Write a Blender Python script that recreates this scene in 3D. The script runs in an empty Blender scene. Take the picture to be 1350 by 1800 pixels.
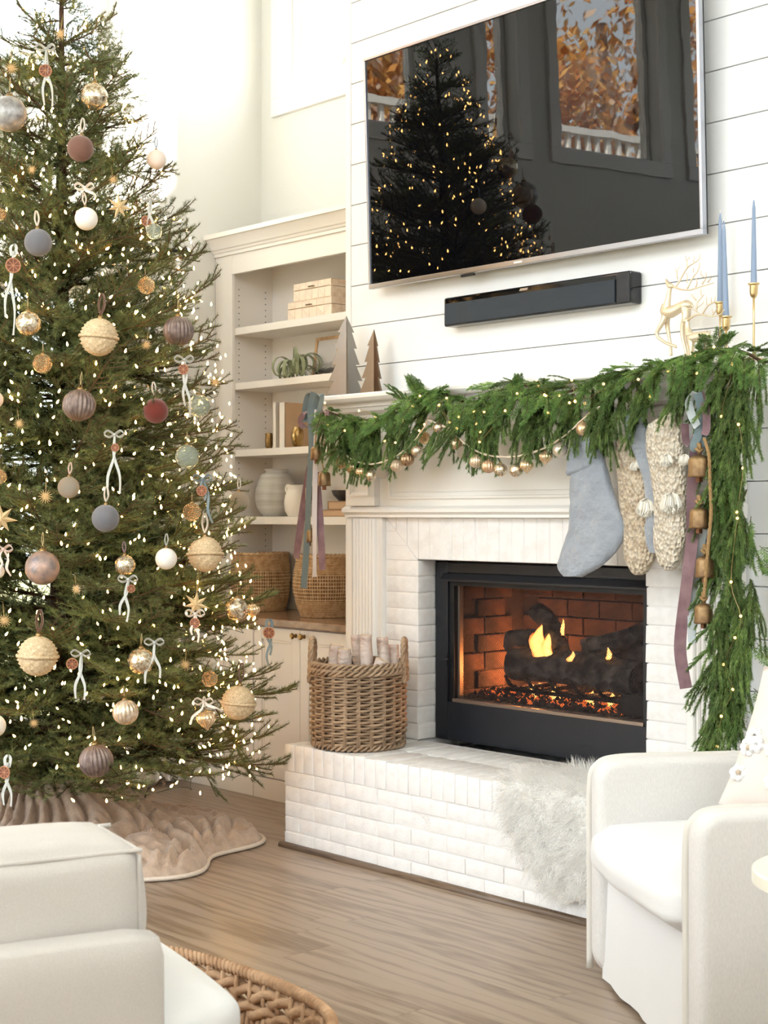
import bpy, bmesh, math, random
import numpy as np
from mathutils import Vector, Matrix, noise
random.seed(7)
R = math.radians
pi = math.pi
SC = bpy.context.scene
COL = SC.collection

# ------------------------------------------------------------------ camera
F = 2680.0                      # focal length in pixels of the 1350 x 1800 frame
TH = math.atan(F / 2415.0)      # yaw of the view against the fireplace wall
CX, CY = 675.0, 904.0
CAM = Vector((5.576, -4.785, 1.49))
cam = bpy.data.cameras.new('camera')
cam.sensor_fit = 'HORIZONTAL'
cam.sensor_width = 36.0
cam.lens = F * 36.0 / 1350.0
cam.shift_y = 4.0 / 1350.0
cam.clip_end = 200
cam.dof.use_dof = True
cam.dof.focus_distance = 6.0
cam.dof.aperture_fstop = 9.0
cam_o = bpy.data.objects.new('camera', cam)
COL.objects.link(cam_o)
cam_o.location = CAM
cam_o.rotation_euler = (pi / 2, 0, TH)
SC.camera = cam_o

# ------------------------------------------------------------------ world, sun, exposure
w = bpy.data.worlds.new('sky')
SC.world = w
w.use_nodes = True
nt = w.node_tree
nt.nodes.clear()
wo = nt.nodes.new('ShaderNodeOutputWorld')
bg = nt.nodes.new('ShaderNodeBackground')
bg.inputs[0].default_value = (0.87, 0.935, 1.0, 1)
bg.inputs[1].default_value = 8.0
nt.links.new(bg.outputs[0], wo.inputs[0])
sun = bpy.data.lights.new('sun', 'SUN')
sun.energy = 60.0
sun.angle = R(2)
sun.color = (1.0, 0.95, 0.87)
sun_o = bpy.data.objects.new('sun', sun)
COL.objects.link(sun_o)
sun_o.location = (-4, 9, 9)
sun_o.rotation_euler = Vector((-0.25, -0.70, -0.67)).to_track_quat('-Z', 'Y').to_euler()
# daylight portals: guide the sky light in through the window openings behind and beside the camera
def portal(loc, rot, sx, sy):
    d = bpy.data.lights.new('window_portal', 'AREA'); d.shape = 'RECTANGLE'; d.size = sx; d.size_y = sy
    d.cycles.is_portal = True
    o = bpy.data.objects.new('window_portal', d); COL.objects.link(o); o.location = loc; o.rotation_euler = rot
portal((0.3,-6.3,1.6), (R(90),0,0), 3.0, 2.6)
portal((2.2,-6.3,4.45), (R(90),0,0), 6.8, 1.7)
portal((6.7,-3.4,4.45), (R(90),0,R(90)), 4.6, 1.7)
portal((-1.72,-3.1,4.6), (R(90),0,R(-90)), 5.8, 1.4)
portal((-1.72,-1.38,1.53), (R(90),0,R(-90)), 1.93, 2.37)
portal((-0.82,0.84,4.55), (R(90),0,R(180)), 1.05, 1.3)
SC.view_settings.view_transform = 'Standard'
SC.view_settings.look = 'None'
SC.cycles.max_bounces = 6; SC.cycles.diffuse_bounces = 3; SC.cycles.glossy_bounces = 3; SC.cycles.transmission_bounces = 5; SC.cycles.transparent_max_bounces = 8
SC.cycles.use_adaptive_sampling = True; SC.cycles.adaptive_threshold = 0.07; SC.cycles.adaptive_min_samples = 14
SC.view_settings.gamma = 1.0
SC.view_settings.use_curve_mapping = False
SC.view_settings.exposure = -0.08

# ------------------------------------------------------------------ measuring helpers: points of the room from the survey of the photograph
_c, _s = math.cos(TH), math.sin(TH)
def ray(px, py):
    r = (px - CX) / F
    return Vector((r * _c - _s, r * _s + _c, (CY - py) / F))
def onY(px, py, Y):
    d = ray(px, py); t = (Y - CAM.y) / d.y
    return CAM + d * t
def onX(px, py, X):
    d = ray(px, py); t = (X - CAM.x) / d.x
    return CAM + d * t
def onZ(px, py, Z):
    d = ray(px, py); t = (Z - CAM.z) / d.z
    return CAM + d * t
def onD(px, py, dep):
    return CAM + ray(px, py) * dep
def ppm(p):
    q = Vector(p) - CAM
    return F / (-_s * q.x + _c * q.y)

# ------------------------------------------------------------------ mesh builder
ORG = {}
class MB:
    def __init__(s):
        s.v = []; s.f = []
    def add(s, vs, fs):
        o = len(s.v)
        s.v.extend([tuple(v) for v in vs]); s.f.extend([tuple(i + o for i in f) for f in fs])
        return s
    def box(s, x0, x1, y0, y1, z0, z1):
        vs = [(x0,y0,z0),(x1,y0,z0),(x1,y1,z0),(x0,y1,z0),(x0,y0,z1),(x1,y0,z1),(x1,y1,z1),(x0,y1,z1)]
        return s.add(vs, [(0,3,2,1),(4,5,6,7),(0,1,5,4),(1,2,6,5),(2,3,7,6),(3,0,4,7)])
    def obox(s, c, ax, ay, az):
        c = Vector(c); ax = Vector(ax); ay = Vector(ay); az = Vector(az)
        vs = [c + ax*i + ay*j + az*k for k in (-1,1) for j in (-1,1) for i in (-1,1)]
        return s.add(vs, [(0,2,3,1),(4,5,7,6),(0,1,5,4),(1,3,7,5),(3,2,6,7),(2,0,4,6)])
    def prism(s, poly, y0, y1):          # polygon in XZ (counter-clockwise seen from -Y), extruded along Y
        n = len(poly)
        vs = [(x, y0, z) for x, z in poly] + [(x, y1, z) for x, z in poly]
        fs = [tuple(range(n)), tuple(range(2*n-1, n-1, -1))]
        for i in range(n):
            j = (i + 1) % n
            fs.append((i, i + n, j + n, j))
        return s.add(vs, fs)
    def extrude_path(s, prof, x0, x1):   # profile in YZ swept along X
        n = len(prof)
        vs = [(x0, y, z) for y, z in prof] + [(x1, y, z) for y, z in prof]
        fs = [tuple(range(n)), tuple(range(2*n-1, n-1, -1))]
        for i in range(n):
            j = (i + 1) % n
            fs.append((i, i + n, j + n, j))
        return s.add(vs, fs)
    def tube(s, pts, r, n=6, caps=True, flat=1.0):
        pts = [Vector(p) for p in pts]
        if not isinstance(r, (list, tuple)):
            r = [r] * len(pts)
        t0 = (pts[1] - pts[0]).normalized()
        ref = Vector((0,0,1)) if abs(t0.z) < 0.9 else Vector((1,0,0))
        u = t0.cross(ref).normalized()
        rings = []
        for i, p in enumerate(pts):
            if i == 0: t = pts[1] - pts[0]
            elif i == len(pts) - 1: t = pts[-1] - pts[-2]
            else: t = pts[i+1] - pts[i-1]
            if t.length < 1e-9: t = t0
            t = t.normalized()
            u = (u - t * u.dot(t))
            if u.length < 1e-6: u = t.orthogonal()
            u = u.normalized(); v = t.cross(u)
            rings.append([p + (u * math.cos(2*pi*k/n) + v * math.sin(2*pi*k/n) * flat) * r[i] for k in range(n)])
        return s.loft(rings, caps)
    def loft(s, rings, caps=True, closed=False):
        n = len(rings[0]); m = len(rings)
        vs = [p for rg in rings for p in rg]; fs = []
        for i in range(m if closed else m - 1):
            a = i * n; b = ((i + 1) % m) * n
            for k in range(n):
                k2 = (k + 1) % n
                fs.append((a + k, a + k2, b + k2, b + k))
        if caps and not closed:
            fs.append(tuple(range(n - 1, -1, -1))); fs.append(tuple(range((m-1)*n, m*n)))
        return s.add(vs, fs)
    def lathe(s, prof, n=24, c=(0,0,0), rib=0, amp=0.0, caps=True):
        c = Vector(c); rings = []
        for r, z in prof:
            rings.append([c + Vector((r*(1+amp*math.cos(rib*2*pi*k/n))*math.cos(2*pi*k/n), r*(1+amp*math.cos(rib*2*pi*k/n))*math.sin(2*pi*k/n), z)) for k in range(n)])
        return s.loft(rings, caps)
    def sphere(s, c, r, n=16, m=10, sc=(1,1,1)):
        prof = [(max(1e-4, math.sin(pi*i/m)), -math.cos(pi*i/m)) for i in range(m + 1)]
        c = Vector(c)
        rings = [[c + Vector((a*math.cos(2*pi*k/n)*r*sc[0], a*math.sin(2*pi*k/n)*r*sc[1], z*r*sc[2])) for k in range(n)] for a, z in prof]
        return s.loft(rings, True)
    def ribbon(s, pts, width, wdir, th=0.0012):
        pts = [Vector(p) for p in pts]; rings = []
        for i, p in enumerate(pts):
            t = (pts[min(i+1, len(pts)-1)] - pts[max(i-1, 0)]).normalized()
            wd = Vector(wdir[i] if isinstance(wdir, list) else wdir)
            wd = (wd - t * wd.dot(t)).normalized(); nn = t.cross(wd).normalized()
            wv = (width[i] if isinstance(width, list) else width) * 0.5
            rings.append([p + wd*wv + nn*th, p - wd*wv + nn*th, p - wd*wv - nn*th, p + wd*wv - nn*th])
        return s.loft(rings, True)
    def mesh(s, name, org=(0,0,0), smooth=False, bevel=0.0, seg=2):
        me = bpy.data.meshes.new(name)
        ox, oy, oz = org
        me.from_pydata([(x-ox, y-oy, z-oz) for x, y, z in s.v], [], s.f)
        bm = bmesh.new(); bm.from_mesh(me)
        bmesh.ops.recalc_face_normals(bm, faces=bm.faces)
        if bevel:
            bmesh.ops.bevel(bm, geom=list(bm.edges), offset=bevel, segments=seg, affect='EDGES', profile=0.6, clamp_overlap=True)
        bm.to_mesh(me); bm.free()
        if smooth is True:
            me.shade_smooth()
        elif smooth:
            me.shade_smooth(); me.set_sharp_from_angle(angle=R(smooth))
        me.update()
        return me
    def build(s, name, mat, parent=None, smooth=False, bevel=0.0, seg=2, org=None, label=None):
        o_ = ORG[parent.name] if parent is not None else Vector(org if org is not None else (0,0,0))
        me = s.mesh(name, o_, smooth, bevel, seg)
        me.materials.append(mat)
        return link(name, me, parent, o_, label)
def link(name, me, parent=None, org=(0,0,0), label=None):
    ob = bpy.data.objects.new(name, me)
    COL.objects.link(ob)
    if parent is not None:
        ob.parent = parent
    else:
        ob.location = org
    ORG[ob.name] = Vector(org)
    if label: ob['label'] = label
    return ob
def tag(o, label, cat, group=None, kind=None):
    o['label'] = label
    if cat: o['category'] = cat
    if group: o['group'] = group
    if kind: o['kind'] = kind
    return o
def thing(name, label, cat, loc=(0,0,0), group=None, kind=None):
    o = bpy.data.objects.new(name, None)
    o.empty_display_size = 0.05
    COL.objects.link(o); o.location = loc
    ORG[o.name] = Vector(loc)
    return tag(o, label, cat, group, kind)
def inst(name, me, parent, loc, rot=None, scale=None, label=None):   # a part that shares mesh data, placed in its thing's own space
    o = bpy.data.objects.new(name, me)
    COL.objects.link(o); o.parent = parent; o.location = loc
    if rot is not None:
        o.rotation_mode = 'QUATERNION'; o.rotation_quaternion = rot
    if scale is not None: o.scale = scale
    if label: o['label'] = label
    return o
def spline(pts, n=8):                     # Catmull-Rom through 3-D points
    P = [Vector(p) for p in pts]; out = []
    for i in range(len(P) - 1):
        a = P[max(i-1,0)]; b = P[i]; c = P[i+1]; d = P[min(i+2,len(P)-1)]
        for k in range(n):
            t = k / n
            out.append(0.5*((2*b) + (c-a)*t + (2*a-5*b+4*c-d)*t*t + (3*b-a-3*c+d)*t*t*t))
    out.append(P[-1]); return out

# ------------------------------------------------------------------ materials
def M(name, col, rough=0.5, metal=0.0, var=None, bump=None, trans=0.0, emit=None, spec=0.5, sheen=0.0, col2=None, rnd=0.0, ior=1.5, aniso=(1,1,1), coat=0.0, sss=0.0):
    m = bpy.data.materials.new(name); m.use_nodes = True
    n = m.node_tree.nodes; l = m.node_tree.links
    b = n['Principled BSDF']
    b.inputs['Base Color'].default_value = (*col, 1)
    b.inputs['Roughness'].default_value = rough
    b.inputs['Metallic'].default_value = metal
    b.inputs['IOR'].default_value = ior
    b.inputs['Specular IOR Level'].default_value = spec
    b.inputs['Transmission Weight'].default_value = trans
    b.inputs['Sheen Weight'].default_value = sheen
    b.inputs['Coat Weight'].default_value = coat
    tc = None
    def coords():
        nonlocal tc
        if tc is None:
            t = n.new('ShaderNodeTexCoord'); tc = n.new('ShaderNodeMapping')
            tc.inputs['Scale'].default_value = aniso
            l.new(t.outputs['Object'], tc.inputs['Vector'])
        return tc.outputs[0]
    last = None
    if var or col2:
        nz = n.new('ShaderNodeTexNoise'); l.new(coords(), nz.inputs['Vector'])
        nz.inputs['Scale'].default_value = var[0] if var else 8
        nz.inputs['Detail'].default_value = 6
        rp = n.new('ShaderNodeValToRGB')
        rp.color_ramp.elements[0].position = var[1] if var and len(var) > 2 else 0.35
        rp.color_ramp.elements[1].position = var[2] if var and len(var) > 2 else 0.65
        rp.color_ramp.elements[0].color = (*col, 1)
        rp.color_ramp.elements[1].color = (*(col2 or tuple(c*0.8 for c in col)), 1)
        l.new(nz.outputs['Fac'], rp.inputs[0]); last = rp.outputs[0]
    if rnd:
        oi = n.new('ShaderNodeObjectInfo'); hs = n.new('ShaderNodeHueSaturation')
        mr = n.new('ShaderNodeMapRange')
        mr.inputs[3].default_value = 1 - rnd; mr.inputs[4].default_value = 1 + rnd
        l.new(oi.outputs['Random'], mr.inputs[0]); l.new(mr.outputs[0], hs.inputs['Value'])
        if last is not None: l.new(last, hs.inputs['Color'])
        else: hs.inputs['Color'].default_value = (*col, 1)
        last = hs.outputs[0]
    if last is not None: l.new(last, b.inputs['Base Color'])
    if bump:
        kind = bump[2] if len(bump) > 2 else 'noise'
        if kind == 'voronoi':
            tx = n.new('ShaderNodeTexVoronoi'); out = 'Distance'
        elif kind == 'wave':
            tx = n.new('ShaderNodeTexWave'); out = 'Fac'
        else:
            tx = n.new('ShaderNodeTexNoise'); tx.inputs['Detail'].default_value = 4; out = 'Fac'
        tx.inputs['Scale'].default_value = bump[0]
        l.new(coords(), tx.inputs['Vector'])
        bp = n.new('ShaderNodeBump'); bp.inputs['Strength'].default_value = bump[1]; bp.inputs['Distance'].default_value = bump[3] if len(bump) > 3 else 0.01
        l.new(tx.outputs[out], bp.inputs['Height']); l.new(bp.outputs[0], b.inputs['Normal'])
    if emit:
        b.inputs['Emission Color'].default_value = (*emit[0], 1)
        b.inputs['Emission Strength'].default_value = emit[1]
    return m
def srgb(r, g, b):
    f = lambda c: ((c/255+0.055)/1.055)**2.4 if c/255 > 0.04045 else c/255/12.92
    return (f(r), f(g), f(b))
WHITE = M('white_paint', srgb(243,240,234), 0.45, bump=(60,0.05))
CREAMW = M('cabinet_paint', srgb(242,236,227), 0.42, bump=(60,0.04))
WALLP = M('cream_wall_paint', srgb(228,226,218), 0.6, bump=(90,0.05))
SHIP = M('shiplap_paint', srgb(244,244,243), 0.45, bump=(50,0.04))
BRICKW = M('painted_brick', srgb(242,240,237), 0.55, var=(14,0.45,0.8), col2=srgb(226,222,218), bump=(38,0.5,'noise',0.006))
MORTAR = M('painted_mortar', srgb(232,229,225), 0.7, bump=(80,0.4))
BLACKM = M('black_metal', srgb(24,27,33), 0.42, bump=(200,0.1))
BLACK2 = M('black_steel', srgb(20,22,25), 0.5)
CHROME = M('brushed_aluminium', srgb(180,182,190), 0.28, 1.0)
BRASS = M('aged_brass', srgb(150,118,72), 0.42, 1.0, var=(18,0.4,0.7), col2=srgb(96,72,44))
GOLDP = M('pale_gold', srgb(226,210,182), 0.4, 0.55)
SCREEN = M('tv_glass', (0.002,0.002,0.003), 0.012, spec=0.5, ior=1.52, bump=(1.3,0.22,'noise',0.004))
TAN = M('tan_leather', srgb(150,115,80), 0.6)
def wood(name, c1, c2, scale=6.0, stretch=(1,9,9), rough=0.35, rnd=0.12):
    m = bpy.data.materials.new(name); m.use_nodes = True
    n = m.node_tree.nodes; l = m.node_tree.links; b = n['Principled BSDF']
    t = n.new('ShaderNodeTexCoord'); mp = n.new('ShaderNodeMapping'); mp.inputs['Scale'].default_value = stretch
    oi = n.new('ShaderNodeObjectInfo'); ad = n.new('ShaderNodeVectorMath'); ad.operation = 'ADD'
    ml = n.new('ShaderNodeMath'); ml.operation = 'MULTIPLY'; ml.inputs[1].default_value = 37.0
    l.new(oi.outputs['Random'], ml.inputs[0]); l.new(t.outputs['Object'], ad.inputs[0]); l.new(ml.outputs[0], ad.inputs[1])
    l.new(ad.outputs[0], mp.inputs['Vector'])
    nz = n.new('ShaderNodeTexNoise'); nz.inputs['Scale'].default_value = scale; nz.inputs['Detail'].default_value = 7; nz.inputs['Distortion'].default_value = 1.6
    l.new(mp.outputs[0], nz.inputs['Vector'])
    rp = n.new('ShaderNodeValToRGB'); rp.color_ramp.elements[0].position = 0.33; rp.color_ramp.elements[1].position = 0.68
    rp.color_ramp.elements[0].color = (*c2, 1); rp.color_ramp.elements[1].color = (*c1, 1)
    e = rp.color_ramp.elements.new(0.5); e.color = (*[(a*0.7+b_*0.3) for a, b_ in zip(c1, c2)], 1)
    l.new(nz.outputs['Fac'], rp.inputs[0])
    hs = n.new('ShaderNodeHueSaturation'); mr = n.new('ShaderNodeMapRange'); mr.inputs[3].default_value = 1-rnd; mr.inputs[4].default_value = 1+rnd
    l.new(oi.outputs['Random'], mr.inputs[0]); l.new(mr.outputs[0], hs.inputs['Value']); l.new(rp.outputs[0], hs.inputs['Color'])
    l.new(hs.outputs[0], b.inputs['Base Color'])
    b.inputs['Roughness'].default_value = rough
    bp = n.new('ShaderNodeBump'); bp.inputs['Strength'].default_value = 0.12; bp.inputs['Distance'].default_value = 0.004
    l.new(nz.outputs['Fac'], bp.inputs['Height']); l.new(bp.outputs[0], b.inputs['Normal'])
    return m
FLOORW = bpy.data.materials.new('grey_oak_floor'); FLOORW.use_nodes = True
def _floor(m):
    n = m.node_tree.nodes; l = m.node_tree.links; b = n['Principled BSDF']
    t = n.new('ShaderNodeTexCoord'); oi = n.new('ShaderNodeObjectInfo'); ml = n.new('ShaderNodeMath'); ml.operation = 'MULTIPLY'; ml.inputs[1].default_value = 53.0
    ad = n.new('ShaderNodeVectorMath'); ad.operation = 'ADD'; l.new(oi.outputs['Random'], ml.inputs[0]); l.new(t.outputs['Object'], ad.inputs[0]); l.new(ml.outputs[0], ad.inputs[1])
    mp = n.new('ShaderNodeMapping'); mp.inputs['Scale'].default_value = (0.30,2.6,2.6); l.new(ad.outputs[0], mp.inputs['Vector'])
    wv = n.new('ShaderNodeTexWave'); wv.wave_type = 'BANDS'; wv.bands_direction = 'Y'; wv.inputs['Scale'].default_value = 1.5; wv.inputs['Distortion'].default_value = 16.0; wv.inputs['Detail'].default_value = 4.0; wv.inputs['Detail Scale'].default_value = 1.3; wv.inputs['Detail Roughness'].default_value = 0.6
    l.new(mp.outputs[0], wv.inputs['Vector'])
    mp2 = n.new('ShaderNodeMapping'); mp2.inputs['Scale'].default_value = (3,90,90); l.new(ad.outputs[0], mp2.inputs['Vector'])
    nz = n.new('ShaderNodeTexNoise'); nz.inputs['Scale'].default_value = 1.0; nz.inputs['Detail'].default_value = 4; l.new(mp2.outputs[0], nz.inputs['Vector'])
    mx = n.new('ShaderNodeMath'); mx.operation = 'MULTIPLY_ADD'; mx.inputs[1].default_value = 0.45; l.new(nz.outputs['Fac'], mx.inputs[0])
    m3 = n.new('ShaderNodeMath'); m3.operation = 'MULTIPLY'; m3.inputs[1].default_value = 0.55; l.new(wv.outputs['Fac'], m3.inputs[0]); l.new(m3.outputs[0], mx.inputs[2])
    rp = n.new('ShaderNodeValToRGB'); rp.color_ramp.elements[0].position = 0.12; rp.color_ramp.elements[0].color = (*srgb(114,94,76),1); rp.color_ramp.elements[1].position = 0.62; rp.color_ramp.elements[1].color = (*srgb(160,141,122),1)
    e = rp.color_ramp.elements.new(0.3); e.color = (*srgb(144,124,105),1)
    l.new(mx.outputs[0], rp.inputs[0])
    hs = n.new('ShaderNodeHueSaturation'); mr = n.new('ShaderNodeMapRange'); mr.inputs[3].default_value = 0.94; mr.inputs[4].default_value = 1.06
    l.new(oi.outputs['Random'], mr.inputs[0]); l.new(mr.outputs[0], hs.inputs['Value']); l.new(rp.outputs[0], hs.inputs['Color']); l.new(hs.outputs[0], b.inputs['Base Color'])
    b.inputs['Roughness'].default_value = 0.3
    bp = n.new('ShaderNodeBump'); bp.inputs['Strength'].default_value = 0.08; bp.inputs['Distance'].default_value = 0.002; l.new(mx.outputs[0], bp.inputs['Height']); l.new(bp.outputs[0], b.inputs['Normal'])
_floor(FLOORW)
TRIMW = wood('brown_trim_wood', srgb(120,100,82), srgb(88,70,54), 4, (1,12,12), 0.4, 0.05)
OAK = wood('light_oak', srgb(222,186,146), srgb(196,156,112), 6, (4,4,1), 0.45, 0.05)
GLASS = bpy.data.materials.new('window_glass'); GLASS.use_nodes = True
_n = GLASS.node_tree.nodes; _l = GLASS.node_tree.links; _n.clear()
_o = _n.new('ShaderNodeOutputMaterial'); _t = _n.new('ShaderNodeBsdfTransparent'); _g = _n.new('ShaderNodeBsdfGlossy'); _mx = _n.new('ShaderNodeMixShader')
_g.inputs['Roughness'].default_value = 0.02; _t.inputs[0].default_value = (0.97,0.98,0.97,1)
_mx.inputs[0].default_value = 0.05
_l.new(_t.outputs[0], _mx.inputs[1]); _l.new(_g.outputs[0], _mx.inputs[2]); _l.new(_mx.outputs[0], _o.inputs[0])

# ================================================================== the setting
XL, YB = -1.56, 0.678          # left wall plane, alcove back wall plane
CEIL = 5.6
XC = 1.168                     # centre line of the fireplace

# floor: slab with separate oak planks laid along the fireplace wall
fl = MB().box(XL-0.2, 6.6, -6.2, YB+0.2, -0.12, -0.018).build('floor', TRIMW)
tag(fl, 'grey-brown oak plank floor of the living room', None, kind='structure')
plank_me = {}
def plank_mesh(L, W):
    k = (round(L,2), round(W,3))
    if k not in plank_me:
        me = MB().box(-L/2, L/2, -W/2, W/2, -0.018, 0).mesh('plank')
        me.materials.append(FLOORW); plank_me[k] = me
    return plank_me[k]
rp = random.Random(3)
W = 0.115
y = YB; cnt = 0
while y > -4.7:
    x = XL
    off = rp.choice([0.5, 0.9, 1.3, 1.7])
    xe = 4.4
    first = True
    while x < xe:
        L = off if first else rp.choice([1.2, 1.5, 1.8, 2.1])
        first = False
        if not (y > -0.02 and x > 0.05):
            inst('plank', plank_mesh(L-0.001, W-0.001), fl, (x+L/2, y-W/2, 0)); cnt += 1
        x += L
    y -= W

# left wall with clerestory windows above and a tall window behind the tree
TW = 0.2
wl = MB()
X0, X1 = XL-TW, XL
def wallY(z0, z1, y0, y1, mb=None): (mb or wl).box(X0, X1, y0, y1, z0, z1)
clere = [(-2.30,-0.30), (-3.17,-2.86), (-4.74,-3.58), (-6.0,-5.15)]
lowwin = (-2.35, -0.42, 0.35, 2.72)
ZS, ZT = 3.83, 5.30
# lower band with one opening, band between, upper band with four openings
wallY(-0.12, 3.2, lowwin[1], YB+TW); wallY(-0.12, 3.2, -6.2, lowwin[0])
wallY(-0.12, lowwin[2], lowwin[0], lowwin[1]); wallY(lowwin[3], 3.2, lowwin[0], lowwin[1])
wallY(3.2, ZS, -6.2, YB+TW); wallY(ZT, CEIL, -6.2, YB+TW)
edges = [YB+TW] + [e for a, b in clere for e in (b, a)] + [-6.2]
for i in range(0, len(edges), 2):
    if edges[i] > edges[i+1]: wallY(ZS, ZT, edges[i+1], edges[i])
wall_left = wl.build('wall_left', WALLP); tag(wall_left, 'cream painted tall wall behind the Christmas tree', None, kind='structure')
for i, (a, b) in enumerate(clere):
    t = thing('window_%d' % (i+1), 'white framed clerestory window high in the cream wall', None, (XL, (a+b)/2, ZS), kind='structure')
    tr = MB(); k = 0.105
    tr.box(XL-0.005, XL+0.022, a-k, b+k, ZS-k, ZS); tr.box(XL-0.005, XL+0.022, a-k, b+k, ZT, ZT+k)
    tr.box(XL-0.005, XL+0.022, a-k, a, ZS, ZT); tr.box(XL-0.005, XL+0.022, b, b+k, ZS, ZT)
    tr.build('window_frame', WHITE, t, bevel=0.003)
    sa = MB(); q = 0.045
    sa.box(XL-0.14, XL-0.10, a, b, ZS, ZS+q); sa.box(XL-0.14, XL-0.10, a, b, ZT-q, ZT); sa.box(XL-0.14, XL-0.10, a, a+q, ZS+q, ZT-q); sa.box(XL-0.14, XL-0.10, b-q, b, ZS+q, ZT-q)
    sa.build('sash', WHITE, t, bevel=0.003)
    MB().box(XL-0.124, XL-0.118, a+q, b-q, ZS+q, ZT-q).build('pane', GLASS, t)
a, b, z0, z1 = lowwin
t = thing('window_5', 'tall white window behind the tree', None, (XL, (a+b)/2, z0), kind='structure')
tr = MB(); k = 0.105
tr.box(XL-0.005, XL+0.022, a-k, b+k, z0-k, z0); tr.box(XL-0.005, XL+0.022, a-k, b+k, z1, z1+k); tr.box(XL-0.005, XL+0.022, a-k, a, z0, z1); tr.box(XL-0.005, XL+0.022, b, b+k, z0, z1)
tr.build('window_frame', WHITE, t, bevel=0.003)
sa = MB()
for yy in (a, (a+b)/2-0.03, b-0.06): sa.box(XL-0.14, XL-0.10, yy, yy+0.06, z0, z1)
for zz in (z0, z0+1.2, z1-0.06): sa.box(XL-0.139, XL-0.101, a, b, zz, zz+0.06)
sa.build('sash', WHITE, t)
MB().box(XL-0.124, XL-0.118, a, b, z0, z1).build('pane', GLASS, t)

# alcove back wall with its clerestory window
wb = MB()
wx0, wx1, wz0, wz1 = -1.345, -0.30, 3.895, 5.2
wb.box(XL-TW, 0.12, YB, YB+TW, -0.12, wz0); wb.box(XL-TW, 0.12, YB, YB+TW, wz1, CEIL)
wb.box(XL-TW, wx0, YB, YB+TW, wz0, wz1); wb.box(wx1, 0.12, YB, YB+TW, wz0, wz1)
tag(wb.build('wall_back', WALLP), 'cream alcove wall above the bookcase', None, kind='structure')
t = thing('window_6', 'white clerestory window above the bookcase', None, (wx0, YB, wz0), kind='structure')
k = 0.1
tr = MB(); tr.box(wx0-k, wx1+k, YB-0.022, YB+0.005, wz0-k, wz0); tr.box(wx0-k, wx1+k, YB-0.022, YB+0.005, wz1, wz1+k); tr.box(wx0-k, wx0, YB-0.022, YB+0.005, wz0, wz1); tr.box(wx1, wx1+k, YB-0.022, YB+0.005, wz0, wz1)
tr.build('window_frame', WHITE, t, bevel=0.003)
q = 0.05
sa = MB(); sa.box(wx0, wx1, YB+0.10, YB+0.14, wz0, wz0+q); sa.box(wx0, wx1, YB+0.10, YB+0.14, wz1-q, wz1); sa.box(wx0, wx0+q, YB+0.10, YB+0.14, wz0, wz1); sa.box(wx1-q, wx1, YB+0.10, YB+0.14, wz0, wz1)
sa.box(wx0, wx0+q*0.6, YB+0.06, YB+0.10, wz0, wz1)
sa.build('sash', WHITE, t, bevel=0.003)
MB().box(wx0+q, wx1-q, YB+0.118, YB+0.124, wz0+q, wz1-q).build('pane', GLASS, t)

# chimney breast clad in shiplap boards (opening for the firebox)
FBX0, FBX1, FBZ1 = 0.521, 1.827, 1.28      # masonry opening
HZ = 0.46                                  # hearth height
br = MB()
BD = 0.02                                  # board thickness
br.box(0.0, FBX0-0.02, BD, 0.70, -0.12, CEIL); br.box(FBX1+0.02, 6.6, BD, 0.70, -0.12, CEIL)
br.box(FBX0-0.02, FBX1+0.02, BD, 0.70, FBZ1+0.1, CEIL); br.box(FBX0-0.02, FBX1+0.02, BD, 0.70, -0.12, 0.40)
br.box(FBX0-0.02, FBX1+0.02, 0.66, 0.70, 0.40, FBZ1+0.1)
wf = br.build('wall_fireplace', SHIP); tag(wf, 'white shiplap chimney breast wall carrying the television', None, kind='structure')
BH = 0.1943
zz = 3.749
while zz > 1.6: zz -= BH
bme = {}
def board(x0, x1, z0, z1):
    b_ = MB().box(x0, x1, 0, BD, z0+0.002, z1-0.002)
    b_.build('shiplap_board', SHIP, wf, bevel=0.0015, seg=1)
z = zz
while z < CEIL:
    board(0.03, 6.6, z, min(z+BH, CEIL)); z += BH
z = zz
while z > 0.0:
    board(2.27, 6.6, max(z-BH, 0.0), z); z -= BH
MB().box(-0.006, 0.03, -0.004, 0.05, 0.0, CEIL).build('corner_board', WHITE, wf, bevel=0.002)
# baseboard of the left wall
pts = [(XL+dy, y, z) for y in (-6.2, 0.10) for dy, z in ((0.001,0.0),(0.001,0.17),(0.008,0.17),(0.016,0.155),(0.016,0.0))]
b2 = MB(); b2.add(pts, [(0,1,2,3,4),(9,8,7,6,5)] + [(i, 5+i, 5+(i+1)%5, (i+1)%5) for i in range(5)])
tag(b2.build('baseboard_left', WHITE), 'white baseboard along the cream wall', None, kind='structure')
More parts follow.
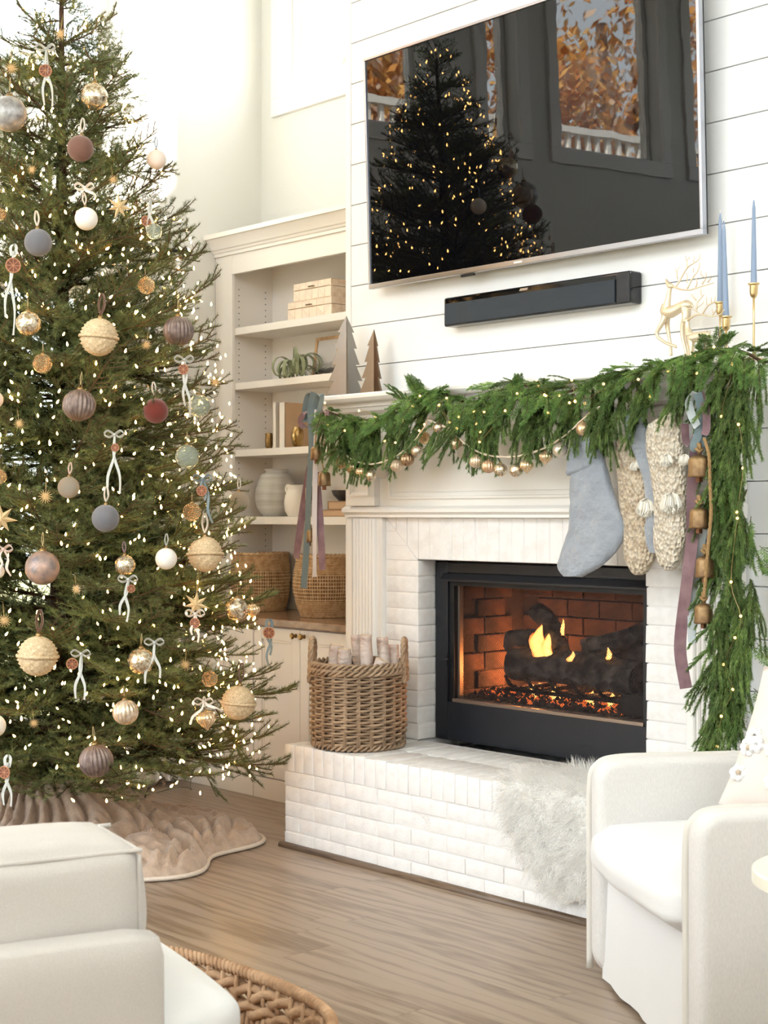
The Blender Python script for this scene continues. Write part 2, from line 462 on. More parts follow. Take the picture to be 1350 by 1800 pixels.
# unseen ceiling and walls closing out the sky, window openings sized for the light
tag(MB().box(XL-TW, 6.8, -6.4, YB+TW, CEIL, CEIL+0.1).build('ceiling', WHITE), 'white ceiling of the tall room', None, kind='structure')
m = MB(); WZ = ((0.3,2.9),(3.6,5.3))
m.box(XL-TW, 6.8, -6.4, -6.2, -0.12, 0.3).box(XL-TW, 6.8, -6.4, -6.2, 2.9, 3.6).box(XL-TW, 6.8, -6.4, -6.2, 5.3, CEIL).box(XL-TW, -1.2, -6.4, -6.2, 0.3, 2.9).box(1.8, 6.8, -6.4, -6.2, 0.3, 2.9).box(XL-TW, -1.2, -6.4, -6.2, 3.6, 5.3).box(5.6, 6.8, -6.4, -6.2, 3.6, 5.3)
tag(m.build('wall_rear', WALLP), 'cream unseen wall behind the camera, openings sized for the light', None, kind='structure')
m = MB(); m.box(6.6, 6.8, -6.2, 0.7, -0.12, 3.6).box(6.6, 6.8, -6.2, 0.7, 5.3, CEIL).box(6.6, 6.8, -6.2, -5.7, 3.6, 5.3).box(6.6, 6.8, -1.1, 0.7, 3.6, 5.3)
tag(m.build('wall_right', WALLP), 'cream unseen wall beside the camera, openings sized for the light', None, kind='structure')

# ------------------------------------------------------------------ base cabinets, counter, bookcase
CABY = 0.10
def cabinet(x0, x1, label):
    t = thing('base_cabinet', label, 'cabinet', (x0, CABY, 0), 'base cabinets under the counter')
    MB().box(x0, x1, CABY+0.022, YB-0.02, 0.0, 0.905).build('body', CREAMW, t)
    MB().box(x0, x1, CABY-0.002, CABY+0.022, 0.0, 0.108).build('plinth', CREAMW, t, bevel=0.002)
    mid = (x0+x1)/2
    for k, (a, b) in enumerate(((x0, mid), (mid, x1))):
        a += 0.002; b -= 0.002
        z0, z1 = 0.116, 0.90; s = 0.065
        d = MB(); d.box(a, a+s, CABY, CABY+0.02, z0, z1); d.box(b-s, b, CABY, CABY+0.02, z0, z1); d.box(a+s, b-s, CABY, CABY+0.02, z0, z0+s); d.box(a+s, b-s, CABY, CABY+0.02, z1-s, z1)
        do = d.build('door', CREAMW, t, bevel=0.0025)
        MB().box(a+s, b-s, CABY+0.011, CABY+0.02, z0+s, z1-s).build('door_panel', CREAMW, do)
        mo = MB()
        for (p, q_) in (((a+s, z0+s), (b-s, z0+s+0.012)), ((a+s, z1-s-0.012), (b-s, z1-s)), ((a+s, z0+s), (a+s+0.012, z1-s)), ((b-s-0.012, z0+s), (b-s, z1-s))):
            mo.box(p[0], q_[0], CABY+0.006, CABY+0.012, p[1], q_[1])
        mo.build('panel_moulding', CREAMW, do, bevel=0.002)
        kx = b-0.032 if k == 0 else a+0.032
        kn = MB()
        prof = [(0.001,-0.001),(0.011,0.0),(0.011,0.003),(0.005,0.006),(0.005,0.016),(0.014,0.02),(0.016,0.027),(0.011,0.033),(0.001,0.034)]
        kn.loft([[Vector((kx + r*math.cos(2*pi*i/14), CABY - h, 0.868 + r*math.sin(2*pi*i/14))) for i in range(14)] for r, h in prof])
        kn.build('knob', BRASS, do, smooth=40, label='small aged brass knob')
    return t
cabinet(-0.874, -0.094, 'cream two-door base cabinet beside the raised hearth')
cabinet(XL+0.006, -0.880, 'cream two-door base cabinet in the corner behind the tree')
MB().box(-0.092, -0.008, CABY-0.002, YB-0.02, 0.0, 0.905).build('cabinet_filler', CREAMW)
tag(bpy.data.objects['cabinet_filler'], 'narrow cream filler panel between cabinet and chimney breast', 'panel')
MARBLE = M('brown_granite', srgb(176,142,112), 0.18, var=(9,0.35,0.7), col2=srgb(120,86,64), aniso=(1,2,2))
MB().box(XL+0.004, -0.008, CABY-0.03, YB-0.004, 0.909, 0.947).build('countertop', MARBLE, bevel=0.005)
tag(bpy.data.objects['countertop'], 'polished brown granite counter on the cream cabinets', 'countertop')

BKY = 0.343
bc = thing('bookcase', 'cream built-in bookcase with four open shelves and crown moulding', 'bookcase', (-0.78, BKY, 0.95))
XI0, XI1 = -1.42, -0.09
MB().box(XI0-0.025, XI0, BKY+0.02, YB-0.03, 0.949, 2.95).build('side_panel', CREAMW, bc)
MB().box(XI1, XI1+0.025, BKY+0.02, YB-0.03, 0.949, 2.95).build('side_panel', CREAMW, bc)
MB().box(XI0-0.025, XI1+0.025, YB-0.03, YB-0.012, 0.949, 2.95).build('back_panel', CREAMW, bc)
MB().box(XL+0.004, -1.398, BKY, BKY+0.022, 0.949, 2.97).build('stile', CREAMW, bc, bevel=0.002)
MB().box(-0.11, -0.008, BKY, BKY+0.022, 0.949, 2.97).build('stile', CREAMW, bc, bevel=0.002)
MB().box(-1.397, -0.111, BKY, BKY+0.022, 2.845, 2.97).build('header', CREAMW, bc, bevel=0.002)
MB().box(XI0-0.02, XI1+0.02, BKY+0.022, YB-0.03, 2.93, 2.95).build('top_panel', CREAMW, bc)
for z0, z1 in ((2.503,2.544),(2.193,2.232),(1.815,1.854),(1.434,1.477)):
    MB().box(XI0+0.001, XI1-0.001, BKY+0.024, YB-0.031, z0, z1).build('shelf', CREAMW, bc, bevel=0.003)
# shelf-pin holes in the side panel
HOLE = M('pin_hole', srgb(110,98,88), 0.8)
hp = MB()
for yy in (BKY+0.065, BKY+0.255):
    z = 1.0
    while z < 2.8:
        if not any(abs(z - (p+0.02)) < 0.04 for p in (2.503,2.193,1.815,1.434)):
            hp.loft([[Vector((XI0+dx, yy+0.004*math.cos(2*pi*i/6), z+0.004*math.sin(2*pi*i/6))) for i in range(6)] for dx in (-0.004, 0.0008)])
        z += 0.034
o = hp.build('pin_holes', HOLE, bc); o['kind'] = 'stuff'
# crown moulding
cp = [(0.0,2.955),(-0.012,2.955),(-0.012,2.972),(-0.02,2.976),(-0.024,2.988),(-0.034,2.992),(-0.042,3.01),(-0.06,3.032),(-0.072,3.045),(-0.085,3.047),(-0.085,3.072),(0.02,3.072)]
MB().extrude_path([(BKY+y_, z_) for y_, z_ in cp], XL+0.004, -0.008).build('crown_moulding', CREAMW, bc, smooth=25)

# ================================================================== hearth and brick surround
def brick_variants(lx, ly, lz, n=3, seed=0, bev=0.0035):
    out = []
    for k in range(n):
        bm = bmesh.new(); bmesh.ops.create_cube(bm, size=1.0)
        bmesh.ops.scale(bm, vec=(lx, ly, lz), verts=bm.verts)
        rr = random.Random(seed*10+k)
        for v in bm.verts:
            v.co += Vector((rr.uniform(-1,1), rr.uniform(-1,1), rr.uniform(-1,1))) * 0.0016
        bmesh.ops.bevel(bm, geom=list(bm.edges), offset=bev, segments=2, affect='EDGES', profile=0.5)
        me = bpy.data.meshes.new('brick'); bm.to_mesh(me); bm.free(); me.shade_smooth()
        me.materials.append(BRICKW); out.append(me)
    return out
HX0, HX1, HY0, HY1 = 0.19, 2.16, -0.532, -0.02
hearth = thing('hearth', 'raised white painted brick hearth below the fireplace', 'hearth', (XC, -0.28, 0))
ho = ORG[hearth.name]
MB().box(HX0+0.0035, HX1-0.0035, HY0+0.0035, 0.018, 0.0, HZ-0.004).build('mortar_core', MORTAR, hearth)
rb = random.Random(5)
J = 0.0045
CH = 0.0675
full = brick_variants(0.208-J, 0.10, CH-J, 3, 1); half = brick_variants(0.104-J, 0.10, CH-J, 2, 2); row = brick_variants(0.0680-J, 0.25, 0.118, 3, 3)
for c in range(5):
    z = 0.003 + CH*(c+0.5)
    x = HX0
    first = c % 2 == 1
    while x < HX1 - 0.01:
        L = 0.104 if first else 0.208
        if x + L > HX1: L = 0.104 if HX1 - x < 0.16 else 0.208
        first = False
        me = rb.choice(half if L < 0.15 else full)
        inst('brick', me, hearth, Vector((x+L/2, HY0+0.05+rb.uniform(-.0025,.0025), z)) - ho)
        x += L
n = int(round((HX1-HX0)/0.068))
for i in range(n):
    for yy in (HY0+0.125, HY0+0.125+0.257):
        x = HX0 + (i+0.5)*(HX1-HX0)/n
        inst('brick', rb.choice(row), hearth, Vector((x, yy+rb.uniform(-.002,.002), HZ-0.059+rb.uniform(-.002,.002))) - ho)
tr = MB().tube([(HX0-0.02, HY0-0.004, 0.004),(HX1+0.02, HY0-0.004, 0.004)], 0.019, 10)
tag(tr.build('trim_1', TRIMW, smooth=True), 'brown quarter-round wood strip along the hearth base', None, kind='structure')

sur = thing('brick_surround', 'white painted brick surround framing the firebox', 'brickwork', (XC, 0.0, HZ))
so = ORG[sur.name]
SX0, SX1, SZ1 = 0.30, 2.036, 1.478
MB().box(SX0, FBX0-0.006, -0.0165, 0.09, HZ+0.001, FBZ1+0.004).box(FBX1+0.006, SX1, -0.0165, 0.09, HZ+0.001, FBZ1+0.004).box(SX0, SX1, -0.0165, 0.09, FBZ1+0.006, SZ1).build('mortar_core', MORTAR, sur)
nC = 11; CH2 = (FBZ1-HZ)/nC
col = brick_variants(FBX0-SX0-J*0.5, 0.115, CH2-J, 3, 4, 0.004)
for c in range(nC):
    z = HZ + CH2*(c+0.5)
    inst('brick', rb.choice(col), sur, Vector(((SX0+FBX0)/2+rb.uniform(-.003,.003), 0.0375, z)) - so)
    inst('brick', rb.choice(col), sur, Vector(((SX1+FBX1)/2+rb.uniform(-.003,.003), 0.0375, z)) - so)
# soldier course with mitred corners
def poly_brick(poly, bev=False):
    cx = sum(p[0] for p in poly)/len(poly); cz = sum(p[1] for p in poly)/len(poly)
    pl = []
    for x, z in poly:
        d = math.hypot(x-cx, z-cz); k = max(0.0, 1 - 0.0035*1.3/max(d,1e-3)); pl.append((cx+(x-cx)*k, cz+(z-cz)*k))
    MB().prism(pl, -0.02+rb.uniform(-.002,.002), 0.09).build('brick', BRICKW, sur, bevel=0.0035 if len(poly) == 4 and bev else 0.0, seg=1)
zl = lambda x: SZ1 - (x-SX0)*(SZ1-FBZ1)/(FBX0-SX0)
SW = 0.0735
n = int(round((FBX1-FBX0)/SW)); SW = (FBX1-FBX0)/n
for i in range(n):
    a = FBX0 + i*SW; poly_brick([(a,FBZ1),(a+SW,FBZ1),(a+SW,SZ1),(a,SZ1)], True)
for i in range(3):
    a = SX0 + 0.0+ i*(FBX0-SX0)/3; b = a + (FBX0-SX0)/3
    p = [(a,zl(a)),(b,zl(b)),(b,SZ1),(a,SZ1)] if i else [(a+0.012,zl(a+0.012)),(b,zl(b)),(b,SZ1),(a+0.012,SZ1)]
    poly_brick(p); poly_brick([(2*XC-x, z) for x, z in reversed(p)])
for i in range(3):
    c = FBZ1 + i*(SZ1-FBZ1)/3; d = c + (SZ1-FBZ1)/3
    xl = lambda z: SX0 + (SZ1-z)*(FBX0-SX0)/(SZ1-FBZ1)
    p = [(SX0,c),(xl(c),c),(xl(d),d),(SX0,d)] if i < 2 else [(SX0,c),(xl(c),c),(xl(d-0.012),d-0.012),(SX0,d-0.012)]
    poly_brick(p); poly_brick([(2*XC-x, z) for x, z in reversed(p)])

# ================================================================== mantelpiece
man = thing('mantelpiece', 'white wooden mantelpiece with fluted pilasters and panelled frieze', 'mantelpiece', (XC, -0.02, HZ))
def mir(x): return 2*XC - x
MZ = 2.043
sp = [(0.0,2.043),(-0.215,2.043),(-0.222,2.036),(-0.222,2.022),(-0.214,2.014),(-0.206,2.006),(-0.198,2.003),(-0.165,2.002),(-0.165,1.985),(-0.155,1.98),(-0.145,1.966),(-0.11,1.95),(-0.095,1.925),(-0.07,1.915),(0.0,1.915)]
MB().extrude_path(sp, 0.02, mir(0.02)).build('mantel_shelf', WHITE, man, smooth=25)
MB().box(0.06, mir(0.06), -0.05, 0.0, 1.482, 1.93).build('frieze', WHITE, man, bevel=0.002)
lp = [(-0.0,1.476),(-0.062,1.476),(-0.062,1.488),(-0.072,1.494),(-0.082,1.5),(-0.082,1.514),(-0.074,1.52),(-0.06,1.528),(0.0,1.528)]
MB().extrude_path(lp, 0.055, mir(0.055)).build('ledge_moulding', WHITE, man, smooth=25)
def frame_rect(x0, x1, z0, z1, y, wd, dp):
    m = MB(); rings = []
    for e, d in ((0,-0.001),(0,dp),(wd*0.55,dp),(wd*0.7,dp*0.6),(wd*1.6,dp*0.45),(wd*1.9,-0.001)):
        rings.append([Vector((x0+e, y-d, z0+e)), Vector((x1-e, y-d, z0+e)), Vector((x1-e, y-d, z1-e)), Vector((x0+e, y-d, z1-e))])
    return m.loft(rings, False)
frame_rect(0.36, mir(0.36), 1.56, 1.90, -0.05, 0.018, 0.014).build('panel_moulding', WHITE, man)
for sgn in (0, 1):
    X = (lambda x: mir(x)) if sgn else (lambda x: x)
    x0, x1 = sorted((X(0.10), X(0.292)))
    MB().box(x0, x1, -0.085, -0.05, 1.529, 1.93).build('pilaster_block', WHITE, man, bevel=0.002)
    a, b = sorted((X(0.125), X(0.262)))
    frame_rect(a, b, 1.575, 1.88, -0.085, 0.012, 0.012).build('block_panel', WHITE, man)
    # fluted pilaster, one strip per reed
    x0, x1 = sorted((X(0.06), X(0.30)))
    MB().box(x0, x1, -0.045, 0.0, HZ+0.001, 1.476).build('pilaster_back', WHITE, man, bevel=0.002)
    x0, x1 = sorted((X(0.112), X(0.268)))
    nf = 7; wv = (x1-x0)/nf
    for i in range(nf):
        m = MB()
        prof = [(-0.045)]+[]
        ring = []
        for k in range(9):
            u = k/8
            ring.append((x0 + wv*(i+0.06+0.88*u), -0.058 - 0.009*math.sin(pi*u)))
        pts = [(x0+wv*(i+0.06), -0.045)] + ring + [(x0+wv*(i+0.94), -0.045)]
        m.loft([[Vector((x, y, z)) for x, y in pts] for z in (HZ+0.14, 1.47)])
        m.build('reed', WHITE, man, smooth=40)
    x0, x1 = sorted((X(0.085), X(0.285)))
    MB().box(x0, x1, -0.08, -0.045, HZ+0.001, HZ+0.14).build('plinth_block', WHITE, man, bevel=0.003)
    x0, x1 = sorted((X(0.062), X(0.100)))
    MB().box(x0, x1, -0.056, -0.045, HZ+0.01, 1.47).build('pilaster_edge', WHITE, man, bevel=0.002)

# ================================================================== firebox
fb = thing('firebox', 'black metal gas fireplace insert with mesh screen', 'fireplace', (XC, 0.1, HZ))
FY = 0.085
fx0, fx1, fz0, fz1 = 0.525, 1.823, HZ+0.002, 1.272
gx0, gx1, gz0, gz1 = 0.635, 1.717, 0.648, 1.165
MB().box(fx0, gx0-0.03, FY, FY+0.03, fz0, fz1).build('side_frame', BLACKM, fb, bevel=0.003)
MB().box(gx1+0.03, fx1, FY, FY+0.03, fz0, fz1).build('side_frame', BLACKM, fb, bevel=0.003)
MB().box(gx0-0.03, gx1+0.03, FY, FY+0.03, fz0, gz0-0.012).build('bottom_panel', BLACKM, fb, bevel=0.003)
MB().box(gx0-0.03, gx1+0.03, FY, FY+0.03, 1.225, fz1).build('top_panel', BLACKM, fb, bevel=0.003)
m = MB().extrude_path([(FY+0.02,1.222),(FY+0.0,1.222),(FY-0.02,1.195),(FY-0.02,1.185),(FY+0.02,1.185)], gx0-0.06, gx1+0.06)
m.build('louver', BLACKM, fb, bevel=0.002)
m = MB(); m.box(gx0-0.03, gx0, FY+0.012, FY+0.035, gz0-0.012, 1.225); m.box(gx1, gx1+0.03, FY+0.012, FY+0.035, gz0-0.012, 1.225); m.box(gx0, gx1, FY+0.012, FY+0.035, gz1, 1.225)
m.build('inner_frame', BLACK2, fb)
SILV = M('worn_steel_sill', srgb(150,135,122), 0.4, 0.8)
MB().box(gx0-0.005, gx1+0.005, FY+0.004, FY+0.05, gz0-0.012, gz0+0.004).build('sill_rail', SILV, fb, bevel=0.002)
MB().box(gx0, gx0+0.012, FY+0.036, FY+0.06, gz0, gz1).build('screen_stile', SILV, fb)
# fire chamber of refractory brick panels
REFR = M('sooty_refractory', srgb(104,74,62), 0.9, var=(4,0.35,0.65), col2=srgb(48,36,34), bump=(40,0.4))
cy = 0.60
m = MB(); m.box(gx0-0.03, gx1+0.03, cy, cy+0.03, 0.60, 1.26); m.box(gx0-0.06, gx0-0.03, FY+0.036, cy, 0.60, 1.26); m.box(gx1+0.03, gx1+0.06, FY+0.036, cy, 0.60, 1.26); m.box(gx0-0.06, gx1+0.06, FY+0.036, cy+0.03, 1.25, 1.28)
m.build('chamber_lining', M('sooty_mortar', srgb(58,44,38), 0.95), fb)
bw, bh = 0.19, 0.083
refme = MB().box(-bw/2+.003, bw/2-.003, -0.012, 0.004, -bh/2+.003, bh/2-.003).mesh('refractory_brick', bevel=0.003, seg=1); refme.materials.append(REFR)
refme2 = MB().box(-0.004, 0.012, -bw/2+.003, bw/2-.003, -bh/2+.003, bh/2-.003).mesh('refractory_brick', bevel=0.003, seg=1); refme2.materials.append(REFR)
fo = ORG[fb.name]
for j in range(8):
    z = 0.60 + bh*(j+0.5)
    for i in range(6):
        x = gx0-0.03 + bw*(i+0.5+(0.5 if j%2 else 0))
        if x + bw/2 < gx1+0.03: inst('refractory_brick', refme, fb, Vector((x, cy-0.004, z))-fo)
    for i in range(3):
        y = FY+0.036 + bw*(i+0.5-(0.25 if j%2 else 0))
        if y - bw/2 > FY+0.03 and y + bw/2 < cy:
            inst('refractory_brick', refme2, fb, Vector((gx0-0.03+0.004, y, z))-fo)
            inst('refractory_brick', refme2, fb, Vector((gx1+0.03-0.004, y, z))-fo, Matrix.Rotation(pi,3,'Z').to_quaternion())
EMB = M('lava_rock', srgb(82,64,52), 0.95, var=(30,0.4,0.6), col2=srgb(38,30,26))
GLOW = M('glowing_embers', srgb(190,60,20), 0.9, emit=((1.0,0.20,0.035), 1.1))
MB().box(gx0-0.03, gx1+0.03, FY+0.036, cy, 0.58, 0.655).build('ember_bed', EMB, fb)
rr = random.Random(11)
me_, gl_ = MB(), MB()
for i in range(1500):
    x = rr.uniform(gx0+0.02, gx1-0.02); y = rr.uniform(FY+0.06, 0.5); r = rr.uniform(0.006, 0.015)
    z = 0.657 + 0.03*math.exp(-((y-0.3)/0.14)**2)*rr.random()
    glow = rr.random() < (0.32 if y > 0.20 else 0.05)
    o_ = gl_ if glow else me_
    p = [Vector((rr.uniform(-1,1), rr.uniform(-1,1), rr.uniform(-1,1))).normalized()*r for _ in range(4)]
    c = Vector((x, y, z))
    o_.add([c+Vector((r,0,0)), c+Vector((-r*.8,r*.7,0)), c+Vector((-r*.6,-r,0)), c+Vector((0,0,r))*1.1, c-Vector((0,0,r*.6))], [(0,1,3),(1,2,3),(2,0,3),(1,0,4),(2,1,4),(0,2,4)])
o = me_.build('lava_rock_pieces', EMB, fb); o['kind'] = 'stuff'
o = gl_.build('glowing_ember_pieces', GLOW, fb); o['kind'] = 'stuff'
# mesh curtain: two sets of crossing wires
WIRE = M('dark_mesh_wire', srgb(52,44,42), 0.6, 0.5)
m = MB(); pitch = 0.0105; yw = FY+0.052
H = gz1 + 0.02 - gz0
for s in (-1, 1):
    x = gx0 - H
    while x < gx1 + H:
        a = Vector((x, 0, 0)); 
        xa, xb = (x, x + H) if s > 0 else (x, x - H)
        # clip to the opening
        za, zb = gz0, gz0 + H
        if s > 0:
            if xa < gx0: za += gx0 - xa; xa = gx0
            if xb > gx1: zb -= xb - gx1; xb = gx1
        else:
            if xa > gx1: za += xa - gx1; xa = gx1
            if xb < gx0: zb -= gx0 - xb; xb = gx0
        if zb > za + 0.01:
            wv = 0.0011; dd = Vector((xb-xa, 0, zb-za)).normalized(); nn = Vector((dd.z, 0, -dd.x))*wv; yo = yw + s*0.0012
            f0 = 0.004
            p0 = Vector((xa, yo, za)); p1 = Vector((xb, yo, zb))
            nseg = max(2, int((p1-p0).length/0.05)); vs = []; fs = []
            for q in range(nseg+1):
                p = p0.lerp(p1, q/nseg); p.y += 0.006*math.sin(p.x*70) 
                vs += [p-nn, p+nn]
                if q: fs.append((2*q-2, 2*q-1, 2*q+1, 2*q))
            m.add(vs, fs)
        x += pitch
o = m.build('mesh_curtain', WIRE, fb, label='dark fine wire mesh curtain'); o['kind'] = 'stuff'
MB().tube([(gx0, yw, gz1+0.03),(gx1, yw, gz1+0.03)], 0.006, 8).build('curtain_rod', BLACK2, fb, smooth=True)
# small latch on the frame
MB().tube([(gx0-0.045, FY-0.006, 0.83),(gx0-0.012, FY-0.012, 0.83)], 0.004, 6).box(gx0-0.036, gx0-0.03, FY-0.004, FY, 0.80, 0.86).build('latch', BLACK2, fb)
# gas control box at the right of the embers
MB().box(1.55, 1.70, FY+0.07, FY+0.17, 0.657, 0.75).build('burner_cover', BLACK2, fb, bevel=0.01)
# grate
gr = thing('fire_grate', 'black iron grate with upturned bars under the logs', 'grate', (1.2, 0.24, 0.66))
IRON = M('black_iron', srgb(28,24,23), 0.6, 0.6)
MB().tube([(0.86,0.20,0.708),(1.56,0.20,0.708)], 0.009, 8).build('front_bar', IRON, gr, smooth=True)
MB().tube([(0.86,0.42,0.708),(1.56,0.42,0.708)], 0.009, 8).build('rear_bar', IRON, gr, smooth=True)
for x in (0.94, 1.07, 1.20, 1.33, 1.46):
    MB().tube([(x,0.44,0.718),(x,0.20,0.715),(x-0.015,0.158,0.735),(x-0.03,0.142,0.775)], [0.009,0.009,0.009,0.006], 8).build('bar', IRON, gr, smooth=True)
for x in (0.88, 1.54):
    MB().tube([(x,0.20,0.708),(x-0.01,0.19,0.68),(x-0.02,0.185,0.655)], 0.009, 8).build('leg', IRON, gr, smooth=True)
    MB().tube([(x,0.42,0.708),(x,0.42,0.655)], 0.009, 8).build('leg', IRON, gr, smooth=True)
# charred logs
CHAR = M('charred_bark', srgb(112,100,92), 0.95, var=(14,0.38,0.6), col2=srgb(46,40,38), bump=(16,1.0,'voronoi',0.05), aniso=(1,1,1))
def log(p0, p1, r0, r1, label, seed, mat=CHAR, name='charred_log', nseg=12, ns=14, amp=0.12, group='charred logs in the fire', cat='log', endmat=None, bend=0.02):
    p0 = Vector(p0); p1 = Vector(p1); ax = (p1-p0).normalized(); u = ax.orthogonal().normalized(); v = ax.cross(u)
    rings = []
    for i in range(nseg+1):
        t = i/nseg; c = p0.lerp(p1, t) + u*math.sin(t*pi)*bend; r = r0+(r1-r0)*t
        rings.append([c + (u*math.cos(2*pi*k/ns)+v*math.sin(2*pi*k/ns))*r*(1+amp*noise.noise(Vector((math.cos(2*pi*k/ns)*1.3+seed*3.1, math.sin(2*pi*k/ns)*1.3, t*5+seed)))*1.6) for k in range(ns)])
    base = min(p0.z, p1.z)
    if endmat is None:
        o = MB().loft(rings).build(name, mat, org=(p0+p1)/2, smooth=50)
        return tag(o, label, cat, group)
    t_ = thing(name, label, cat, (p0+p1)/2, group)
    MB().loft(rings, caps=False).build('bark', mat, t_, smooth=True)
    e = MB(); n_ = ns
    for rg in (rings[0], rings[-1]):
        c = sum(rg, Vector())/n_
        e.add([c] + [c + (q-c)*0.97 for q in rg], [(0, k+1, (k+1) % n_ + 1) for k in range(n_)])
    e.build('cut_end', endmat, t_)
    return t_
log((0.865,0.25,0.815),(1.60,0.235,0.80), 0.070, 0.08, 'large charred front log lying across the grate', 1)
log((0.76,0.33,0.905),(1.02,0.37,0.90), 0.052, 0.055, 'charred log end showing beside the glowing chamber wall', 2)
log((1.36,0.42,0.88),(1.68,0.40,0.86), 0.075, 0.07, 'charred rear log at the darker end of the firebox', 3)
log((0.90,0.36,1.06),(1.10,0.29,0.875), 0.042, 0.05, 'charred split log leaning from above onto the front log', 4)
log((1.62,0.40,1.05),(1.24,0.30,0.91), 0.035, 0.04, 'thin charred branch crossing above the flames', 5)
log((1.48,0.34,0.98),(1.36,0.28,0.91), 0.025, 0.03, 'short charred stub beside the small flame', 6)
# flames
FLAME = bpy.data.materials.new('flame'); FLAME.use_nodes = True
_n = FLAME.node_tree.nodes; _l = FLAME.node_tree.links; _n.clear()
_o = _n.new('ShaderNodeOutputMaterial'); _e = _n.new('ShaderNodeEmission'); _tr = _n.new('ShaderNodeBsdfTransparent'); _mx = _n.new('ShaderNodeMixShader'); _lw = _n.new('ShaderNodeLayerWeight'); _rp = _n.new('ShaderNodeValToRGB')
_lw.inputs[0].default_value = 0.45
_rp.color_ramp.elements[0].color = (1.0,0.62,0.16,1); _rp.color_ramp.elements[1].color = (1.0,0.16,0.02,1); _rp.color_ramp.elements[1].position = 0.85
_e.inputs['Strength'].default_value = 4.5
_l.new(_lw.outputs['Facing'], _rp.inputs[0]); _l.new(_rp.outputs[0], _e.inputs[0])
_m2 = _n.new('ShaderNodeMapRange'); _m2.inputs[1].default_value = 0.35; _m2.inputs[2].default_value = 0.95
_l.new(_lw.outputs['Facing'], _m2.inputs[0]); _l.new(_m2.outputs[0], _mx.inputs[0]); _l.new(_e.outputs[0], _mx.inputs[1]); _l.new(_tr.outputs[0], _mx.inputs[2]); _l.new(_mx.outputs[0], _o.inputs[0])
def flame(base, h, r, label, seed, lean=(0,0)):
    b = Vector(base); rings = []
    for i in range(11):
        t = i/10; rad = r*(math.sin(pi*min(1,(t*0.85+0.15)))**0.8)*(1-t*0.55)+0.001
        c = b + Vector((lean[0]*t*t + 0.25*r*math.sin(t*6+seed), lean[1]*t, h*t))
        rings.append([c + Vector((math.cos(2*pi*k/12)*rad*(1+.35*noise.noise(Vector((k*1.3+seed,t*4,0)))), math.sin(2*pi*k/12)*rad*0.7, 0.3*r*noise.noise(Vector((k*.9,seed,t*3))))) for k in range(12)])
    o = MB().loft(rings).build('flame', FLAME, org=b, smooth=True)
    tag(o, label, 'flame', 'flames of the gas fire')
fp = onY(967,1143,0.31)
flame((fp.x+0.01, 0.225, 0.85), 0.15, 0.060, 'tall bright yellow flame rising behind the front log', 1.0, (0.01,0))
flame((fp.x+0.065, 0.22, 0.855), 0.11, 0.036, 'orange flame tongue beside the tallest flame', 2.0)
flame((fp.x+0.11, 0.27, 0.96), 0.07, 0.012, 'thin flame lick under the crossing branch', 3.0)
q = onY(1004,1157,0.17); flame((q.x, 0.165, q.z-0.014), 0.045, 0.02, 'small flame on top of the front log', 4.0, (0.02,0))
q = onY(1070,1152,0.2); flame((q.x, 0.2, q.z-0.018), 0.05, 0.016, 'small flame at the thick end of the front log', 5.0)
for k, px in enumerate((938, 975, 1040, 1075, 1105)):
    q = onY(px, 1212, 0.28)
    flame((q.x, 0.28, 0.668), 0.06, 0.03, ['low ember flame under the log by the grate leg','low ember flame under the second grate bar','low ember flame under the middle grate bar','low ember flame under the fourth grate bar','low ember flame by the burner cover'][k], 6.0+k)

fl_l = bpy.data.lights.new('fire_glow', 'POINT'); fl_l.energy = 16.0; fl_l.color = (1.0,0.36,0.10); fl_l.shadow_soft_size = 0.05
fl_o = bpy.data.objects.new('fire_glow', fl_l); COL.objects.link(fl_o); fl_o.location = (0.80, 0.42, 0.76)
fl_2 = bpy.data.lights.new('fire_glow', 'POINT'); fl_2.energy = 7.0; fl_2.color = (1.0,0.36,0.10); fl_2.shadow_soft_size = 0.05
fl_o2 = bpy.data.objects.new('fire_glow', fl_2); COL.objects.link(fl_o2); fl_o2.location = (fp.x+0.35, 0.47, 0.76)

# ================================================================== television and soundbar
tv = thing('television', 'large wall-mounted flat television reflecting the Christmas tree', 'television', (1.21, -0.03, 2.54))
tx0, tx1, tz0, tz1 = 0.268, 2.149, 2.535, 3.598
tilt = Matrix.Rotation(R(-1.9), 4, 'X')
def tvbox(m, x0, x1, y0, y1, z0, z1):
    piv = Vector((0, -0.085, tz0)); vs = []
    T = Matrix.Translation(piv) @ Matrix.Rotation(R(1.9), 4, 'X') @ Matrix.Translation(-piv)
    q = MB().box(x0, x1, y0, y1, z0, z1)
    m.add([T @ Vector(v) for v in q.v], q.f); return m
fr = MB(); e = 0.012
tvbox(fr, tx0, tx1, -0.098, -0.07, tz0, tz0+0.022); tvbox(fr, tx0, tx1, -0.098, -0.07, tz1-e, tz1); tvbox(fr, tx0, tx0+e, -0.098, -0.07, tz0+0.022, tz1-e); tvbox(fr, tx1-e, tx1, -0.098, -0.07, tz0+0.022, tz1-e)
fr.build('bezel', CHROME, tv, bevel=0.002)
tvbox(MB(), tx0+e, tx1-e, -0.091, -0.085, tz0+0.022, tz1-e).build('screen', SCREEN, tv)
tvbox(MB(), tx0+0.004, tx1-0.004, -0.084, -0.055, tz0+0.004, tz1-0.004).build('back_cover', BLACK2, tv, bevel=0.004)
MB().box(0.8, 1.6, -0.06, -0.001, 2.8, 3.3).build('wall_bracket', BLACK2, tv)
tvbox(MB(), 1.19, 1.235, -0.1, -0.097, tz0+0.007, tz0+0.014).build('badge', WHITE, tv)
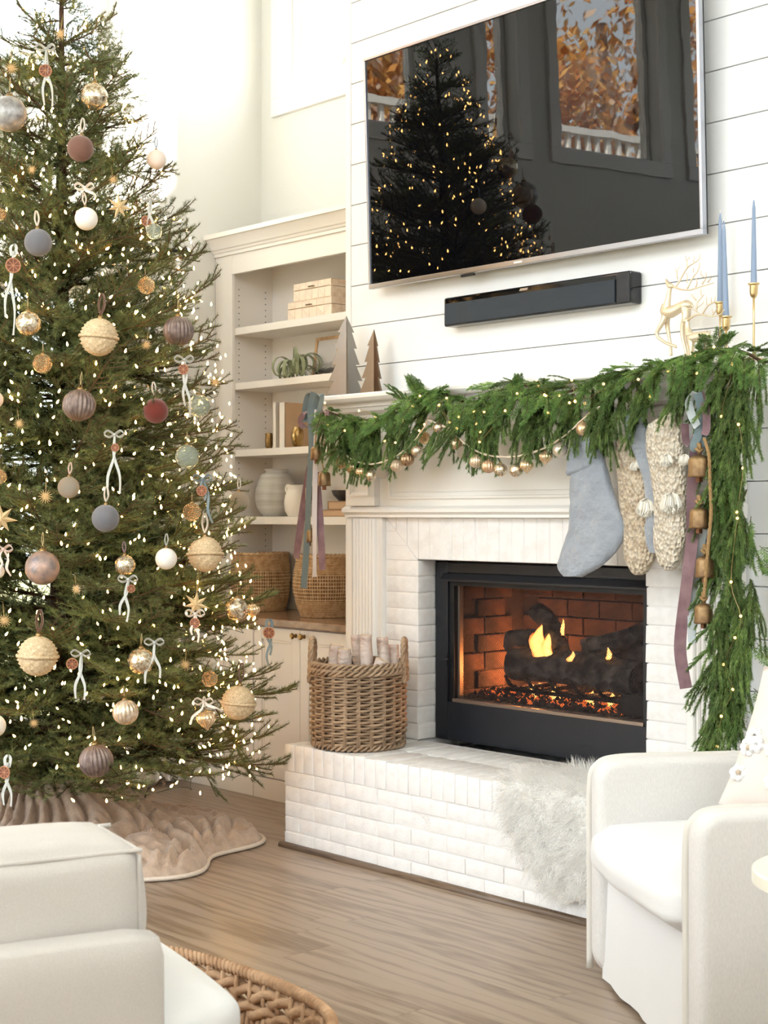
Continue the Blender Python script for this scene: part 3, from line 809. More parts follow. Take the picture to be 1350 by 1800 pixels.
tvbox(MB(), 0.86, 0.94, -0.088, -0.075, tz0-0.012, tz0-0.001).build('sensor', BLACK2, tv, bevel=0.004)
sb = thing('soundbar', 'black soundbar mounted on the shiplap below the television', 'soundbar', (1.25, -0.01, 2.32))
SBG = M('grey_speaker_cloth', srgb(46,54,62), 0.75, bump=(900,0.4))
GLOSSB = M('gloss_black', srgb(12,13,15), 0.08)
MB().box(0.742, 1.79, -0.075, -0.001, 2.318, 2.446).build('housing', GLOSSB, sb, bevel=0.012, seg=3)
MB().box(0.755, 1.715, -0.082, -0.07, 2.325, 2.418).build('speaker_grille', SBG, sb, bevel=0.003)
MB().box(1.722, 1.786, -0.080, -0.07, 2.325, 2.44).build('end_cap', BLACKM, sb, bevel=0.003)
MB().prism([(1.20,2.427),(1.245,2.427),(1.25,2.437),(1.205,2.437)], -0.0775, -0.074).build('badge', CHROME, sb)

# ================================================================== things on the bookcase shelves
SZ = [2.544, 2.232, 1.854, 1.477, 0.947]
def box_decor(px0, px1, Y, z0, h, dep, label, wid=None):
    a = onY(px0, 500, Y); b = onY(px1, 500, Y)
    t = thing('decorative_box', label, 'box', ((a.x+b.x)/2, Y+dep/2, z0), 'keepsake boxes on the top shelf')
    BONE = M('bone_inlay', srgb(238,216,190), 0.4, var=(22,0.4,0.6), col2=srgb(222,192,160))
    s = h*0.60
    MB().box(a.x, b.x, Y, Y+dep, z0, z0+s).build('body', BONE, t, bevel=0.002)
    MB().box(a.x, b.x, Y, Y+dep, z0+s+0.002, z0+h).build('lid', BONE, t, bevel=0.002)
    mx = (a.x+b.x)/2
    MB().tube([(mx-0.022, Y-0.002, z0+s+0.012),(mx-0.02, Y-0.01, z0+s+0.012),(mx+0.02, Y-0.01, z0+s+0.012),(mx+0.022, Y-0.002, z0+s+0.012)], 0.003, 6).build('pull', BRASS, t, smooth=True)
    # herringbone veneer pieces standing slightly proud on the front
    nx = 6; wv = (b.x-a.x)/nx
    VEN = M('bone_veneer', srgb(244,226,204), 0.35, rnd=0.06)
    for i in range(nx):
        for (zz0, zz1) in ((z0+0.004, z0+s-0.003), (z0+s+0.005, z0+h-0.004)):
            x0 = a.x+wv*i+0.0015; x1 = x0+wv-0.003
            k = 1 if i % 2 else -1
            MB().prism([(x0,zz0),(x1,zz0),(x1,zz1)] if k > 0 else [(x0,zz0),(x1,zz0),(x0,zz1)], Y-0.0012, Y+0.002).build('veneer_piece', VEN, t)
            MB().prism([(x0+0.002,zz0+0.002),(x1-0.001,zz1),(x0,zz1)] if k > 0 else [(x1,zz0+0.002),(x1,zz1),(x0+0.002,zz1)], Y-0.0007, Y+0.002).build('veneer_piece', VEN, t)
    return t
box_decor(506, 583, 0.40, SZ[0]+0.001, 0.098, 0.24, 'wide bone-inlay box at the bottom of the pair on the top shelf')
box_decor(516, 582, 0.405, SZ[0]+0.1, 0.096, 0.22, 'smaller bone-inlay box stacked on the wider one')
# air plant
AIR = M('air_plant_leaf', srgb(158,164,128), 0.6, var=(14,0.35,0.7), col2=srgb(122,130,92), sheen=0.2)
pc = onY(519, 662, 0.45)
ap = thing('air_plant', 'curly grey-green air plant on the second shelf', 'plant', (pc.x, 0.45, SZ[1]))
ra = random.Random(4)
for i in range(20):
    az = ra.uniform(0, 2*pi); L = ra.uniform(0.26, 0.42); curl = ra.uniform(5.5, 8.5); el = ra.uniform(0.9, 1.9)
    p = Vector((pc.x, 0.45, SZ[1]+0.03)) + Vector((math.cos(az), math.sin(az), 0))*0.012
    pts = []; N = 18; ang = el
    for k in range(N+1):
        pts.append(p.copy()); d = Vector((math.cos(az)*math.cos(ang), math.sin(az)*math.cos(ang), math.sin(ang)))
        p = p + d*(L/N); ang -= curl/N*(0.4+1.2*k/N)
        if p.z < SZ[1]+0.006: p.z = SZ[1]+0.006
        if p.y > 0.62: p.y = 0.62
    wd = Vector((-math.sin(az), math.cos(az), 0))
    MB().ribbon(pts, [0.026*(1-k/N)**0.7+0.003 for k in range(N+1)], wd, 0.0015).build('leaf', AIR, ap, smooth=40)
# picture frame leaning at the back
fa = onY(552, 650, 0.585); fbx = onY(551+62, 650, 0.585)
pf = thing('picture_frame', 'light oak framed beach picture leaning on the second shelf', 'picture frame', (fa.x+0.09, 0.6, SZ[1]))
fw, fh = 0.21, 0.235; x0 = fa.x; z0 = SZ[1]+0.001
def lean(z): return 0.575 + (z-z0)*0.16
def leanbox(m, xa, xb, za, zb, d0, d1):
    m.add([(x, lean(z)+d, z) for z in (za, zb) for x, d in ((xa,d0),(xb,d0),(xb,d1),(xa,d1))], [(0,3,2,1),(4,5,6,7),(0,1,5,4),(1,2,6,5),(2,3,7,6),(3,0,4,7)])
    return m
for xa, xb, za, zb in ((x0, x0+0.017, z0, z0+fh),(x0+fw-0.017, x0+fw, z0, z0+fh),(x0+0.017, x0+fw-0.017, z0, z0+0.017),(x0+0.017, x0+fw-0.017, z0+fh-0.017, z0+fh)):
    leanbox(MB(), xa, xb, za, zb, -0.014, 0.006).build('frame_rail', OAK, pf, bevel=0.001)
PIC = bpy.data.materials.new('beach_print'); PIC.use_nodes = True
_n = PIC.node_tree.nodes; _l = PIC.node_tree.links; _b = _n['Principled BSDF']
_tc = _n.new('ShaderNodeTexCoord'); _sx = _n.new('ShaderNodeSeparateXYZ'); _l.new(_tc.outputs['Generated'], _sx.inputs[0])
_nz = _n.new('ShaderNodeTexNoise'); _nz.inputs['Scale'].default_value = 7; _mp = _n.new('ShaderNodeMapping'); _mp.inputs['Scale'].default_value = (1,1,5); _l.new(_tc.outputs['Generated'], _mp.inputs[0]); _l.new(_mp.outputs[0], _nz.inputs['Vector'])
_ma = _n.new('ShaderNodeMath'); _ma.operation = 'MULTIPLY_ADD'; _ma.inputs[1].default_value = 0.22; _l.new(_nz.outputs['Fac'], _ma.inputs[0]); _l.new(_sx.outputs['Z'], _ma.inputs[2])
_rp = _n.new('ShaderNodeValToRGB'); cr = _rp.color_ramp
cr.elements[0].position = 0.0; cr.elements[0].color = (*srgb(232,214,196),1); cr.elements[1].position = 1.0; cr.elements[1].color = (*srgb(232,230,226),1)
for p_, c_ in ((0.16,srgb(225,205,185)),(0.2,srgb(92,88,84)),(0.3,srgb(110,108,104)),(0.34,srgb(210,206,200)),(0.42,srgb(178,176,172)),(0.5,srgb(228,224,218))):
    e_ = cr.elements.new(p_); e_.color = (*c_,1)
_l.new(_ma.outputs[0], _rp.inputs[0]); _l.new(_rp.outputs[0], _b.inputs['Base Color']); _b.inputs['Roughness'].default_value = 0.3
leanbox(MB(), x0+0.016, x0+fw-0.016, z0+0.016, z0+fh-0.016, -0.004, 0.002).build('print', PIC, pf)
# standing books
PAGE = M('book_pages', srgb(240,230,214), 0.8, bump=(300,0.3,'wave'), aniso=(1,0.02,0.02))
CLOTH = M('cream_book_cloth', srgb(240,232,220), 0.6); TANC = M('tan_book_cloth', srgb(198,164,128), 0.6)
def standing_book(px, Y, th, h, dep, label, cov, mirror=False):
    a = onY(px, 790, Y)
    t = thing('book', label, 'book', (a.x+th/2, Y+dep/2, SZ[2]), 'books standing on the third shelf')
    z0 = SZ[2]+0.001
    MB().box(a.x, a.x+0.003, Y, Y+dep, z0, z0+h).build('cover', cov, t); MB().box(a.x+th-0.003, a.x+th, Y, Y+dep, z0, z0+h).build('cover', cov, t)
    MB().box(a.x, a.x+th, Y, Y+0.004, z0, z0+h).build('spine', CLOTH, t, bevel=0.001)
    MB().box(a.x+0.003, a.x+th-0.003, Y+0.004, Y+dep-0.005, z0+0.004, z0+h-0.005).build('pages', PAGE, t)
standing_book(479.5, 0.42, 0.030, 0.255, 0.19, 'thin cream book standing beside the small brass cup', CLOTH)
standing_book(490.5, 0.415, 0.052, 0.25, 0.19, 'thick cream book with tan cover standing on the third shelf', TANC)
# small brass vases
def lathe_thing(name, label, cat, c, prof, mat, n=28, group=None, rib=0, amp=0.0, part=None):
    t = thing(name, label, cat, c, group)
    MB().lathe(prof, n, c, rib, amp).build(part or 'body', mat, t, smooth=50)
    return t
BRASS2 = M('hammered_brass', srgb(190,158,104), 0.3, 1.0, bump=(60,0.5,'voronoi',0.004), var=(7,0.4,0.6), col2=srgb(120,92,56))
c = onY(473, 786, 0.44); c.z = SZ[2]+0.001
lathe_thing('brass_cup', 'small dark brass cup beside the thin cream book', 'cup', c, [(0.001,0),(0.016,0),(0.022,0.03),(0.022,0.06),(0.019,0.088),(0.017,0.088),(0.02,0.06),(0.019,0.03),(0.001,0.006)], BRASS, part='cup_wall')
c = onY(523, 784, 0.395); c.z = SZ[2]+0.001
lathe_thing('brass_vase', 'round hammered brass vase behind the hanging ribbons', 'vase', c, [(0.001,0),(0.022,0),(0.031,0.02),(0.036,0.05),(0.035,0.08),(0.026,0.102),(0.02,0.108),(0.018,0.106),(0.03,0.08),(0.03,0.04),(0.001,0.008)], BRASS2, part='vase_wall')
# large ribbed vase
CER = M('grey_glazed_ceramic', srgb(206,204,198), 0.28, var=(4,0.4,0.62), col2=srgb(176,170,160), aniso=(0.4,0.4,7), bump=(3,0.1))
c = onY(486, 906, 0.50); c.z = SZ[3]+0.001
prof = [(0.001,0),(0.075,0)]
for i in range(41):
    t_ = i/40; r = 0.075+0.041*math.sin(pi*min(1,t_*1.05)**0.85)**0.9 if t_ < 0.9 else 0
    r = 0.074 + 0.046*math.sin(pi*(t_**0.8)*0.93)
    prof.append((r + 0.0016*(i % 2), 0.004+0.232*t_))
prof += [(0.062,0.246),(0.060,0.252),(0.069,0.262),(0.066,0.266),(0.056,0.256),(0.06,0.22),(0.001,0.02)]
lathe_thing('ceramic_vase', 'large grey ribbed ceramic vase on the fourth shelf', 'vase', c, prof, CER, 40, part='vase_wall')
# white pitcher with a loop handle
c = onY(521, 906, 0.435); c.z = SZ[3]+0.001
PIT = M('white_stoneware', srgb(244,238,228), 0.5)
t = thing('pitcher', 'cream stoneware pitcher with loop handle behind the ribbons', 'pitcher', c)
MB().lathe([(0.001,0),(0.045,0),(0.063,0.03),(0.068,0.075),(0.062,0.115),(0.05,0.14),(0.049,0.155),(0.055,0.172),(0.052,0.172),(0.046,0.155),(0.047,0.14),(0.058,0.11),(0.06,0.05),(0.001,0.01)], 32, c).build('body', PIT, t, smooth=50)
MB().tube(spline([c+Vector((-0.05,-0.006,0.168)), c+Vector((-0.072,-0.008,0.168)), c+Vector((-0.078,-0.008,0.145)), c+Vector((-0.06,-0.006,0.122))], 6), 0.0085, 10).build('handle', PIT, t, smooth=True)
# flat books and bowl
def flat_book(px0, Y, z0, h, w_, dep, label, cov):
    a = onY(px0, 890, Y)
    t = thing('book', label, 'book', (a.x+w_/2, Y+dep/2, z0), 'books lying on the fourth shelf')
    MB().box(a.x, a.x+w_, Y, Y+dep, z0, z0+0.004).build('cover', cov, t); MB().box(a.x, a.x+w_, Y, Y+dep, z0+h-0.004, z0+h).build('cover', cov, t)
    MB().box(a.x, a.x+0.004, Y, Y+dep, z0+0.004, z0+h-0.004).build('spine', cov, t)
    MB().box(a.x+0.004, a.x+w_-0.006, Y+0.003, Y+dep-0.003, z0+0.004, z0+h-0.004).build('pages', TANC, t)
flat_book(563, 0.40, SZ[3]+0.001, 0.036, 0.26, 0.20, 'lower tan book lying flat beside the pitcher', TAN)
flat_book(576, 0.41, SZ[3]+0.0375, 0.045, 0.22, 0.18, 'upper tan book lying under the dark bowl', TAN)
c = onY(604, 880, 0.50); c.z = SZ[3]+0.083
lathe_thing('bowl', 'dark bowl resting on the stacked tan books', 'bowl', c, [(0.001,0),(0.025,0),(0.03,0.006),(0.055,0.03),(0.066,0.058),(0.062,0.058),(0.05,0.03),(0.026,0.01),(0.001,0.008)], M('dark_bowl', srgb(70,68,70), 0.5), part='bowl_wall')

# seagrass baskets on the counter
SEA = M('seagrass', srgb(216,182,140), 0.8, var=(40,0.35,0.65), col2=srgb(184,146,104), bump=(160,0.6))
SEAL = M('seagrass_light', srgb(234,206,166), 0.8, var=(40,0.4,0.7), col2=srgb(212,178,136))
SEAI = M('seagrass_inside', srgb(132,98,70), 0.9)
def seagrass(px, py, Y, rprof, h, label, ph):
    c = onY(px, py, Y); c.z = SZ[4]+0.001
    t = thing('seagrass_basket', label, 'basket', c, 'seagrass baskets on the counter')
    rf = lambda t_: rprof[0]+(rprof[1]-rprof[0])*math.sin(pi*0.5*min(1,t_/0.55)) if t_ < 0.55 else rprof[1]+(rprof[2]-rprof[1])*(0.5-0.5*math.cos(pi*(t_-0.55)/0.45))
    MB().lathe([(0.001,0.002)]+[(rf(k/20)-0.012, 0.002+h*0.97*k/20) for k in range(21)]+[(rf(1)-0.016,h*0.97)]+[(rf(k/10)-0.016, 0.006+h*0.97*k/10) for k in range(10,-1,-1)], 48, c).build('inner_wall', SEAI, t, smooth=60)
    def band(t0, t1, nm):
        m = MB(); n_ = int((t1-t0)*h/0.0085); N = 72
        for i in range(n_):
            tt = t0+(t1-t0)*(i+0.5)/n_; z = tt*h; r = rf(tt)
            pts = [c+Vector(((r+0.0018*math.cos(18*a*2*pi/N+i*pi))*math.cos(2*pi*a/N), (r+0.0018*math.cos(18*a*2*pi/N+i*pi))*math.sin(2*pi*a/N), z+0.0012*math.sin(36*a*2*pi/N+i))) for a in range(N)]
            rings = []
            for a in range(N):
                u = (pts[a]-c); u.z = 0; u.normalize(); rings.append([pts[a]+u*0.0055*math.cos(q*pi/2.5)+Vector((0,0,0.0052*math.sin(q*pi/2.5))) for q in range(5)])
            m.loft(rings, False, True)
        m.build(nm, SEA, t, smooth=True)
    band(0.0, 0.26, 'lower_weave'); band(0.70, 0.985, 'upper_weave')
    # open weave: upright strips with thin cross cords
    N = 76
    for a in range(N):
        an = 2*pi*(a+ph)/N
        if math.sin(an) > 0.75: continue
        u = Vector((math.cos(an), math.sin(an), 0)); wd = Vector((-math.sin(an), math.cos(an), 0))
        MB().ribbon([c+u*rf(tt)+Vector((0,0,tt*h)) for tt in (0.25,0.36,0.48,0.60,0.71)], 0.0058+0.002*((a*7)%3), wd, 0.001).build('upright_strip', SEA, t)
    for i in range(8):
        tt = 0.285+0.4*i/7; r = rf(tt)+0.0025
        rings = [[c+Vector(((r+0.0016*math.cos(q*2*pi/4))*math.cos(2*pi*a/60), (r+0.0016*math.cos(q*2*pi/4))*math.sin(2*pi*a/60), tt*h+0.0022*math.sin(q*2*pi/4))) for q in range(4)] for a in range(60)]
        MB().loft(rings, False, True).build('cross_cord', SEAL, t, smooth=True)
    m = MB(); r = rf(1)
    N = 160; rings = []
    for a in range(N):
        an = 2*pi*a/N; cc = c+Vector((r*math.cos(an), r*math.sin(an), h*0.985+0.002*math.sin(an*40)))
        u = Vector((math.cos(an), math.sin(an), 0)); rr_ = 0.0085+0.0012*math.sin(an*40+1.0)
        rings.append([cc+u*rr_*math.cos(q*2*pi/6)+Vector((0,0,rr_*math.sin(q*2*pi/6))) for q in range(6)])
    m.loft(rings, False, True); m.build('rim', SEA, t, smooth=True)
seagrass(458, 1062, 0.465, (0.135,0.168,0.156), 0.325, 'seagrass basket with open weave standing nearer the tree', 0.2)
seagrass(572, 1070, 0.40, (0.125,0.172,0.150), 0.325, 'seagrass basket with rounded belly behind the hanging ribbons', 0.6)

# ================================================================== things on the mantel shelf
MET1 = M('brushed_nickel_sheet', srgb(158,154,148), 0.34, 0.85, var=(3,0.3,0.7), col2=srgb(124,114,102), bump=(220,0.1,'noise',0.004), aniso=(1,1,0.1))
MET2 = M('bronze_sheet', srgb(140,116,92), 0.34, 0.85, var=(3,0.3,0.7), col2=srgb(98,80,64), bump=(220,0.1,'noise',0.004), aniso=(1,1,0.1))
def metal_tree(c, h, wd, mat, label, rot, tiers):
    t = thing('metal_tree', label, 'figurine', c, 'metal trees on the mantel shelf')
    pts = []
    n = tiers
    for i in range(n):
        z1 = h*(1-i/n*0.99)**1.0; z0 = h*(1-(i+1)/n)
        ro = wd*0.5*(0.26+0.74*(i+1)/n) if i < n-1 else wd*0.5
        ri = ro*0.70 if i < n-1 else ro
        pts.append((ro, z0 if i < n-1 else 0.0)); 
        if i < n-1: pts.append((ri, z0+0.0))
    half = [(0.0, h)] + pts + [(0.0, 0.0)]
    for k in range(3):
        an = rot + k*2*pi/3
        u = Vector((math.cos(an), math.sin(an), 0)); v = Vector((-u.y, u.x, 0))*0.0014
        m = MB(); N = len(half)
        vs = [c+u*r+Vector((0,0,z))-v for r, z in half]+[c+u*r+Vector((0,0,z))+v for r, z in half]
        m.add(vs, [tuple(range(N)), tuple(range(2*N-1,N-1,-1))]+[(i, (i+1)%N, (i+1)%N+N, i+N) for i in range(N)])
        m.build('blade', mat, t)
c = onY(609, 690, -0.135); c.z = MZ+0.001
metal_tree(c, 0.375, 0.215, MET1, 'taller silver sheet-metal tree at the end of the mantel', R(205), 5)
c = onY(657.5, 688, -0.105); c.z = MZ+0.001
metal_tree(c, 0.30, 0.14, MET2, 'shorter bronze sheet-metal tree on the mantel', R(222), 4)

# reindeer figurines
def k3(x, y): return (1130+x/6.136, 430+y/6.136)
def dp(x, y, Y=-0.115): 
    px, py = k3(x, y); return onY(px, py, Y)
def chain(m, pts, rs, Y0=-0.115, dy=None, n=8, sub=4):
    P = [dp(x, y, Y0+(dy[i] if dy else 0)) for i, (x, y) in enumerate(pts)]
    S = spline(P, sub); rr = []
    for i in range(len(P)-1):
        for k in range(sub): rr.append(rs[i]+(rs[i+1]-rs[i])*k/sub)
    rr.append(rs[-1]); m.tube(S, rr, n); return m
Dg = thing('reindeer_figurine', 'tall pale gold reindeer figurine with raised foreleg and large antlers', 'figurine', dp(330,1160), 'reindeer figurines on the mantel')
ORG[Dg.name].z = MZ; Dg.location.z = MZ
b = MB()
chain(b, [(250,372),(272,425),(300,448),(325,450)], [0.003,0.0095,0.0115,0.006])
chain(b, [(300,446),(284,520),(270,610),(252,690)], [0.0075,0.0085,0.0115,0.019])
chain(b, [(246,640),(250,715),(310,725),(400,680),(470,655),(525,660)], [0.012,0.024,0.024,0.020,0.022,0.010])
chain(b, [(515,650),(545,668)], [0.006,0.003])
b.build('body', GOLDP, Dg, smooth=True)
for pts, rs, dy in (([(250,740),(215,835),(150,970),(240,1055),(345,1095),(350,1110)],[0.017,0.010,0.007,0.006,0.006,0.005],[0,-.012,-.016,-.016,-.016,-.016]),
                    ([(262,750),(262,850),(282,990),(298,1090),(305,1200)],[0.017,0.010,0.0065,0.006,0.006],[0,.01,.014,.014,.014]),
                    ([(455,670),(460,780),(425,900),(432,1010),(462,1130),(468,1200)],[0.02,0.013,0.008,0.007,0.006,0.006],[0,-.012,-.016,-.016,-.016,-.016]),
                    ([(470,680),(480,790),(450,910),(452,1010),(490,1120),(496,1200)],[0.02,0.012,0.008,0.007,0.006,0.006],[0,.014,.022,.022,.022,.022])):
    chain(MB(), pts, rs, dy=dy).build('leg', GOLDP, Dg, smooth=True)
def antlers(sets, root, Ya):
    for s_, yo in ((0,-0.014),(1,0.014)):
        m = MB()
        for pts, r in sets[s_]:
            chain(m, pts, [r*(1-0.55*i/(len(pts)-1)) for i in range(len(pts))], Y0=Ya, dy=[yo*min(1.0,0.25+0.4*i) if k_ == 0 else yo for k_, i in [(0,i) for i in range(len(pts))]], n=6, sub=4)
        m.build('antler', GOLDP, root, smooth=True)
A1 = [([(325,450),(400,480),(500,490),(620,455),(765,412)],0.0042),([(570,462),(585,405),(563,352)],0.0028),([(640,428),(680,362),(680,300)],0.0028),([(700,408),(742,352)],0.0026),([(655,350),(625,320),(632,280)],0.0024)]
A2 = [([(325,450),(362,446),(430,330),(490,240),(600,165),(612,100)],0.0042),([(478,478),(530,370),(600,270),(612,185)],0.0038),([(375,372),(368,290),(398,238)],0.0028),([(478,250),(478,180),(508,130)],0.0028),([(470,175),(462,120)],0.0022),([(545,185),(562,125)],0.0024),([(475,412),(480,350),(470,300)],0.0026),([(545,300),(548,245)],0.0024),([(370,300),(340,258)],0.0022)]
antlers((A1, A2), Dg, -0.115)
Df = thing('reindeer_figurine', 'small pale gold reindeer figurine half hidden by the garland', 'figurine', dp(560,1200,-0.15), 'reindeer figurines on the mantel')
ORG[Df.name].z = MZ; Df.location.z = MZ
b = MB(); YF = -0.15
chain(b, [(430,828),(465,822),(492,815)], [0.006,0.0105,0.008], Y0=YF)
chain(b, [(480,822),(482,900),(512,985)], [0.008,0.010,0.018], Y0=YF)
chain(b, [(500,960),(530,1005),(610,990),(690,985),(705,1000)], [0.012,0.020,0.018,0.018,0.008], Y0=YF)
chain(b, [(690,1000),(712,950),(732,932)], [0.006,0.005,0.002], Y0=YF)
b.build('body', GOLDP, Df, smooth=True)
for x_, dy in ((515,-.012),(530,.012),(680,-.012),(692,.012)):
    chain(MB(), [(x_,1000),(x_+4,1090),(x_+8,1190),(x_+8,1225)], [0.015,0.008,0.006,0.006], Y0=YF, dy=[0,dy,dy,dy]).build('leg', GOLDP, Df, smooth=True)
B1 = [([(492,812),(560,765),(640,755),(750,775),(840,750),(880,700)],0.004),([(750,770),(800,690),(820,660)],0.0026),([(760,745),(745,690)],0.0022),([(645,750),(700,660),(770,615),(780,560)],0.0036),([(690,650),(685,560)],0.0024),([(740,625),(735,570)],0.0022)]
B2 = [([(492,812),(540,775),(600,745),(540,695),(505,690)],0.0036),([(575,715),(590,680),(640,640),(655,610)],0.0028),([(580,690),(585,630),(625,580),(660,540)],0.0032),([(575,600),(545,565),(522,530)],0.0026),([(632,545),(620,480)],0.0022)]
antlers((B1, B2), Df, YF)

# candlesticks and taper candles
CAND = M('dusty_blue_wax', srgb(136,154,180), 0.45, spec=0.4)
def candlestick(px, pyc, Y, pytop, lab1, lab2, lean=0.0):
    c = onY(px, pyc, Y); zc = c.z            # bottom of the candle, top of the cup
    base = Vector((c.x, Y, MZ+0.001))
    t = thing('candlestick', lab1, 'candlestick', base, 'brass candlesticks on the mantel')
    MB().lathe([(0.001,0),(0.042,0),(0.043,0.004),(0.03,0.009),(0.012,0.016),(0.006,0.024),(0.001,0.026)], 24, base).build('base', BRASSL, t, smooth=50)
    hs = zc - base.z
    MB().lathe([(0.001,0.02),(0.0042,0.02),(0.0038,hs*0.5),(0.0042,hs-0.05),(0.001,hs-0.048)], 12, base).build('stem', BRASSL, t, smooth=60)
    MB().lathe([(0.001,hs-0.054),(0.007,hs-0.052),(0.012,hs-0.046),(0.0145,hs-0.036),(0.015,hs-0.008),(0.021,hs-0.004),(0.021,hs),(0.0135,hs),(0.0125,hs-0.018),(0.001,hs-0.02)], 20, base).build('cup', BRASSL, t, smooth=50)
    top = onY(px, pytop, Y).z
    h = top - (zc-0.018)
    cb = Vector((c.x, Y, zc-0.0175))
    k = thing('taper_candle', lab2, 'candle', cb, 'blue taper candles on the mantel')
    rings = []
    for i in range(12):
        u = i/11; r = 0.0118*(1-0.5*u) if i < 11 else 0.002
        rings.append([cb+Vector((lean*u*h+r*math.cos(2*pi*q/14), r*math.sin(2*pi*q/14), u*h)) for q in range(14)])
    MB().loft(rings).build('wax', CAND, k, smooth=50)
    MB().tube([cb+Vector((lean*h,0,h-0.002)), cb+Vector((lean*h,0,h+0.014))], 0.0011, 5).build('wick', WHITE, k)
BRASSL = M('light_brass', srgb(205,180,132), 0.3, 0.95)
candlestick(1266, 531, -0.06, 375, 'brass candlestick nearest the shiplap, behind the other blue candle', 'blue taper candle nearest the shiplap wall')
candlestick(1276.5, 556, -0.14, 388, 'short brass candlestick half buried in the garland', 'blue taper candle in the short garland-side holder', -0.03)
candlestick(1325, 498, -0.12, 352, 'tall slender brass candlestick at the garland corner', 'blue taper candle in the tall slender holder')

UZ = Vector((0,0,1))
def slab(c, ax, ay, az, hx, hy, hz, Rc, r, n=8):
    """upholstered slab: rounded outline in ay/az, soft edges across its thickness ax"""
    c = Vector(c); rings = []
    steps = [(-hx, r)]+[(-hx+r-r*math.cos(a), r-r*math.sin(a)) for a in (0.4,0.8,1.2,pi/2)]+[(0.0,-0.003)]+[(hx-r+r*math.cos(a), r-r*math.sin(a)) for a in (pi/2,1.2,0.8,0.4)]+[(hx, r)]
    for x, ins in steps:
        rg = []
        for cx, cz, a0 in ((1,1,0),(-1,1,pi/2),(-1,-1,pi),(1,-1,1.5*pi)):
            for k in range(n+1):
                a = a0+pi/2*k/n; rr = max(0.004, Rc-ins)
                rg.append(c+ax*x+ay*(cx*(hy-Rc)+rr*math.cos(a))+az*(cz*(hz-Rc)+rr*math.sin(a)))
        rings.append(rg)
    return MB().loft(rings)
# ================================================================== log basket on the hearth
WICK = M('grey_rattan', srgb(176,150,122), 0.75, var=(9,0.35,0.65), col2=srgb(138,112,86), bump=(90,0.4), rnd=0.12)
WICKD = M('dark_rattan', srgb(96,72,52), 0.85)
bcx = onZ(630, 1311, HZ); bc0 = Vector((bcx.x, bcx.y, HZ+0.003))
RB, HB = 0.205, 0.375
lb = thing('log_basket', 'round grey-brown rattan basket with two handles holding birch logs', 'basket', bc0)
MB().lathe([(0.001,0.004),(RB-0.018,0.004),(RB-0.012,0.03),(RB-0.012,HB-0.02),(RB-0.02,HB-0.02),(RB-0.024,0.03),(0.001,0.016)], 48, bc0).build('lining', WICKD, lb, smooth=50)
NS = 22
def weave_ring(ph):
    N = 132; rings = []
    for a in range(N):
        an = 2*pi*a/N; r = RB + 0.0075*math.cos(NS/2*an + ph)
        u = Vector((math.cos(an), math.sin(an), 0)); p = u*r
        rings.append([p+u*0.0068*math.cos(q*pi/3)+Vector((0,0,0.0062*math.sin(q*pi/3)+0.002*math.sin(NS/2*an+ph))) for q in range(6)])
    me = MB().loft(rings, False, True).mesh('weave_strand', smooth=True); me.materials.append(WICK); return me
wr = [weave_ring(0), weave_ring(pi)]
nrow = 25
rw = random.Random(9)
for i in range(nrow):
    t_ = i/(nrow-1)
    sc = 0.965+0.035*math.sin(pi*0.5*min(1, t_*3))+0.006*math.sin(t_*9)
    inst('weave_strand', wr[i % 2], lb, (0,0,0.028+0.300*t_), Matrix.Rotation(rw.uniform(-0.02,0.02)+0.0,3,'Z').to_quaternion(), (sc,sc,1))
st = MB().tube([(0,0,0.015),(0,0,HB-0.03)], 0.0058, 6).mesh('stake', smooth=True); st.materials.append(WICK)
for k in range(NS):
    an = 2*pi*(k+0.5)/NS
    for d in (-0.02, 0.02): inst('stake', st, lb, (math.cos(an+d)*(RB-0.001), math.sin(an+d)*(RB-0.001), 0.0))
def rope_ring(R0, z, r, tw, amp, N=220, n=6, phase=0):
    rings = []
    for a in range(N):
        an = 2*pi*a/N; u = Vector((math.cos(an), math.sin(an), 0))
        p = u*(R0+amp*math.cos(tw*an+phase))+Vector((0,0,z+amp*math.sin(tw*an+phase)))
        rings.append([p+u*r*math.cos(2*pi*q/n)+Vector((0,0,r*math.sin(2*pi*q/n))) for q in range(n)])
    return rings
for ph in (0, 2*pi/3, 4*pi/3):
    for nm, z, R1 in (('rim_strand', HB-0.012, RB), ('rim_strand', HB-0.036, RB+0.004), ('base_strand', 0.014, RB*0.955)):
        m = MB(); m.loft([[p+bc0 for p in rg] for rg in rope_ring(R1, z, 0.0075, 15, 0.010, phase=ph)], False, True); m.build(nm, WICK, lb, smooth=True)
def handle(an, label=None):
    u = Vector((math.cos(an), math.sin(an), 0)); v = Vector((-u.y, u.x, 0))
    P = [bc0+u*(RB+0.004)-v*0.062+Vector((0,0,HB-0.09)), bc0+u*(RB+0.002)-v*0.06+Vector((0,0,HB-0.01)), bc0+u*RB-v*0.048+Vector((0,0,HB+0.07)), bc0+u*RB+Vector((0,0,HB+0.098)), bc0+u*RB+v*0.048+Vector((0,0,HB+0.07)), bc0+u*(RB+0.002)+v*0.06+Vector((0,0,HB-0.01)), bc0+u*(RB+0.004)+v*0.062+Vector((0,0,HB-0.09))]
    C = spline(P, 10); m = MB()
    for ph in (0, 2*pi/3, 4*pi/3):
        Q = []
        for i, p in enumerate(C):
            t_ = (C[min(i+1,len(C)-1)]-C[max(i-1,0)]).normalized(); a_ = u; b_ = t_.cross(a_)
            Q.append(p+(a_*math.cos(i*0.55+ph)+b_*math.sin(i*0.55+ph))*0.006)
        m.tube(Q, 0.0075, 6)
    m.build('handle', WICK, lb, smooth=True)
handle(R(222+0)); handle(R(42))
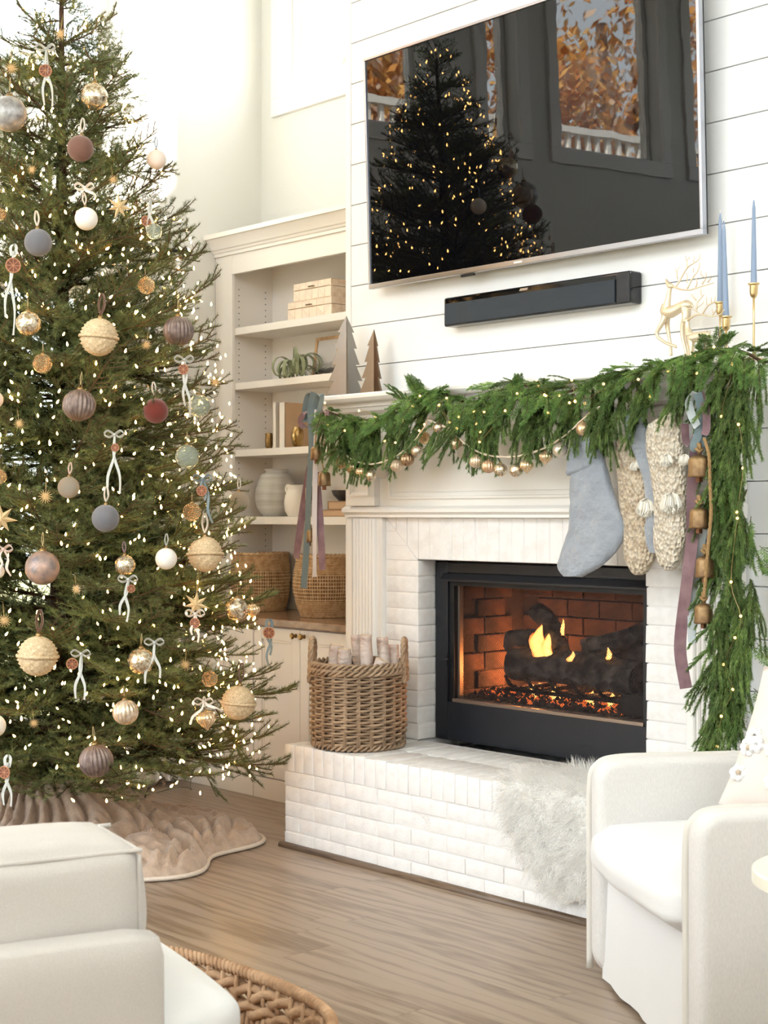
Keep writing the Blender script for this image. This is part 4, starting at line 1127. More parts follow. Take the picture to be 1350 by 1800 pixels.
# birch logs
BIRCH = M('birch_bark', srgb(222,204,192), 0.8, var=(7,0.5,0.66), col2=srgb(168,134,116), bump=(20,0.7,'noise',0.02), aniso=(1,1,2.2), rnd=0.05)
BEND = M('birch_cut_end', srgb(236,216,190), 0.7, var=(14,0.4,0.6), col2=srgb(214,186,152))
def birch(px, py, dd, r, label, seed, tilt=(0,0), ln=0.34):
    fwd = Vector((-_s,_c,0)); rgt = Vector((_c,_s,0))
    k_ = 1/ppm(bc0+fwd*dd)
    top = bc0+fwd*dd+rgt*(px-630)*k_; top.z = CAM.z-(py-CY)*k_
    bot = top-(rgt*tilt[0]+fwd*tilt[1])-UZ*ln
    h_ = (bot-bc0); h_.z = 0
    if h_.length > RB-0.05: h_ = h_.normalized()*(RB-0.05); bot = Vector((bc0.x+h_.x, bc0.y+h_.y, bot.z))
    bot.z = max(bot.z, HZ+0.03)
    log(bot, top, r*1.02, r, label, seed, BIRCH, 'birch_log', 10, 16, 0.16, 'birch logs in the basket', 'log', BEND, 0.006)
birch(592, 1134, 0.02, 0.031, 'birch log with peeling bark leaning next to the basket handle', 11, (0.05,0.0))
birch(606, 1140, -0.06, 0.030, 'short thick birch log in front with ragged bark', 12, (0.03,-0.02))
birch(626, 1116, 0.05, 0.026, 'birch log with a dark knot standing at the back of the basket', 13, (-0.02,0.02))
birch(643, 1116, -0.03, 0.027, 'smooth pale birch log upright in the middle of the basket', 14, (0.0,-0.01))
birch(671, 1120, 0.03, 0.026, 'birch log with a collar of bark near its top', 15, (-0.02,0.02))
birch(690, 1133, 0.07, 0.026, 'pale birch log at the wall side of the basket', 16, (-0.05,0.03))
birch(672, 1160, -0.09, 0.030, 'low birch log showing its white cut face', 17, (0.10,-0.02), 0.22)

# ================================================================== sheepskin on the hearth
SHEEP = bpy.data.materials.new('white_sheepskin'); SHEEP.use_nodes = True
_n = SHEEP.node_tree.nodes; _l = SHEEP.node_tree.links; _n.clear()
_o = _n.new('ShaderNodeOutputMaterial'); _d = _n.new('ShaderNodeBsdfDiffuse'); _t = _n.new('ShaderNodeBsdfTranslucent'); _mx = _n.new('ShaderNodeMixShader'); _mx.inputs[0].default_value = 0.5
_d.inputs[0].default_value = (0.99,0.98,0.955,1); _t.inputs[0].default_value = (0.99,0.98,0.955,1)
_m4 = _n.new('ShaderNodeMixShader'); _m4.inputs[0].default_value = 0.42; _t4 = _n.new('ShaderNodeBsdfTransparent')
_l.new(_d.outputs[0], _mx.inputs[1]); _l.new(_t.outputs[0], _mx.inputs[2]); _l.new(_mx.outputs[0], _m4.inputs[1]); _l.new(_t4.outputs[0], _m4.inputs[2]); _l.new(_m4.outputs[0], _o.inputs[0])
def sheep_pt(u, v):
    # u: distance across (X), v: distance along the drape starting at the back
    back = HY0 + 0.36
    top_len = back - HY0 + 0.0
    if v < top_len:
        return Vector((u, back - v, HZ + 0.012 + 0.010*noise.noise(Vector((u*9, v*9, 2))))), Vector((0,0,1))
    d = v - top_len
    if d < 0.05:
        a = d/0.05*pi/2; return Vector((u, HY0-0.012*math.sin(a)-0.002, HZ+0.012*math.cos(a)-0.0)), Vector((0,-math.sin(a),math.cos(a)))
    return Vector((u, HY0-0.016-0.008*noise.noise(Vector((u*8, d*8, 5)))-0.01, HZ-(d-0.05))), Vector((0,-1,0))
uc = 1.86
def half_w(v):   # skin outline
    t_ = v/0.81
    if t_ > 1 or t_ < 0: return (0,0)
    l = 0.42*(math.sin(pi*min(1,t_*0.92+0.10))**0.45); 
    return (-l*(0.92-0.30*t_+0.06*math.sin(t_*11)), l*(0.9+0.05*math.sin(t_*7)))
sk = thing('sheepskin', 'fluffy white sheepskin draped over the hearth edge', 'rug', (uc, HY0, HZ))
m = MB(); NU, NV = 24, 40; vs = []; fs = []
for j in range(NV+1):
    v = 0.81*j/NV*0.995+0.002; a, b = half_w(v)
    for i in range(NU+1):
        p, n_ = sheep_pt(uc+a+(b-a)*i/NU, v); vs.append(p)
for j in range(NV):
    for i in range(NU):
        q = j*(NU+1)+i; fs.append((q, q+1, q+NU+2, q+NU+1))
m.add(vs, fs); m.build('hide', M('sheep_hide', srgb(250,247,240), 0.9), sk, smooth=True)
rs = random.Random(21); V = []; Fc = []
for k in range(19000):
    v = rs.uniform(0.0, 0.81); a, b = half_w(v)
    if b-a < 0.02: continue
    if rs.random() > (b-a)/0.84: continue
    u = uc+rs.uniform(a, b)
    p, nn = sheep_pt(u, v)
    cl = noise.noise_vector(Vector((u*20, v*20, 1)))*1.5
    down = Vector((0,-1,0)) if nn.z > 0.7 else Vector((0,-0.15,-1))
    edge = Vector(((u-uc)/0.42*0.5, 0, 0))
    L = rs.uniform(0.045, 0.080)
    d0 = (nn*0.9+down*0.25+cl*0.5+edge*0.5+Vector((rs.gauss(0,.2),rs.gauss(0,.2),rs.gauss(0,.2)))).normalized()
    d1 = (nn*0.25+down*0.7+cl*0.6+edge*0.6+Vector((rs.gauss(0,.25),rs.gauss(0,.25),rs.gauss(0,.25)))).normalized()
    if v < 0.06: d0 = (d0+Vector((0,0.5,0.3))).normalized(); d1 = (d1+Vector((0,0.9,0.5))).normalized()
    sd = d0.cross(Vector((rs.uniform(-1,1),rs.uniform(-1,1),rs.uniform(-1,1)))).normalized()*0.0020
    p1 = p+d0*L*0.5; p2 = p1+d1*L*0.5
    if p2.z < HZ+0.006 and p2.y > HY0-0.004: p2.z = HZ+0.006
    o_ = len(V); V += [p-sd, p+sd, p1-sd*0.8, p1+sd*0.8, p2]
    Fc += [(o_,o_+1,o_+3,o_+2),(o_+2,o_+3,o_+4)]
m = MB(); m.v = [tuple(q) for q in V]; m.f = Fc
me = bpy.data.meshes.new('wool'); oo = ORG[sk.name]; me.from_pydata([(x-oo.x,y-oo.y,z-oo.z) for x,y,z in m.v], [], m.f); me.materials.append(SHEEP)
o = link('wool', me, sk, oo); o['kind'] = 'stuff'

# ================================================================== armchairs
LINEN = M('white_linen', srgb(228,224,220), 0.85, var=(260,0.3,0.7), col2=srgb(217,215,211), bump=(520,0.35,'noise',0.003), aniso=(1,1,0.35), sheen=0.15)
LINENW = M('white_slipcover', srgb(234,234,233), 0.85, bump=(300,0.25,'noise',0.003), sheen=0.15)
LINENG = M('darker_linen', srgb(206,200,194), 0.85, var=(320,0.3,0.7), col2=srgb(196,190,183), bump=(380,0.3,'noise',0.003), sheen=0.15)  # darker tone than the linen of the other armchair
WELT = M('linen_welt', srgb(222,217,208), 0.85)
def rbox(c, ax, ay, az, hx, hy, hz, r=0.03, puff=0.0, n=10, wob=0.0, seed=0):
    """rounded cushion-like box; ax, ay, az unit axes, half sizes hx, hy, hz"""
    bm = bmesh.new(); bmesh.ops.create_cube(bm, size=2.0)
    bmesh.ops.subdivide_edges(bm, edges=list(bm.edges), cuts=n, use_grid_fill=True)
    vs = []
    hmin = min(hx, hy, hz)
    for v in bm.verts:
        x, y, z = v.co
        P = Vector((x*hx, y*hy, z*hz))
        core = Vector((max(-hx+r, min(hx-r, P.x)), max(-hy+r, min(hy-r, P.y)), max(-hz+r, min(hz-r, P.z))))
        d = P-core
        if d.length > 1e-9:
            Q = core+d.normalized()*r
        else: Q = P
        f = (1-x*x)*(1-y*y) if abs(z) > 0.99 else ((1-x*x)*(1-z*z) if abs(y) > 0.99 else (1-y*y)*(1-z*z))
        if puff:
            nn = Vector((x if abs(x) > 0.99 else 0, y if abs(y) > 0.99 else 0, z if abs(z) > 0.99 else 0))
            if nn.length > 0: Q = Q+nn.normalized()*puff*(f**0.6)
        if wob: Q = Q+noise.noise_vector(Vector((x*2.2+seed, y*2.2, z*2.2)))*wob
        vs.append(Vector(c)+Vector(ax)*Q.x+Vector(ay)*Q.y+Vector(az)*Q.z)
    fs = [tuple(v.index for v in f.verts) for f in bm.faces]
    bm.verts.index_update(); fs = [tuple(v.index for v in f.verts) for f in bm.faces]; bm.free()
    return MB().add(vs, fs)
# chair by the fireplace: e1 runs from the far arm to the near arm, nb points from front to back
e1 = Vector((0.84,-0.543,0)).normalized(); nb = Vector((-e1.y, e1.x, 0))*1.0
O1 = Vector((2.365,-1.00,0))
ch = thing('armchair', 'white linen slipcovered armchair in front of the hanging garland', 'armchair', O1+e1*0.49+nb*0.45)
AH, AT, DP = 0.712, 0.095, 0.90
for k, lab in ((0,'far'),(1,'near')):
    c = O1+e1*(AT/2+(0.875 if k else 0))+nb*(DP/2)+UZ*(AH/2+0.012)
    slab(c, e1, nb, UZ, AT/2, DP/2, AH/2-0.012, 0.075, 0.03).build('arm', LINEN, ch, smooth=True)
    # welted seam running round the front of each arm
    a0 = O1+e1*(0.012+(0.875 if k else 0))
    pts = [a0+nb*(-0.002)+UZ*0.03, a0+nb*(-0.002)+UZ*0.35, a0+nb*(-0.002)+UZ*(AH-0.10), a0+nb*0.02+UZ*(AH-0.03), a0+nb*0.09+UZ*(AH-0.006), a0+nb*0.3+UZ*(AH-0.005), a0+nb*(DP-0.05)+UZ*(AH-0.005)]
    S = spline(pts, 6)
    MB().ribbon(S, 0.02, [(-e1*0.5-nb*0.85) if i < len(S)*0.45 else (-e1*0.3+UZ) for i in range(len(S))], 0.003).build('welt', WELT, ch, smooth=True)
W0 = AT; W1 = 0.875
mid = O1+e1*((W0+W1)/2)
rbox(mid+nb*(DP-0.08)+UZ*0.43, e1, nb, UZ, (W1-W0)/2+0.06, 0.075, 0.41, 0.05, 0.006, 10).build('back', LINEN, ch, smooth=True)
# skirted front with a slight flare
m = MB(); rings = []
for i in range(13):
    x = (W0-0.02)+(W1-W0+0.04)*i/12
    wv = 0.006*math.sin(i*1.7)
    rings.append([O1+e1*x+nb*(0.02+wv)+UZ*0.015, O1+e1*x+nb*(0.034)+UZ*0.36, O1+e1*x+nb*0.5+UZ*0.36, O1+e1*x+nb*0.5+UZ*0.015])
m.loft(rings); m.build('seat_base', LINENW, ch, smooth=30)
rbox(mid+nb*(0.34)+UZ*0.435, e1, nb, UZ, (W1-W0)/2-0.004, 0.37, 0.075, 0.06, 0.035, 14, 0.006, 3).build('seat_cushion', LINENW, ch, smooth=True)
# cushion on the chair
BLUSH = M('blush_cotton', srgb(236,222,212), 0.85, bump=(200,0.2)); TUFT = M('white_tufting', srgb(248,247,244), 0.9, bump=(90,0.8,'noise',0.01))
pp = onD(1352, 1345, 4.52)
pl = thing('throw_pillow', 'blush throw pillow with white tufted flowers on the armchair', 'pillow', Vector((pp.x,pp.y,pp.z-0.17)))
pax = (e1*0.50+nb*0.81).normalized(); paz = (UZ*0.93+nb*0.25-e1*0.1).normalized(); pay = pax.cross(paz).normalized(); paz = pay.cross(pax).normalized()
rot = Matrix.Rotation(R(-16), 3, pay); pax = rot @ pax; paz = rot @ paz
pp = pp+Vector((_c,_s,0))*0.13+UZ*0.02
m = MB(); vs = []; fs = []; G = 22
for s_ in (-1, 1):
    o_ = len(vs)
    for j in range(G+1):
        for i in range(G+1):
            x = -1+2*i/G; y = -1+2*j/G
            th_ = 0.075*((1-x**4)*(1-y**4))**0.6
            pin = 1-0.07*(x*x*(1-y*y)+y*y*(1-x*x))
            xx = x*0.22*(1-0.06*(1-y*y)); yy = y*0.22*(1-0.06*(1-x*x))
            vs.append(pp+pax*xx+paz*yy+pay*th_*s_)
    for j in range(G):
        for i in range(G):
            q = o_+j*(G+1)+i; fs.append((q,q+1,q+G+2,q+G+1))
m.add(vs, fs); o = m.build('pillow_cover', BLUSH, pl, smooth=True)
camdir = (CAM-pp).normalized(); sg = 1 if pay.dot(camdir) > 0 else -1
rt = random.Random(17)
for i in range(26):
    x = rt.uniform(-0.9,0.15); y = -0.75+rt.random()*1.0+0.2*x
    th_ = 0.075*((1-x**4)*(1-y**4))**0.6
    p = pp+pax*x*0.21+paz*y*0.21+pay*sg*(th_+0.004)
    nn = pay*sg
    m = MB()
    for k in range(6):
        a = k*pi/3; q = p+(pax*math.cos(a)+paz*math.sin(a))*0.015
        m.sphere(q, 0.012, 8, 6)
    f = m.build('tufted_flower', TUFT, pl, smooth=True)
    if i % 2 == 0: MB().sphere(p+nn*0.012, 0.0075, 8, 6).build('bead', M('wood_bead', srgb(200,180,156), 0.6) if i == 0 else bpy.data.materials['wood_bead'], f, smooth=True)
# side table edge at the frame border
sc_ = onD(1352, 1538, 3.35)
stb = thing('side_table', 'small round white side table next to the armchair arm', 'table', Vector((sc_.x,sc_.y,0)))
tcx = Vector((sc_.x,sc_.y,0))+Vector((_c,_s,0))*0.20
CREAM = M('cream_lacquer', srgb(244,242,226), 0.3)
MB().lathe([(0.001,sc_.z-0.028),(0.22,sc_.z-0.028),(0.232,sc_.z-0.022),(0.232,sc_.z+0.004),(0.226,sc_.z+0.008),(0.001,sc_.z+0.008)], 64, tcx).build('table_top', CREAM, stb, smooth=30)
MB().lathe([(0.001,0.02),(0.022,0.02),(0.02,sc_.z-0.028),(0.001,sc_.z-0.028)], 20, tcx).build('pedestal', CREAM, stb, smooth=60)
MB().lathe([(0.001,0),(0.15,0),(0.15,0.012),(0.022,0.022),(0.001,0.022)], 40, tcx).build('base', CREAM, stb, smooth=30)

# chair in the near corner, its arm and plump back cushion
O2 = Vector((2.965,-3.03,0))          # front end of the arm that shows
fd = Vector((0.24,0.97,0)).normalized(); sd2 = Vector((fd.y,-fd.x,0))   # facing direction, outward side
c2 = thing('armchair', 'darker linen armchair with plump back cushion seen from behind', 'armchair', O2-fd*0.4-sd2*0.35)
rbox(O2-fd*0.45-sd2*0.05+UZ*0.325, fd, sd2, UZ, 0.45, 0.055, 0.307, 0.03, 0.004, 12).build('arm', LINENG, c2, smooth=True)
rbox(O2-fd*0.45-sd2*0.85+UZ*0.325, fd, sd2, UZ, 0.45, 0.055, 0.307, 0.03, 0.004, 12).build('arm', LINENG, c2, smooth=True)
rbox(O2-fd*0.84-sd2*0.45+UZ*0.40, fd, sd2, UZ, 0.07, 0.40, 0.38, 0.04, 0.004, 10).build('back', LINENG, c2, smooth=True)
rbox(O2-fd*0.36-sd2*0.45+UZ*0.19, fd, sd2, UZ, 0.40, 0.36, 0.175, 0.02, 0.0, 8).build('seat_base', LINENG, c2, smooth=True)
rbox(O2-fd*0.30-sd2*0.43+UZ*0.395, fd, sd2, UZ, 0.50, 0.36, 0.07, 0.06, 0.03, 14).build('seat_cushion', LINENW, c2, smooth=True)
cc = O2-fd*0.325-sd2*0.27+UZ*0.625
cu = rbox(cc, fd, sd2, UZ, 0.32, 0.15, 0.165, 0.04, 0.026, 16, 0.006, 5).build('back_cushion', LINENG, c2, smooth=True)
for sgn in (1,):
    for zz_ in (0.149,):
        pts = []
        for (a_, b_) in ((-0.305,0.141),(0.0,0.141),(0.29,0.141),(0.308,0.125),(0.309,0.0),(0.308,-0.125),(0.29,-0.141),(-0.305,-0.141)):
            pts.append(cc+fd*a_+sd2*b_+UZ*(zz_+0.006))
        MB().tube(spline(pts, 6), 0.005, 8).build('piping', LINENG, cu, smooth=True)
pts = [cc+fd*0.312+sd2*0.138+UZ*z_ for z_ in (0.145,0.05,-0.05,-0.15)]
MB().tube(spline(pts,4), 0.005, 8).build('piping', LINENG, cu, smooth=True)

# ================================================================== low floor basket
WH = M('water_hyacinth', srgb(196,160,124), 0.75, var=(12,0.35,0.65), col2=srgb(158,120,86), bump=(70,0.5), rnd=0.06)
fbc = Vector((2.30,-2.56,0)); flb = thing('floor_basket', 'oval water-hyacinth basket on the floor beside the near armchair', 'basket', fbc)
def oval(t_, R1, R2, z, e=3.0):
    c_, s_ = math.cos(t_), math.sin(t_)
    return fbc+Vector((R1*math.copysign(abs(c_)**(2/e), c_), R2*math.copysign(abs(s_)**(2/e), s_), z))
A1_, B1_, HBK = 0.50, 0.255, 0.25
def oval_pts(z, k, N):
    # even spacing by arc length
    P = [oval(2*pi*i/720, A1_*k, B1_*k, z, 2.6) for i in range(720)]
    L = [0.0]
    for i in range(720): L.append(L[-1]+(P[(i+1)%720]-P[i]).length)
    out = []; j = 0
    for i in range(N):
        s_ = L[-1]*i/N
        while L[j+1] < s_: j += 1
        f_ = (s_-L[j])/max(1e-9, L[j+1]-L[j]); out.append(P[j].lerp(P[(j+1)%720], f_))
    return out
def braid_row(z, k, r, waves, amp, N=280, ph=0, zs=0.012):
    P = oval_pts(z, k, N); rings = []
    for i in range(N):
        u = (P[i]-fbc); u.z = 0; u.normalize(); a = 2*pi*waves*i/N+ph
        p = P[i]+u*amp*math.cos(a)+UZ*zs*math.sin(a)
        rings.append([p+u*r*math.cos(2*pi*q/6)+UZ*r*math.sin(2*pi*q/6) for q in range(6)])
    return MB().loft(rings, False, True)
MB().loft([oval_pts(z, k, 60) for z, k in ((0.004,0.90),(0.02,0.93))]).build('base', WH, flb)
rows = [(0.035,0.94),(0.085,0.955),(0.235,0.995)]
for z, k in ((0.16,0.985),(0.205,1.0)):
    for ph in (0, pi):
        braid_row(z, k, 0.015, 15, 0.010, ph=ph, zs=0.013).build('braid', WH, flb, smooth=True)
for z, k in ((0.025,0.935),(0.06,0.945)):
    for ph in (0, pi):
        braid_row(z, k, 0.013, 15, 0.009, ph=ph, zs=0.010).build('braid', WH, flb, smooth=True)
P0 = oval_pts(0.06, 0.945, 110); P1 = oval_pts(0.16, 0.98, 110)
for i in range(110):
    MB().tube([P0[i], P0[i].lerp(P1[i],0.35)+UZ*0.0, P0[i].lerp(P1[i],0.7), P1[i]], [0.008,0.0115,0.0105,0.008], 6).build('upright', WH, flb, smooth=True)
P = oval_pts(HBK, 1.01, 150)
for i in range(150):       # wrapped rim, one coil per turn
    t_ = (P[(i+1)%150]-P[i-1]).normalized(); u = (P[i]-fbc); u.z = 0; u.normalize()
    rings = []
    for q in range(10):
        a = 2*pi*q/10; d = u*math.cos(a)+UZ*math.sin(a); cpt = P[i]+d*0.012+t_*0.004*math.sin(a)
        rings.append([cpt+d*0.0065*math.cos(2*pi*w_/5)+t_*0.0088*math.sin(2*pi*w_/5) for w_ in range(5)])
    MB().loft(rings, False, True).build('rim_coil', WH, flb, smooth=True)
for i in range(0, 40):
    p = oval_pts(0.225, 1.0, 40)[i]
    u = (p-fbc); u.z = 0; u.normalize()
    MB().tube([p-UZ*0.065-u*0.004, p-u*0.014-UZ*0.03, p-u*0.01+UZ*0.015], 0.006, 5).build('tie', WH, flb, smooth=True)

# ================================================================== curtain, rod, cable, floor strip
CURT = M('white_curtain', srgb(246,243,238), 0.85, bump=(200,0.15))
cu_t = thing('curtain', 'white curtain panel hanging behind the tree near the corner', 'curtain', (XL+0.08,-0.15,0))
m = MB(); rings = []; NC = 90
for i in range(NC+1):
    y_ = 0.045 - 0.50*i/NC; am = 0.022
    x_ = XL+0.085+am*math.sin(i*0.52); xt = XL+0.085+am*0.9*math.sin(i*0.52+0.1)
    zb_ = 0.025
    rings.append([Vector((xt, y_*0.97, 2.915)), Vector((x_, y_, 1.4)), Vector((x_+0.006*math.sin(i*.9), y_, zb_)), Vector((x_+0.003, y_, zb_)), Vector((x_+0.003, y_, 1.4)), Vector((xt+0.003, y_*0.97, 2.915))])
m.loft(rings, True); m.build('panel', CURT, cu_t, smooth=60)
rod = thing('curtain_rod', 'black curtain rod with round finial above the curtain', 'curtain rod', (XL+0.09,0.06,2.95))
DARKB = M('oiled_bronze', srgb(44,38,44), 0.4, 0.6)
MB().tube([(XL+0.09,0.05,2.948),(XL+0.09,-2.8,2.948)], 0.011, 10).build('rod', DARKB, rod, smooth=True)
m = MB(); prof = [(0.001,-0.02),(0.015,-0.02),(0.015,-0.008),(0.010,0),(0.024,0.012),(0.03,0.026),(0.024,0.042),(0.001,0.052)]
m.loft([[Vector((XL+0.09+r*math.cos(2*pi*i/16), 0.05+h, 2.948+r*math.sin(2*pi*i/16))) for i in range(16)] for r, h in prof]); m.build('finial', DARKB, rod, smooth=50)
for yy in (0.0, -2.75):
    MB().tube([(XL+0.002,yy,2.93),(XL+0.09,yy,2.93),(XL+0.09,yy,2.94)], 0.007, 8).build('bracket', DARKB, rod, smooth=True)
CABLE = M('brown_cable', srgb(92,72,58), 0.6)
p = [onZ(255,1400,0.006), onZ(262,1385,0.006), onZ(272,1380,0.14), onZ(287,1368,0.30), onZ(289,1380,0.42)]
tag(MB().tube(spline(p,8), 0.0055, 6).build('power_cable', CABLE, org=p[0], smooth=True), 'brown power cable rising from the floor into the tree', 'cable')
p = [onZ(215,1380,0.1), onZ(232,1360,0.22), onZ(245,1352,0.32)]
p = [onZ(275,1428,0.007), onZ(290,1422,0.007), onZ(305,1424,0.007), onZ(312,1432,0.007), onZ(330,1450,0.007)]
tag(MB().tube(spline(p,8), 0.005, 6).build('power_cable', CABLE, org=p[0], smooth=True), 'brown cable loop on the floor beside the plush skirt', 'cable')
tag(MB().box(XL+0.03,XL+0.14,-1.45,-0.75,0.001,0.012).build('floor_strip', BLACK2, bevel=0.003), 'flat black strip on the floor beside the baseboard', 'vent')  # thin black slab laid on the floor along the wall

# ================================================================== plush tree skirt
PLUSH = M('taupe_plush', srgb(196,174,154), 0.95, var=(26,0.35,0.65), col2=srgb(176,154,134), bump=(150,0.5,'noise',0.006), sheen=0.4)
TC = Vector((-0.441,-1.30,0))
NR, NA = 90, 260; rings = []
def skirt_r(a):
    return 0.74+0.07*math.sin(a*3+0.6)+0.05*math.sin(a*5+2.0)+0.03*math.sin(a*9)+0.16*math.exp(-((((a-1.10+pi)%(2*pi))-pi)/0.35)**2)
for i in range(NR+1):
    t_ = i/NR; rg = []
    for k in range(NA):
        a = 2*pi*k/NA; Rm = skirt_r(a); r = 0.05+(Rm-0.05)*t_
        p = TC+Vector((math.cos(a)*r, math.sin(a)*r, 0))
        h = 0.32*math.exp(-(r/0.30)**2)+0.055*(1-t_)**0.4
        q = Vector((p.x*7.5, p.y*7.5, 3.3)); wv = noise.noise_vector(Vector((p.x*3,p.y*3,7)))
        rd = 1-(noise.noise(Vector((p.x*9.5+wv.x*1.8, p.y*9.5+wv.y*1.8, 1.0)))*4.0)**2
        rd2 = 1-(noise.noise(Vector((p.x*13+wv.y*2, p.y*13+wv.x*2, 4.0)))*3.6)**2
        ph_ = 15*a+wv.x*7.0+2.5*math.sin(r*9+wv.y*4); st_ = abs(math.sin(ph_))**0.7
        fall = min(1, (1-t_)*7+0.22)
        h += (0.060*st_+0.022*max(0,rd)**0.6)*fall+0.012*min(1,(1-t_)*30)
        rg.append(Vector((p.x, p.y, max(0.006, h))))
    rings.append(rg)
# rolled hem down to the floor
last = rings[-1]; rings.append([Vector((p.x, p.y, 0.002)) for p in last])
sk2 = thing('tree_skirt', 'taupe plush blanket bunched round the foot of the tree', 'tree skirt', (TC.x,TC.y,0))
MB().loft(rings, False).build('plush', PLUSH, sk2, smooth=True)
HEM = M('cream_hem', srgb(226,212,196), 0.9, bump=(150,0.5))
N_ = NA; rg_ = []
for k in range(NA):
    a = 2*pi*k/NA; u = Vector((math.cos(a), math.sin(a), 0)); p = TC+u*(skirt_r(a)+0.002)+UZ*0.012
    rg_.append([p+u*0.011*math.cos(2*pi*q/6)+UZ*0.010*math.sin(2*pi*q/6) for q in range(6)])
MB().loft(rg_, False, True).build('hem', HEM, sk2, smooth=True)

# ================================================================== Christmas tree
NEED = bpy.data.materials.new('fir_needles'); NEED.use_nodes = True
_n = NEED.node_tree.nodes; _l = NEED.node_tree.links; _b = _n['Principled BSDF']
_oi = _n.new('ShaderNodeObjectInfo'); _tc = _n.new('ShaderNodeTexCoord'); _nz = _n.new('ShaderNodeTexNoise'); _nz.inputs['Scale'].default_value = 9
_l.new(_tc.outputs['Object'], _nz.inputs['Vector'])
_rp = _n.new('ShaderNodeValToRGB'); _rp.color_ramp.elements[0].color = (*srgb(74,90,50),1); _rp.color_ramp.elements[1].color = (*srgb(128,138,80),1); _rp.color_ramp.elements[0].position = 0.3; _rp.color_ramp.elements[1].position = 0.72
_l.new(_nz.outputs['Fac'], _rp.inputs[0])
_hs = _n.new('ShaderNodeHueSaturation'); _mr = _n.new('ShaderNodeMapRange'); _mr.inputs[3].default_value = 0.8; _mr.inputs[4].default_value = 1.2
_l.new(_oi.outputs['Random'], _mr.inputs[0]); _l.new(_mr.outputs[0], _hs.inputs['Value']); _l.new(_rp.outputs[0], _hs.inputs['Color']); _l.new(_hs.outputs[0], _b.inputs['Base Color'])
_b.inputs['Roughness'].default_value = 0.55
TWIG = M('fir_twig', srgb(92,70,50), 0.9)
TRUNK = M('fir_trunk', srgb(84,62,46), 0.95, var=(20,0.3,0.7), col2=srgb(52,38,30), bump=(40,0.8))
PROF = [(0.25,0.90),(0.46,1.0),(0.99,0.96),(1.37,0.89),(1.86,0.84),(2.26,0.78),(2.67,0.64),(2.90,0.56),(3.10,0.48),(3.45,0.345),(3.78,0.18),(4.02,0.03)]
def TR(z):
    if z <= PROF[0][0]: return PROF[0][1]
    for (a, ra_), (b, rb_) in zip(PROF, PROF[1:]):
        if z <= b: return ra_+(rb_-ra_)*(z-a)/(b-a)
    return 0.02
def needles(V, Fc, a, b, rng, dens=820, L=0.019, wd=0.0021):
    d = (b-a); ln = d.length
    if ln < 1e-4: return
    d = d/ln; u = d.orthogonal().normalized(); v = d.cross(u)
    n_ = int(ln*dens)
    for i in range(n_):
        p = a+d*(ln*(i+rng.random())/n_)
        th_ = rng.uniform(0, 2*pi); o_ = u*math.cos(th_)+v*math.sin(th_)
        if o_.z < -0.6 and rng.random() < 0.6: continue
        dd = (d*rng.uniform(0.45,0.8)+o_*0.8+Vector((0,0,0.12))).normalized()
        sdv = dd.cross(Vector((rng.uniform(-1,1),rng.uniform(-1,1),rng.uniform(-1,1)))).normalized()*wd*0.5
        k = len(V); V += [p-sdv, p+sdv, p+dd*L*rng.uniform(0.75,1.15)]; Fc.append((k,k+1,k+2))
def make_branch(Lb, seed):
    rng = random.Random(seed); V = []; Fc = []; W_ = MB()
    def stem(t): return Vector((Lb*t, 0.02*math.sin(t*3+seed)*Lb, -0.07*Lb*t*t+0.10*Lb*t**4+0.01*math.sin(seed+t*5)))
    S = [stem(i/12) for i in range(13)]
    W_.tube(S, [0.0085*(1-0.75*i/12)*(0.6+0.4*Lb) for i in range(13)], 5)
    for i in range(2,12): needles(V, Fc, S[i], S[i+1], rng)
    step = 0.044; t = 0.12 if Lb > 0.4 else 0.08; side = 1
    while t < 0.97:
        p = stem(t); d0 = (stem(t+0.03)-stem(t)).normalized()
        L = (0.34*Lb*(1-t)**0.8+0.055)*rng.uniform(0.75,1.15); L = min(L, 0.36)
        for sgn in ((1,-1) if rng.random() < 0.75 else (side,)):
            an = rng.uniform(0.65,1.0)
            lat = Vector((0,sgn,0)); up = rng.uniform(-0.25,0.45)
            td = (d0*math.cos(an)+lat*math.sin(an)+Vector((0,0,up))).normalized()
            q = p; seg = max(2, int(L/0.035)); P = [q]
            for k in range(seg):
                td = (td+d0*0.10+Vector((0,0,0.03))+Vector((rng.gauss(0,.05),rng.gauss(0,.05),rng.gauss(0,.05)))).normalized()
                q = q+td*(L/seg); P.append(q)
            W_.tube(P, [0.0022]*len(P), 3, False)
            for k in range(seg): needles(V, Fc, P[k], P[k+1], rng)
            # sub-twigs
            for k in range(1, seg):
                if rng.random() < 0.75:
                    d1 = (P[k+1]-P[k]).normalized(); sg = rng.choice((-1,1)); lat2 = d1.cross(Vector((0,0,1))).normalized()*sg
                    sd_ = (d1*0.75+lat2*0.6+Vector((0,0,rng.uniform(-.2,.35)))).normalized(); l2 = min(0.09, L*0.42)*rng.uniform(0.6,1.1)
                    needles(V, Fc, P[k], P[k]+sd_*l2, rng)
        t += step/Lb*rng.uniform(0.8,1.2); side = -side
    me = bpy.data.meshes.new('branch')
    nv = len(V)
    me.from_pydata([tuple(p) for p in V]+W_.v, [], Fc+[tuple(i+nv for i in f) for f in W_.f])
    me.materials.append(NEED); me.materials.append(TWIG)
    mi = np.zeros(len(me.polygons), dtype=np.int32); mi[len(Fc):] = 1
    me.polygons.foreach_set('material_index', mi); me.update()
    return me
LENS = [0.26, 0.42, 0.60, 0.78, 0.98]
BR = {L: [make_branch(L, 100+int(L*100)*7+k) for k in range(3)] for L in LENS}
tree = thing('christmas_tree', 'tall fir Christmas tree covered in warm lights', 'Christmas tree', (TC.x, TC.y, 0))
